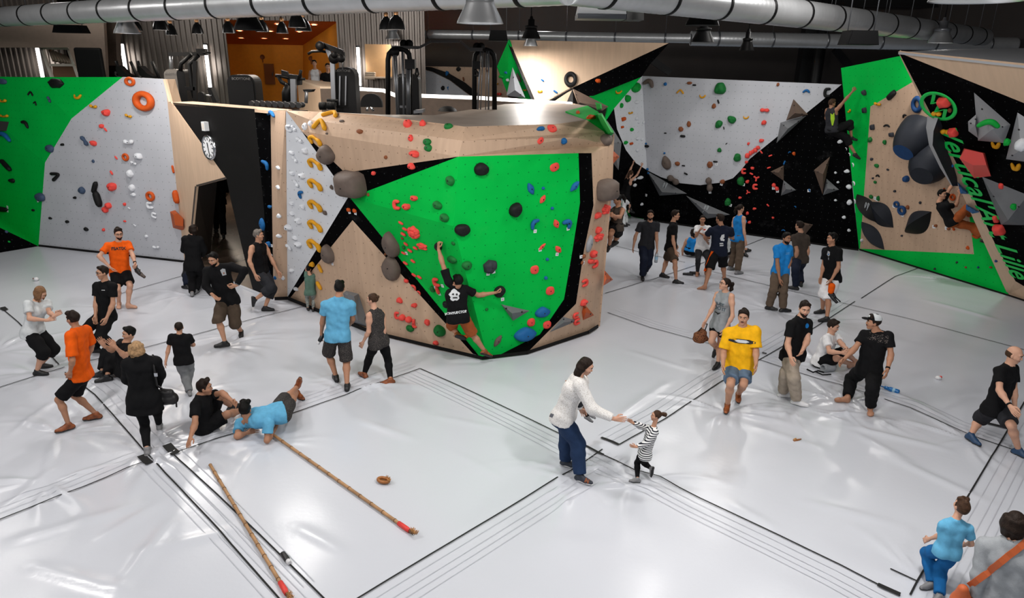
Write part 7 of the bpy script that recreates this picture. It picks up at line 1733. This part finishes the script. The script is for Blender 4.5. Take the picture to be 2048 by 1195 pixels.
PE['blue_tank'] = person('person with ponytail in blue tank top and brown trousers watching the wall', 1.74, 150, dict(hip=(1476, 475), neck=(1480, 430), head=(1481, 417), shL=(1469, 437), shR=(1488, 436), elR=(1488, 461), wrR=(1491, 480), elL=(1464, 460), anL=(1460, 534), toL=(1468, 537), anR=(1475, 542), toR=(1486, 545)), look=120, ground=(1470, 540), fem=True, sk='fair', top=('tank', C_BLUE, -.10), bottom=('trousers', C_TROU), shoes=S_GRY, hair=('pony', 'dark'))
PE['blue_sitter'] = person('person in blue tank top sitting on the mat behind the one with clasped hands', 1.70, 170, dict(hip=(1382, 500), neck=(1386, 476), head=(1389, 464), knL=(1391, 489), knR=(1398, 493), anL=(1400, 500, .1), anR=(1408, 505, .1)), look=150, ground=(1383, 513), fem=True, sk='mid', top=('tank', C_BLUE, -.02), bottom=('shorts', C_BLACK), shoes=S_BLK, hair=('bob', 'dark'))
PE['leg_sitter'] = person('person sitting with legs stretched out behind the brown trousers', 1.72, 75, dict(hip=(1452, 501), neck=(1449, 478), head=(1452, 466), knR=(1470, 500), knL=(1474, 494), anR=(1489, 505, .09), toR=(1492, 497, .22), anL=(1494, 498, .09), toL=(1497, 489, .22)), look=70, ground=(1452, 514), sk='fair', top=('tee', C_GREYT, -.02), bottom=('shorts', C_BLACK), shoes=S_BLK, hair=('short', 'dark'))
PE['blue_tee'] = person('bearded person in bright blue T-shirt and brown trousers looking right', 1.78, 35, dict(hip=(1561, 541), neck=(1570, 487), head=(1573, 476), shR=(1553, 496), shL=(1579, 496), elR=(1555, 528), wrR=(1559, 556), elL=(1580, 523), wrL=(1570, 548), anR=(1538, 611), toR=(1550, 618), knR=(1548, 578), anL=(1566, 616), toL=(1582, 621), knL=(1566, 580)), look=45, ground=(1554, 617), sk='olive', top=('tee', C_BLUE), bottom=('trousers', C_TROU), shoes=S_BLK, hair=('short', 'black'), beard=True)
PE['brown_man'] = person('person in dark brown T-shirt and navy trousers walking away behind the blue T-shirt', 1.78, 205, dict(hip=(1600, 517), neck=(1602, 465), head=(1599, 452), shL=(1588, 474), shR=(1613, 475), elL=(1594, 502), wrL=(1591, 521), elR=(1616, 502), anL=(1592, 572), knL=(1591, 540), anR=(1602, 566), toL=(1588, 576)), look=235, ground=(1597, 572), sk='mid', top=('tee', C_BROWN), bottom=('trousers', C_NAVY), shoes=S_BLK, hair=('short', 'dark'))
PE['white_shorts'] = person('person in black printed T-shirt and white shorts facing left, chalk bag in hand', 1.80, 325, dict(hip=(1664, 553), neck=(1663, 491), head=(1664, 477), shR=(1651, 501), shL=(1678, 503), elR=(1647, 530), wrR=(1642, 553), elL=(1677, 534), wrL=(1664, 557), anR=(1645, 619), toR=(1623, 625), knR=(1647, 588), anL=(1654, 635), toL=(1635, 641), knL=(1656, 597)), look=295, ground=(1651, 628), sk='tan', top=('tee', C_BLACK), bottom=('long_shorts', C_WHITE), shoes=S_BLK, hair=('short', 'black'))
r_ = hit(1725, 260)
PE['tank_climber'] = person('climber in grey tank top with yellow-green back reaching up the right green panel', 1.74, 140, dict(hip=(1664, 258), neck=(1663, 216), head=(1664, 207), shL=(1654, 220), shR=(1674, 219), elR=(1690, 200), wrR=(1705, 183), elL=(1652, 236), wrL=(1660, 247), knR=(1700, 246), anR=(1703, 274, '-.25'), toR=(1716, 276, '-.3'), knL=(1692, 274), anL=(1711, 308, '-.15'), toL=(1718, 312, '-.2'), hdR=(1709, 179)), look=120, dist=math.hypot(r_[0].x, r_[0].y) - .30, sk='olive', top=('tank', C_CHAR, -.10), bottom=('trousers', C_BLACK, 1.45), shoes=S_BLK, hair=('short', 'brown'), curl=(.5, 1.2))
r_ = hit(1900, 430)
PE['rust_climber'] = person('climber in black T-shirt and rust trousers hanging on the right overhang', 1.74, 110, dict(hip=(1903, 443), neck=(1878, 404), head=(1884, 389), shL=(1888, 399, -.1), shR=(1894, 412, .1), elR=(1912, 411), wrR=(1919, 388), elL=(1899, 378), wrL=(1906, 366), knR=(1934, 416), anR=(1944, 430, '-.3'), toR=(1950, 424, '-.35'), knL=(1945, 453), anL=(1969, 479, '0.1'), toL=(1985, 484, '0.1'), hdR=(1922, 378), hdL=(1908, 360)), look=60, tilt=-12, dist=math.hypot(r_[0].x, r_[0].y) - .55, sk='mid', top=('tee', C_BLACK), bottom=('trousers', C_ORP, 1.75), shoes=S_BLK, hair=('short', 'black'), curl=(1.2, 1.2))
r_ = hit(1262, 370)
PE['girl_climber'] = person('climber in black tank top hanging with both arms raised in the dark back corner', 1.66, 150, dict(hip=(1250, 386), neck=(1257, 357), head=(1262, 347), shL=(1251, 358), shR=(1262, 361), elL=(1260, 340), wrL=(1266, 327), elR=(1274, 350), wrR=(1283, 332), hdL=(1267, 321), hdR=(1286, 326), knL=(1252, 400), anL=(1258, 415, '-.1'), knR=(1258, 402), anR=(1262, 420, '-.1')), look=150, dist=math.hypot(r_[0].x, r_[0].y) - .35, fem=True, sk='fair', top=('tank', C_BLACK, 0.0), bottom=('leggings', C_BLACK), shoes=S_BLK, hair=('pony', 'brown'), curl=(1.2, 1.2))
PE['tattoo_woman'] = person('dark-haired person in brown top and black shorts clinging to the far boulder edge', 1.68, 300, dict(hip=(1232, 452), neck=(1236, 414), head=(1235, 399), shR=(1226, 420), shL=(1246, 420), elR=(1232, 437), wrR=(1226, 432), elL=(1240, 434), wrL=(1228, 431), knR=(1222, 467), anR=(1219, 489, '0'), toR=(1216, 497, '0'), knL=(1236, 470), anL=(1228, 484, '-.2')), look=290, tilt=25, dist=14.15, fem=True, sk='tan', top=('tank', C_BROWN), bottom=('shorts', C_BLACK, .7), shoes=S_BLK, hair=('pony', 'black'), curl=(1.1, 1.1))
PE['white_girl'] = person('child in white top and pale trousers bending forward below the hanging climber', 1.30, 100, dict(hip=(1246, 418), neck=(1250, 399), head=(1252, 390), shL=(1248, 402, -.1), shR=(1253, 402), elR=(1260, 410), wrR=(1258, 420), anR=(1252, 447), toR=(1260, 450), knR=(1252, 434), anL=(1248, 450), knL=(1247, 437)), look=110, ground=(1251, 449), child=True, fem=True, sk='fair', top=('tee', C_WHITE, -.04), bottom=('trousers', C_GREYT), shoes=S_BLK, hair=('pony', 'dark'))
PE['mat_sitter'] = person('person in dark jeans sitting on the mat edge behind the black parka', 1.72, 320, dict(hip=(386, 553), neck=(389, 528), head=(391, 517), knR=(374, 553), anR=(374, 571), toR=(372, 575), knL=(392, 560), anL=(395, 572), wrR=(394, 549), wrL=(398, 551)), look=320, ground=(388, 565), sk='fair', top=('long', C_CHAR, -.02), bottom=('trousers', C_NAVY), shoes=S_BLK, hair=('short', 'dark'))
PE['passage_man'] = person('person all in black walking inside the dark passage', 1.78, 190, dict(hip=(437, 402), neck=(439, 345), head=(439, 330), anL=(433, 458), anR=(447, 470)), ground=(440, 466), sk='mid', top=('coat', C_BLACK, -.10), bottom=('trousers', C_BLACK), shoes=S_BLK, hair=('short', 'dark'), face=False)
for nm, lab_, px, py, yw, cl in (('counter_woman', 'person in white tank top standing behind the birch counter by the orange room', 629, 127, -10, ('tank', C_WHITE, -.02)), ('counter_man', 'person in black standing behind the counter beside the white tank top', 655, 134, 10, ('tee', C_BLACK))):
    p_ = gy(px, py, 25.2); k_ = p_.z - .04
    hp_ = to_px((p_.x, p_.y, k_ - .69)); nk_ = to_px((p_.x, p_.y, k_ - .15)); an_ = to_px((p_.x, p_.y, ZM + .08))
    PE[nm] = person(lab_, 1.74, yw, dict(hip=hp_, neck=nk_, head=(px, py), anL=(an_[0] + 3, an_[1], '0.0'), anR=(an_[0] - 3, an_[1], '0.0'), wrL=(px + 2, py + 20, 'n'), wrR=(px - 4, py + 21, 'n')), dist=math.hypot(p_.x, p_.y), fem=nm == 'counter_woman', sk='mid', top=cl, bottom=('trousers', C_BLACK), shoes=S_BLK, hair=('short', 'black'))

# ------------------------------------------------------------------ belongings and gear
BAMBOO = mat('bamboo', (164, 124, 84), .5, noise=.22, nscale=7); NODE = mat('bamboo_node', (104, 72, 46), .6); REDT = mat('red_tape', (216, 58, 50), .5); BRIST = mat('bristles', (176, 128, 76), .8, noise=.3, nscale=60)
def pole(a, b, lab, taped):
    a, b = Vector(a), Vector(b); d = b - a; o = empty('bamboo_pole', (a + b) / 2, lab, 'pole', 'bamboo brush poles')
    n = 13; pts, rr = [], []
    for k in range(n):
        t0 = k / n
        for u, r in ((.0, .0235), (.06, .0205), (.5, .020), (.94, .0205)): pts.append(a + d * (t0 + u / n)); rr.append(r)
    pts.append(b); rr.append(.02); world(o, MB().tube(pts, rr, 12), 'cane', BAMBOO)
    for k in range(1, n): p = a + d * (k / n); u = d.normalized(); world(o, MB().tube([p - u * .005, p + u * .005], .0245, 12), 'node', NODE)
    if taped:
        u = d.normalized(); world(o, MB().tube([b - u * .16, b - u * .02, b + u * .04], [.028, .030, .026], 12), 'tape', REDT)
        world(o, MB().tube([b + u * .02, b + u * .10], [.02, .018], 10), 'brush_handle', NODE)
        m_ = MB(); rr_ = random.Random(3); s_ = Vector((-u.y, u.x, 0))
        for k in range(60): p = b + u * rr_.uniform(.06, .17) + s_ * rr_.uniform(-.02, .02); m_.tube([p + Vector((0, 0, .015)), p + Vector((0, 0, .055)) + s_ * rr_.uniform(-.02, .02) + u * rr_.uniform(-.01, .02)], .0025, 4)
        world(o, m_, 'bristles', BRIST)
    return o
lift = Vector((0, 0, .03))
pole(gz(549, 874) + lift, gz(815, 1062) + lift, 'bamboo pole with red taped brush end lying by the reclining person', True)
p1, p2 = gz(421, 933) + lift, gz(572, 1187) + lift
pole(p1, p2, 'bamboo pole with red tape lying across the seam at the lower picture edge', True)
# oval brush
p = gz(767, 964) + Vector((0, 0, .035)); o = empty('scrubbing_brush', p, 'oval brown scrubbing brush lying alone on the near mat', 'brush')
ang = math.radians(-25); ax = Vector((math.cos(ang), math.sin(ang), 0)); ay = Vector((-ax.y, ax.x, 0))
world(o, MB().tube([p + ax * .075 * math.cos(t) + ay * .045 * math.sin(t) for t in np.linspace(0, 6.283, 25)], .022, 10), 'body', mat('varnished_wood', (150, 92, 40), .35, noise=.2, nscale=20))
world(o, MB().lathe([(0, -.012), (.06, -.012), (.06, -.005), (0, -.005)], 16, Matrix.Translation(p)), 'core', NODE)
m_ = MB(); rr_ = random.Random(4)
for k in range(70): t = rr_.uniform(-.4, 1.6); q = p + ax * .085 * math.cos(t) + ay * .055 * math.sin(t); m_.tube([q, q + ax * rr_.uniform(.0, .03) + Vector((0, 0, rr_.uniform(.02, .05)))], .002, 4)
world(o, m_, 'bristles', BRIST)
def lying_bottle(a, b, r, lab, mb_, mc, neck=.5, cat='bottle', extra=None):
    a, b = Vector(a), Vector(b); d = b - a; u = d.normalized(); o = empty('bottle', (a + b) / 2, lab, cat)
    world(o, MB().tube([a, a + u * .006, a + d * .06, a + d * .62, a + d * .70, a + d * .76], [r * .5, r * .85, r, r, r * .9, r * neck], 18), 'body', mb_)
    world(o, MB().tube([a + d * .74, a + d * .78, b - u * .004, b], [r * neck, r * (neck + .1), r * (neck + .1), r * neck * .9], 16), 'cap', mc)
    if extra: extra(o, a, b, u)
    return o
lying_bottle(gz(565, 1110) + lift, gz(580, 1130) + lift, .032, 'small black bottle with white cap lying near the seam below the poles', mat('bottle_black', (34, 34, 36), .4), S_WHT, .75)
BLUEP = mat('bottle_blue', (20, 104, 170), .25)
def strp(o, a, b, u):
    world(o, MB().tube([b, b + u * .05, b + u * .09 + Vector((0, .02, 0)), b + u * .12], .010, 8), 'loop', BLUEP); c = a.lerp(b, .35); world(o, MB().tube([c - u * .02, c + u * .02], .0405, 18), 'band', mat('bottle_pale', (150, 190, 215), .4))
lying_bottle(gz(1798, 788) + lift * 1.3, gz(1768, 778) + lift * 1.3, .040, 'blue sports bottle lying behind the barefoot person in the cap', BLUEP, BLUEP, .6, extra=strp)
p = gz(1876, 758) + Vector((0, 0, .03)); o = empty('chalk_ball', p, 'small white and red ball lying alone on the far right mat', 'chalk ball')
world(o, MB().lathe([(0, -.04), (.03, -.035), (.045, 0), (.03, .035), (0, .04)], 14, Matrix.Translation(p) @ Matrix.Diagonal((1.2, 1, .8, 1))), 'ball', S_WHT); world(o, MB().lathe([(0, .0), (.028, .004), (.02, .026), (0, .03)], 12, Matrix.Translation(p + Vector((.035, 0, .005)))), 'tip', REDT)
p = gz(1593, 882) + Vector((0, 0, .02)); o = empty('hand_brush', p, 'small wooden hand brush lying on the mat in front of the beige trousers', 'brush')
world(o, MB().tube([p + Vector((-.05, -.01, 0)), p + Vector((.0, 0, .0)), p + Vector((.07, .015, .012))], [.018, .016, .008], 10), 'handle', mat('varnished_wood', (150, 92, 40))); world(o, MB().tube([p + Vector((-.05, -.01, .01)), p + Vector((-.01, 0, .025))], .014, 8), 'bristles', BRIST)
p = gz(73, 561) + Vector((0, 0, .04)); o = empty('chalk_ball', p, 'small white and orange ball on the mat behind the blond-haired person at left', 'chalk ball'); world(o, MB().lathe([(0, -.05), (.045, -.03), (.055, 0), (.04, .04), (0, .05)], 14, Matrix.Translation(p)), 'ball', S_WHT); world(o, MB().lathe([(0, 0), (.03, .0), (.02, .03), (0, .03)], 10, Matrix.Translation(p + Vector((-.05, 0, .0)))), 'tip', S_ORG)
def loose_shoe(px, py, ang, lab, m, on=None, roll=0.0, cat='shoe', up_d=0.0, size=1.0):
    P0_ = np.array(on) if on is not None else np.array(gz(px, py)); d = np.array([math.cos(ang), math.sin(ang), up_d]); d = nrm(d); u = nrm(np.array([0, 0, 1.0]) - d * d[2]); o = empty('climbing_shoe', P0_, lab, cat, 'climbing shoes off the feet'); k = size
    f = Field(.02); g0 = P0_ + u * .03 * k; f.chain([g0 - d * .10 * k, g0, g0 + d * .11 * k], [.038 * k, .040 * k, .030 * k]); f.cone(g0 - d * .08 * k, g0 - d * .06 * k + u * .06 * k, .036 * k, .034 * k); f.plane(g0 - u * .022, -u); f.minus(g0 - d * .075 * k + u * .05 * k, g0 - d * .06 * k + u * .12 * k, .026 * k, .03 * k)
    np_mesh('upper', [surface([f], .009)], m, o)
    f = Field(.015); f.chain([g0 - d * .10 * k, g0, g0 + d * .115 * k], [.040 * k, .043 * k, .033 * k]); f.plane(g0 - u * .016, u); f.plane(g0 - u * .030, -u); np_mesh('sole', [surface([f], .009)], mat('rubber_sole', (24, 24, 25)), o)
    return o
loose_shoe(1376, 550, 2.9, 'left shoe of the empty black pair beside the clasped-hands person', S_BLK); loose_shoe(1389, 548, 2.5, 'right shoe of the empty black pair beside the clasped-hands person', S_BLK)
q = PE['orange_man']; loose_shoe(0, 0, -.6, 'upper brown climbing shoe hanging from the hand of the orange T-shirt person', S_BLK, on=q['wrL'] + np.array([.02, -.02, -.16]), up_d=-.7); loose_shoe(0, 0, -.3, 'lower brown climbing shoe hanging from the hand of the orange T-shirt person', mat('shoe_brown', (70, 58, 52), .5), on=q['wrL'] + np.array([.09, -.05, -.24]), up_d=-.6)
q = PE['white_sitter']; loose_shoe(0, 0, .5, 'black and orange shoe in the hands of the sitting white T-shirt person', S_BLK, on=q['wrL'] + np.array([.02, -.07, -.04]), up_d=.4)
# bag by the sitting person
p = gz(1657, 742); o = empty('chalk_bag', p, 'grey chalk bag with black straps lying in front of the sitting person', 'chalk bag')
f = Field(.03); f.chain([np.array(p) + [-.09, -.02, .07], np.array(p) + [.05, .02, .08]], [.075, .085]); f.minus(np.array(p) + [-.2, -.05, .08], np.array(p) + [-.10, -.03, .075], .05, .05); np_mesh('pouch', [surface([f], .012)], C_GREY, o)
strap(o, [gz(1648, 744, .03), gz(1636, 741, .03), gz(1626, 744, .025), gz(1614, 738, .03)], .014, C_BLACK, 'strap'); strap(o, [gz(1662, 748, .03), gz(1645, 749, .03), gz(1630, 742, .03)], .012, C_BLACK, 'strap')
# carried bags
q = PE['tank_woman']; w_ = q['wrR']; c = np.array(q['at'](1402, 668)); o = empty('shopping_bag', c, 'brown woven bag hanging from the hand of the grey tank top person', 'bag')
f = Field(.04); f.chain([c + [-.02, 0, -.05], c + [.02, 0, .02]], [.115, .085]); f.cone(c + [-.06, 0, -.09], c + [.07, 0, -.08], .07, .07); f.wr = .006; np_mesh('body', [surface([f], .013)], cloth('bag_brown', (122, 78, 52), .8, ('fleck', (70, 44, 32), 50, .55)), o)
strap(o, [c + [-.05, 0, .06], w_ + [-.01, 0, -.07], w_ + [.03, 0, -.07], c + [.06, 0, .06]], .010, C_BROWN, 'handle')
q = PE['white_shorts']; w_ = q['wrL']; c = w_ + np.array([.0, -.05, -.20]); o = empty('chalk_bag', c, 'orange chalk bag held by the person in white shorts', 'chalk bag')
f = Field(.03); f.chain([c + [0, 0, -.06], c + [0, 0, .05]], [.062, .070]); np_mesh('pouch', [surface([f], .013)], C_ORANGE, o); strap(o, [c + [.03, 0, .09], w_ + [.0, -.02, -.06], c + [-.02, 0, .09]], .008, C_BLACK, 'drawcord')
loose_shoe(0, 0, -.8, 'black and white shoe dangling under the orange chalk bag', S_BLK, on=c + np.array([.03, -.04, -.22]), up_d=-.8)
strap(o, [c + [.04, -.02, -.08], c + [.12, -.04, -.20], c + [.22, -.04, -.28]], .012, C_BLACK, 'strap')
q = PE['bottle_man']; w_ = q['wrL']; c = w_ + np.array([.0, -.02, -.09]); o = empty('bottle', c, 'clear plastic water bottle in the hand of the dark T-shirt person', 'bottle')
PLAST = mat('clear_plastic', (200, 208, 214), .08); PLAST.node_tree.nodes['Principled BSDF'].inputs['Transmission Weight'].default_value = .55
world(o, MB().lathe([(0, -.30), (.036, -.30), (.042, -.28), (.042, -.10), (.036, -.06), (.016, -.02), (.015, .0)], 18, Matrix.Translation(Vector(c))), 'body', PLAST); world(o, MB().lathe([(.018, .0), (.018, .02), (0, .022)], 14, Matrix.Translation(Vector(c))), 'cap', S_WHT); world(o, MB().lathe([(.043, -.22), (.043, -.14)], 18, Matrix.Translation(Vector(c))), 'wrapper', mat('bottle_pale', (150, 190, 215), .4))
q = PE['sky_man']; w_ = q['wrL']; c = w_ + np.array([.0, .0, -.08]); d_ = Vector((-.35, -.2, -.6)).normalized()
lying_bottle(Vector(c) - d_ * .06, Vector(c) + d_ * .14, .034, 'black bottle with white cap in the hand of the light blue T-shirt person', mat('bottle_black', (34, 34, 36)), S_WHT, .7)
q = PE['coat_woman']; c = np.array(q['at'](331, 792)) ; o = empty('shoulder_bag', c, 'black shoulder bag hanging at the side of the long black coat', 'bag')
f = Field(.03); f.chain([c + [-.07, 0, -.04], c + [.07, .03, -.05]], [.085, .085]); f.chain([c + [-.05, 0, .05], c + [.05, .02, .04]], [.06, .06]); f.wr = .003; np_mesh('body', [surface([f], .012)], mat('bag_leather', (26, 24, 25), .45, spec=.4), o)
e0 = q['shR'] + q['tors'] * .03 + q['lat'] * .02; nbk = -q['fwd']
strap(o, [c + [-.06, .05, .09], q['shR'] * .4 + c * .6 + nbk * .13 + [-.03, 0, .02], q['shR'] + nbk * .10 - q['tors'] * .02, e0 + q['tors'] * .075, q['shR'] - nbk * .09 - q['tors'] * .06], .014, mat('bag_leather', (26, 24, 25)), 'strap'); world(o, MB().box(Vector(q['shR'] * .75 + c * .25 + nbk * .125), (.04, .015, .05)), 'buckle', CHROME)
strap(o, [c + [.10, .0, -.02], c + [.14, -.01, -.09], c + [.13, 0, -.16]], .012, mat('bag_leather', (26, 24, 25)), 'tassel')
q = PE['grey_woman']; OST = mat('strap_orange', (178, 84, 38), .6); nb = -q['fwd']; o = empty('shoulder_bag', q['hip'], 'orange-brown bag on a wide orange strap worn by the grey sweater person', 'bag')
T_ = BVHTree.FromPolygons([v_.co for v_ in q['made']['top'].data.vertices], [p_.vertices for p_ in q['made']['top'].data.polygons]); prv = None; m_ = MB(); VV = []
for k in range(17):
    t = k / 16; px, py = 2062 - t * 122, 1075 + t * 96; r_ = ray(px, py).normalized(); l_, n_, _, _ = T_.ray_cast(CC, r_)
    if l_ is None: l_ = prv[0] + Vector((0, 0, -.03)) if prv else Vector(q['shR']); n_ = prv[1] if prv else Vector(nb)
    if n_.dot(r_) > 0: n_ = -n_
    VV.append((l_ + n_ * .008, n_)); prv = (l_, n_)
nm_ = sum((v_[1] for v_ in VV), Vector()).normalized(); s_ = (VV[-1][0] - VV[0][0]).cross(nm_).normalized() * .026
for k in range(16):
    a, b = VV[k][0], VV[k + 1][0]; m_.slab([a - s_, b - s_, b + s_, a + s_], .008, -nm_)
world(o, m_, 'strap', OST); c = np.array(VV[-1][0]) + nb * .0 + np.array([-.03, -.02, -.07])
f = Field(.03); f.chain([c + [-.03, 0, .05], c + [.0, .02, -.10], c + [.08, .05, -.12]], [.045, .085, .07]); np_mesh('body', [surface([f], .012)], OST, o)
q = PE['blue_tee']; w_ = q['wrR']; o = empty('chalk_strap', w_, 'thin black strap loop hanging from the hand of the bright blue T-shirt person', 'strap')
strap(o, [w_ + [.02, -.02, -.10], w_ + [.05, -.03, -.25], w_ + [.02, -.04, -.40], w_ + [-.02, -.03, -.36], w_ + [.0, -.02, -.20], w_ + [.03, -.02, -.10]], .007, C_BLACK, 'loop')
# caps, watches, prints
q = PE['cap_man']; Hp, HR_, k9 = q['Hp'], q['HR'], q['k9']; f = Field(.02); f.ell(Hp(0, .045, -.01), HR_, np.array([.090, .100, .110]) * k9); f.plane(Hp(0, .052, 0), HR_ @ np.array([0, -1, .0])); cap_ = np_mesh('cap', [surface([f], .006)], C_BLACK, q['root'])
f = Field(.02); f.ell(Hp(0, .047, -.016), HR_, np.array([.0915, .101, .112]) * k9); f.plane(Hp(0, .056, 0), HR_ @ np.array([0, -1, .0])); f.plane(Hp(0, 0, -.005), HR_ @ np.array([0, -.25, 1])); np_mesh('cap_mesh', [surface([f], .006)], C_GREYT, q['root'])
f = Field(.02); f.ell(Hp(0, .055, .125), HR_, np.array([.070, .010, .065]) * k9); np_mesh('cap_brim', [surface([f], .006)], C_BLACK, q['root'])
c_ = Hp(.03, .11, .088); world(q['root'], MB().lathe([(0, .004), (.018, .002), (.018, -.002)], 12, facing(Vector(c_), Vector(HR_ @ np.array([.3, .35, .9])))), 'cap_badge', WHITEP)
for nm, sd in (('sweater_man', 'L'), ('cap_man', 'L'), ('orange_man', 'L'), ('bald_man', 'R')):
    q = PE[nm]; w_, e_ = q['wr' + sd], q['el' + sd]; u = nrm(w_ - e_); r0_ = .034 if nm != 'sweater_man' else .046; world(q['root'], MB().tube([Vector(w_ - u * .035), Vector(w_ - u * .012)], r0_, 14), 'wristband', BLK if nm != 'sweater_man' else STEELG)
q = PE['mother']; world(q['root'], MB().bar(Vector(q['at'](1100, 829, .16)), Vector(q['at'](1108, 832, .16)), .012, .05), 'pocket_phone', STEELG)
decal(PE['tank_woman'], 'top', text_shapes('JUST\nDO IT', .085, .02, 0, .002), 1441, 612, 'print', mat('print_blue_grey', (60, 78, 90), .7))
decal(PE['tank_woman'], 'top', patch_shapes([[(-.10, -.02), (-.02, -.05), (.12, .03), (-.01, -.025), (-.07, .0)]]), 1438, 624, 'print', DARKP)
decal(PE['yellow'], 'top', patch_shapes([[(-.20, -.012), (-.1, -.035), (.1, -.035), (.20, -.012), (.20, .012), (.1, .035), (-.1, .035), (-.20, .012)]]), 1484, 682, 'print', DARKP, .004)
decal(PE['yellow'], 'top', patch_shapes([[(-.11, 0), (-.06, -.024), (.06, -.024), (.11, 0), (.06, .024), (-.06, .024)]]), 1484, 682, 'print', WHITEP, .008)
decal(PE['orange_man'], 'top', text_shapes("I'SATIX", .085, .02, 0, .004), 237, 497, 'print', DARKP)
decal(PE['climber'], 'top', patch_shapes([[(.085 * math.cos(t) * (1 + .18 * math.sin(7 * t)), .10 * math.sin(t) * (1 + .14 * math.sin(5 * t))) for t in np.linspace(0, 6.1, 26)]]), 909, 590, 'print', WHITEP)
decal(PE['climber'], 'top', patch_shapes([[(-.05, .02), (-.02, .04), (.0, .02), (-.02, 0)], [(.02, .02), (.05, .03), (.06, .0), (.03, -.01)], [(-.04, -.05), (.05, -.06), (.04, -.035), (-.03, -.03)]]), 909, 590, 'print', DARKP, .008)
decal(PE['climber'], 'top', text_shapes('HONYURCTOR', .055, .02, 0, .003), 912, 625, 'print', WHITEP)
decal(PE['navy_man'], 'top', patch_shapes([[(-.02, .14), (.04, .16), (.05, .08), (.0, .04), (.06, .03), (.05, -.01), (-.03, .0), (-.05, .05)], [(-.05, -.06), (.03, -.05), (.04, -.08), (-.05, -.09)], [(-.04, -.11), (.05, -.10), (.04, -.13), (-.04, -.14)]]), 1444, 481, 'print', WHITEP)
decal(PE['navy_man'], 'bottom', patch_shapes([[(-.03, .26), (.03, .26), (.03, -.28), (-.03, -.28)]]), 1416, 520, 'side_stripe', C_ORANGE, .006)
decal(PE['clasp_woman'], 'top', patch_shapes([[(-.03, -.02), (.03, -.02), (.03, .02), (-.03, .02)]]), 1409, 459, 'print', mat('print_red', (190, 60, 40), .7))
decal(PE['sweater_man'], 'top', patch_shapes([[(-.035, -.06), (.035, -.06), (.045, .05), (0, .07), (-.045, .05)]]), 447, 544, 'print', mat('print_grey', (150, 152, 156), .7)); decal(PE['sweater_man'], 'top', patch_shapes([[(-.012, -.03), (.012, -.03), (.012, -.005), (-.012, -.005)]]), 447, 544, 'print', S_ORG, .007)
decal(PE['black_tee'], 'top', patch_shapes([[(.03 * math.cos(t), .04 * math.sin(t)) for t in np.linspace(0, 5.9, 12)]]), 1614, 651, 'print', BLUEP)
decal(PE['glasses_man'], 'top', patch_shapes([[(-.035, -.008), (.035, -.004), (.035, .008), (-.03, .006)]]), 206, 580, 'print', WHITEP)
decal(PE['white_shorts'], 'top', patch_shapes([[(-.02, .07), (.03, .05), (.035, -.02), (.0, -.05), (-.035, -.01)], [(-.01, -.07), (.01, -.07), (.005, -.12), (-.01, -.12)]]), 1657, 508, 'print', mat('print_grey', (150, 152, 156), .7)); decal(PE['white_shorts'], 'top', patch_shapes([[(-.012, .01), (.014, .01), (.012, -.015), (-.01, -.012)]]), 1657, 508, 'print', BLUEP, .007)
decal(PE['cap_man'], 'top', patch_shapes([[(-.15, .07), (.16, .07), (.17, -.06), (.05, -.075), (-.05, -.07), (-.15, -.05)]]), 1754, 674, 'print', C_FLOR, .004)
decal(PE['blue_tee'], 'top', patch_shapes([[(-.03, .03), (.05, .045), (.05, .035), (-.03, .02)], [(-.03, .0), (.05, .015), (.05, .005), (-.03, -.01)]]), 1574, 508, 'print', mat('print_pale_blue', (110, 170, 215), .7))
for sd, px, py in (('R', 1174, 961),):
    q = PE['mother']; q['made']['s_'] = q['made']['shoe' + sd]; decal(q, 's_', text_shapes('N', .07, .02, 0, .006), px, py, 'print', S_ORG)
q = PE['tank_climber']; decal(q, 'top', patch_shapes([[(-.05, .16), (.05, .16), (.055, .0), (.01, -.17), (-.02, -.17), (-.05, 0)]]), 1665, 238, 'back_panel', mat('cloth_lime', (150, 190, 30), .8), .008)
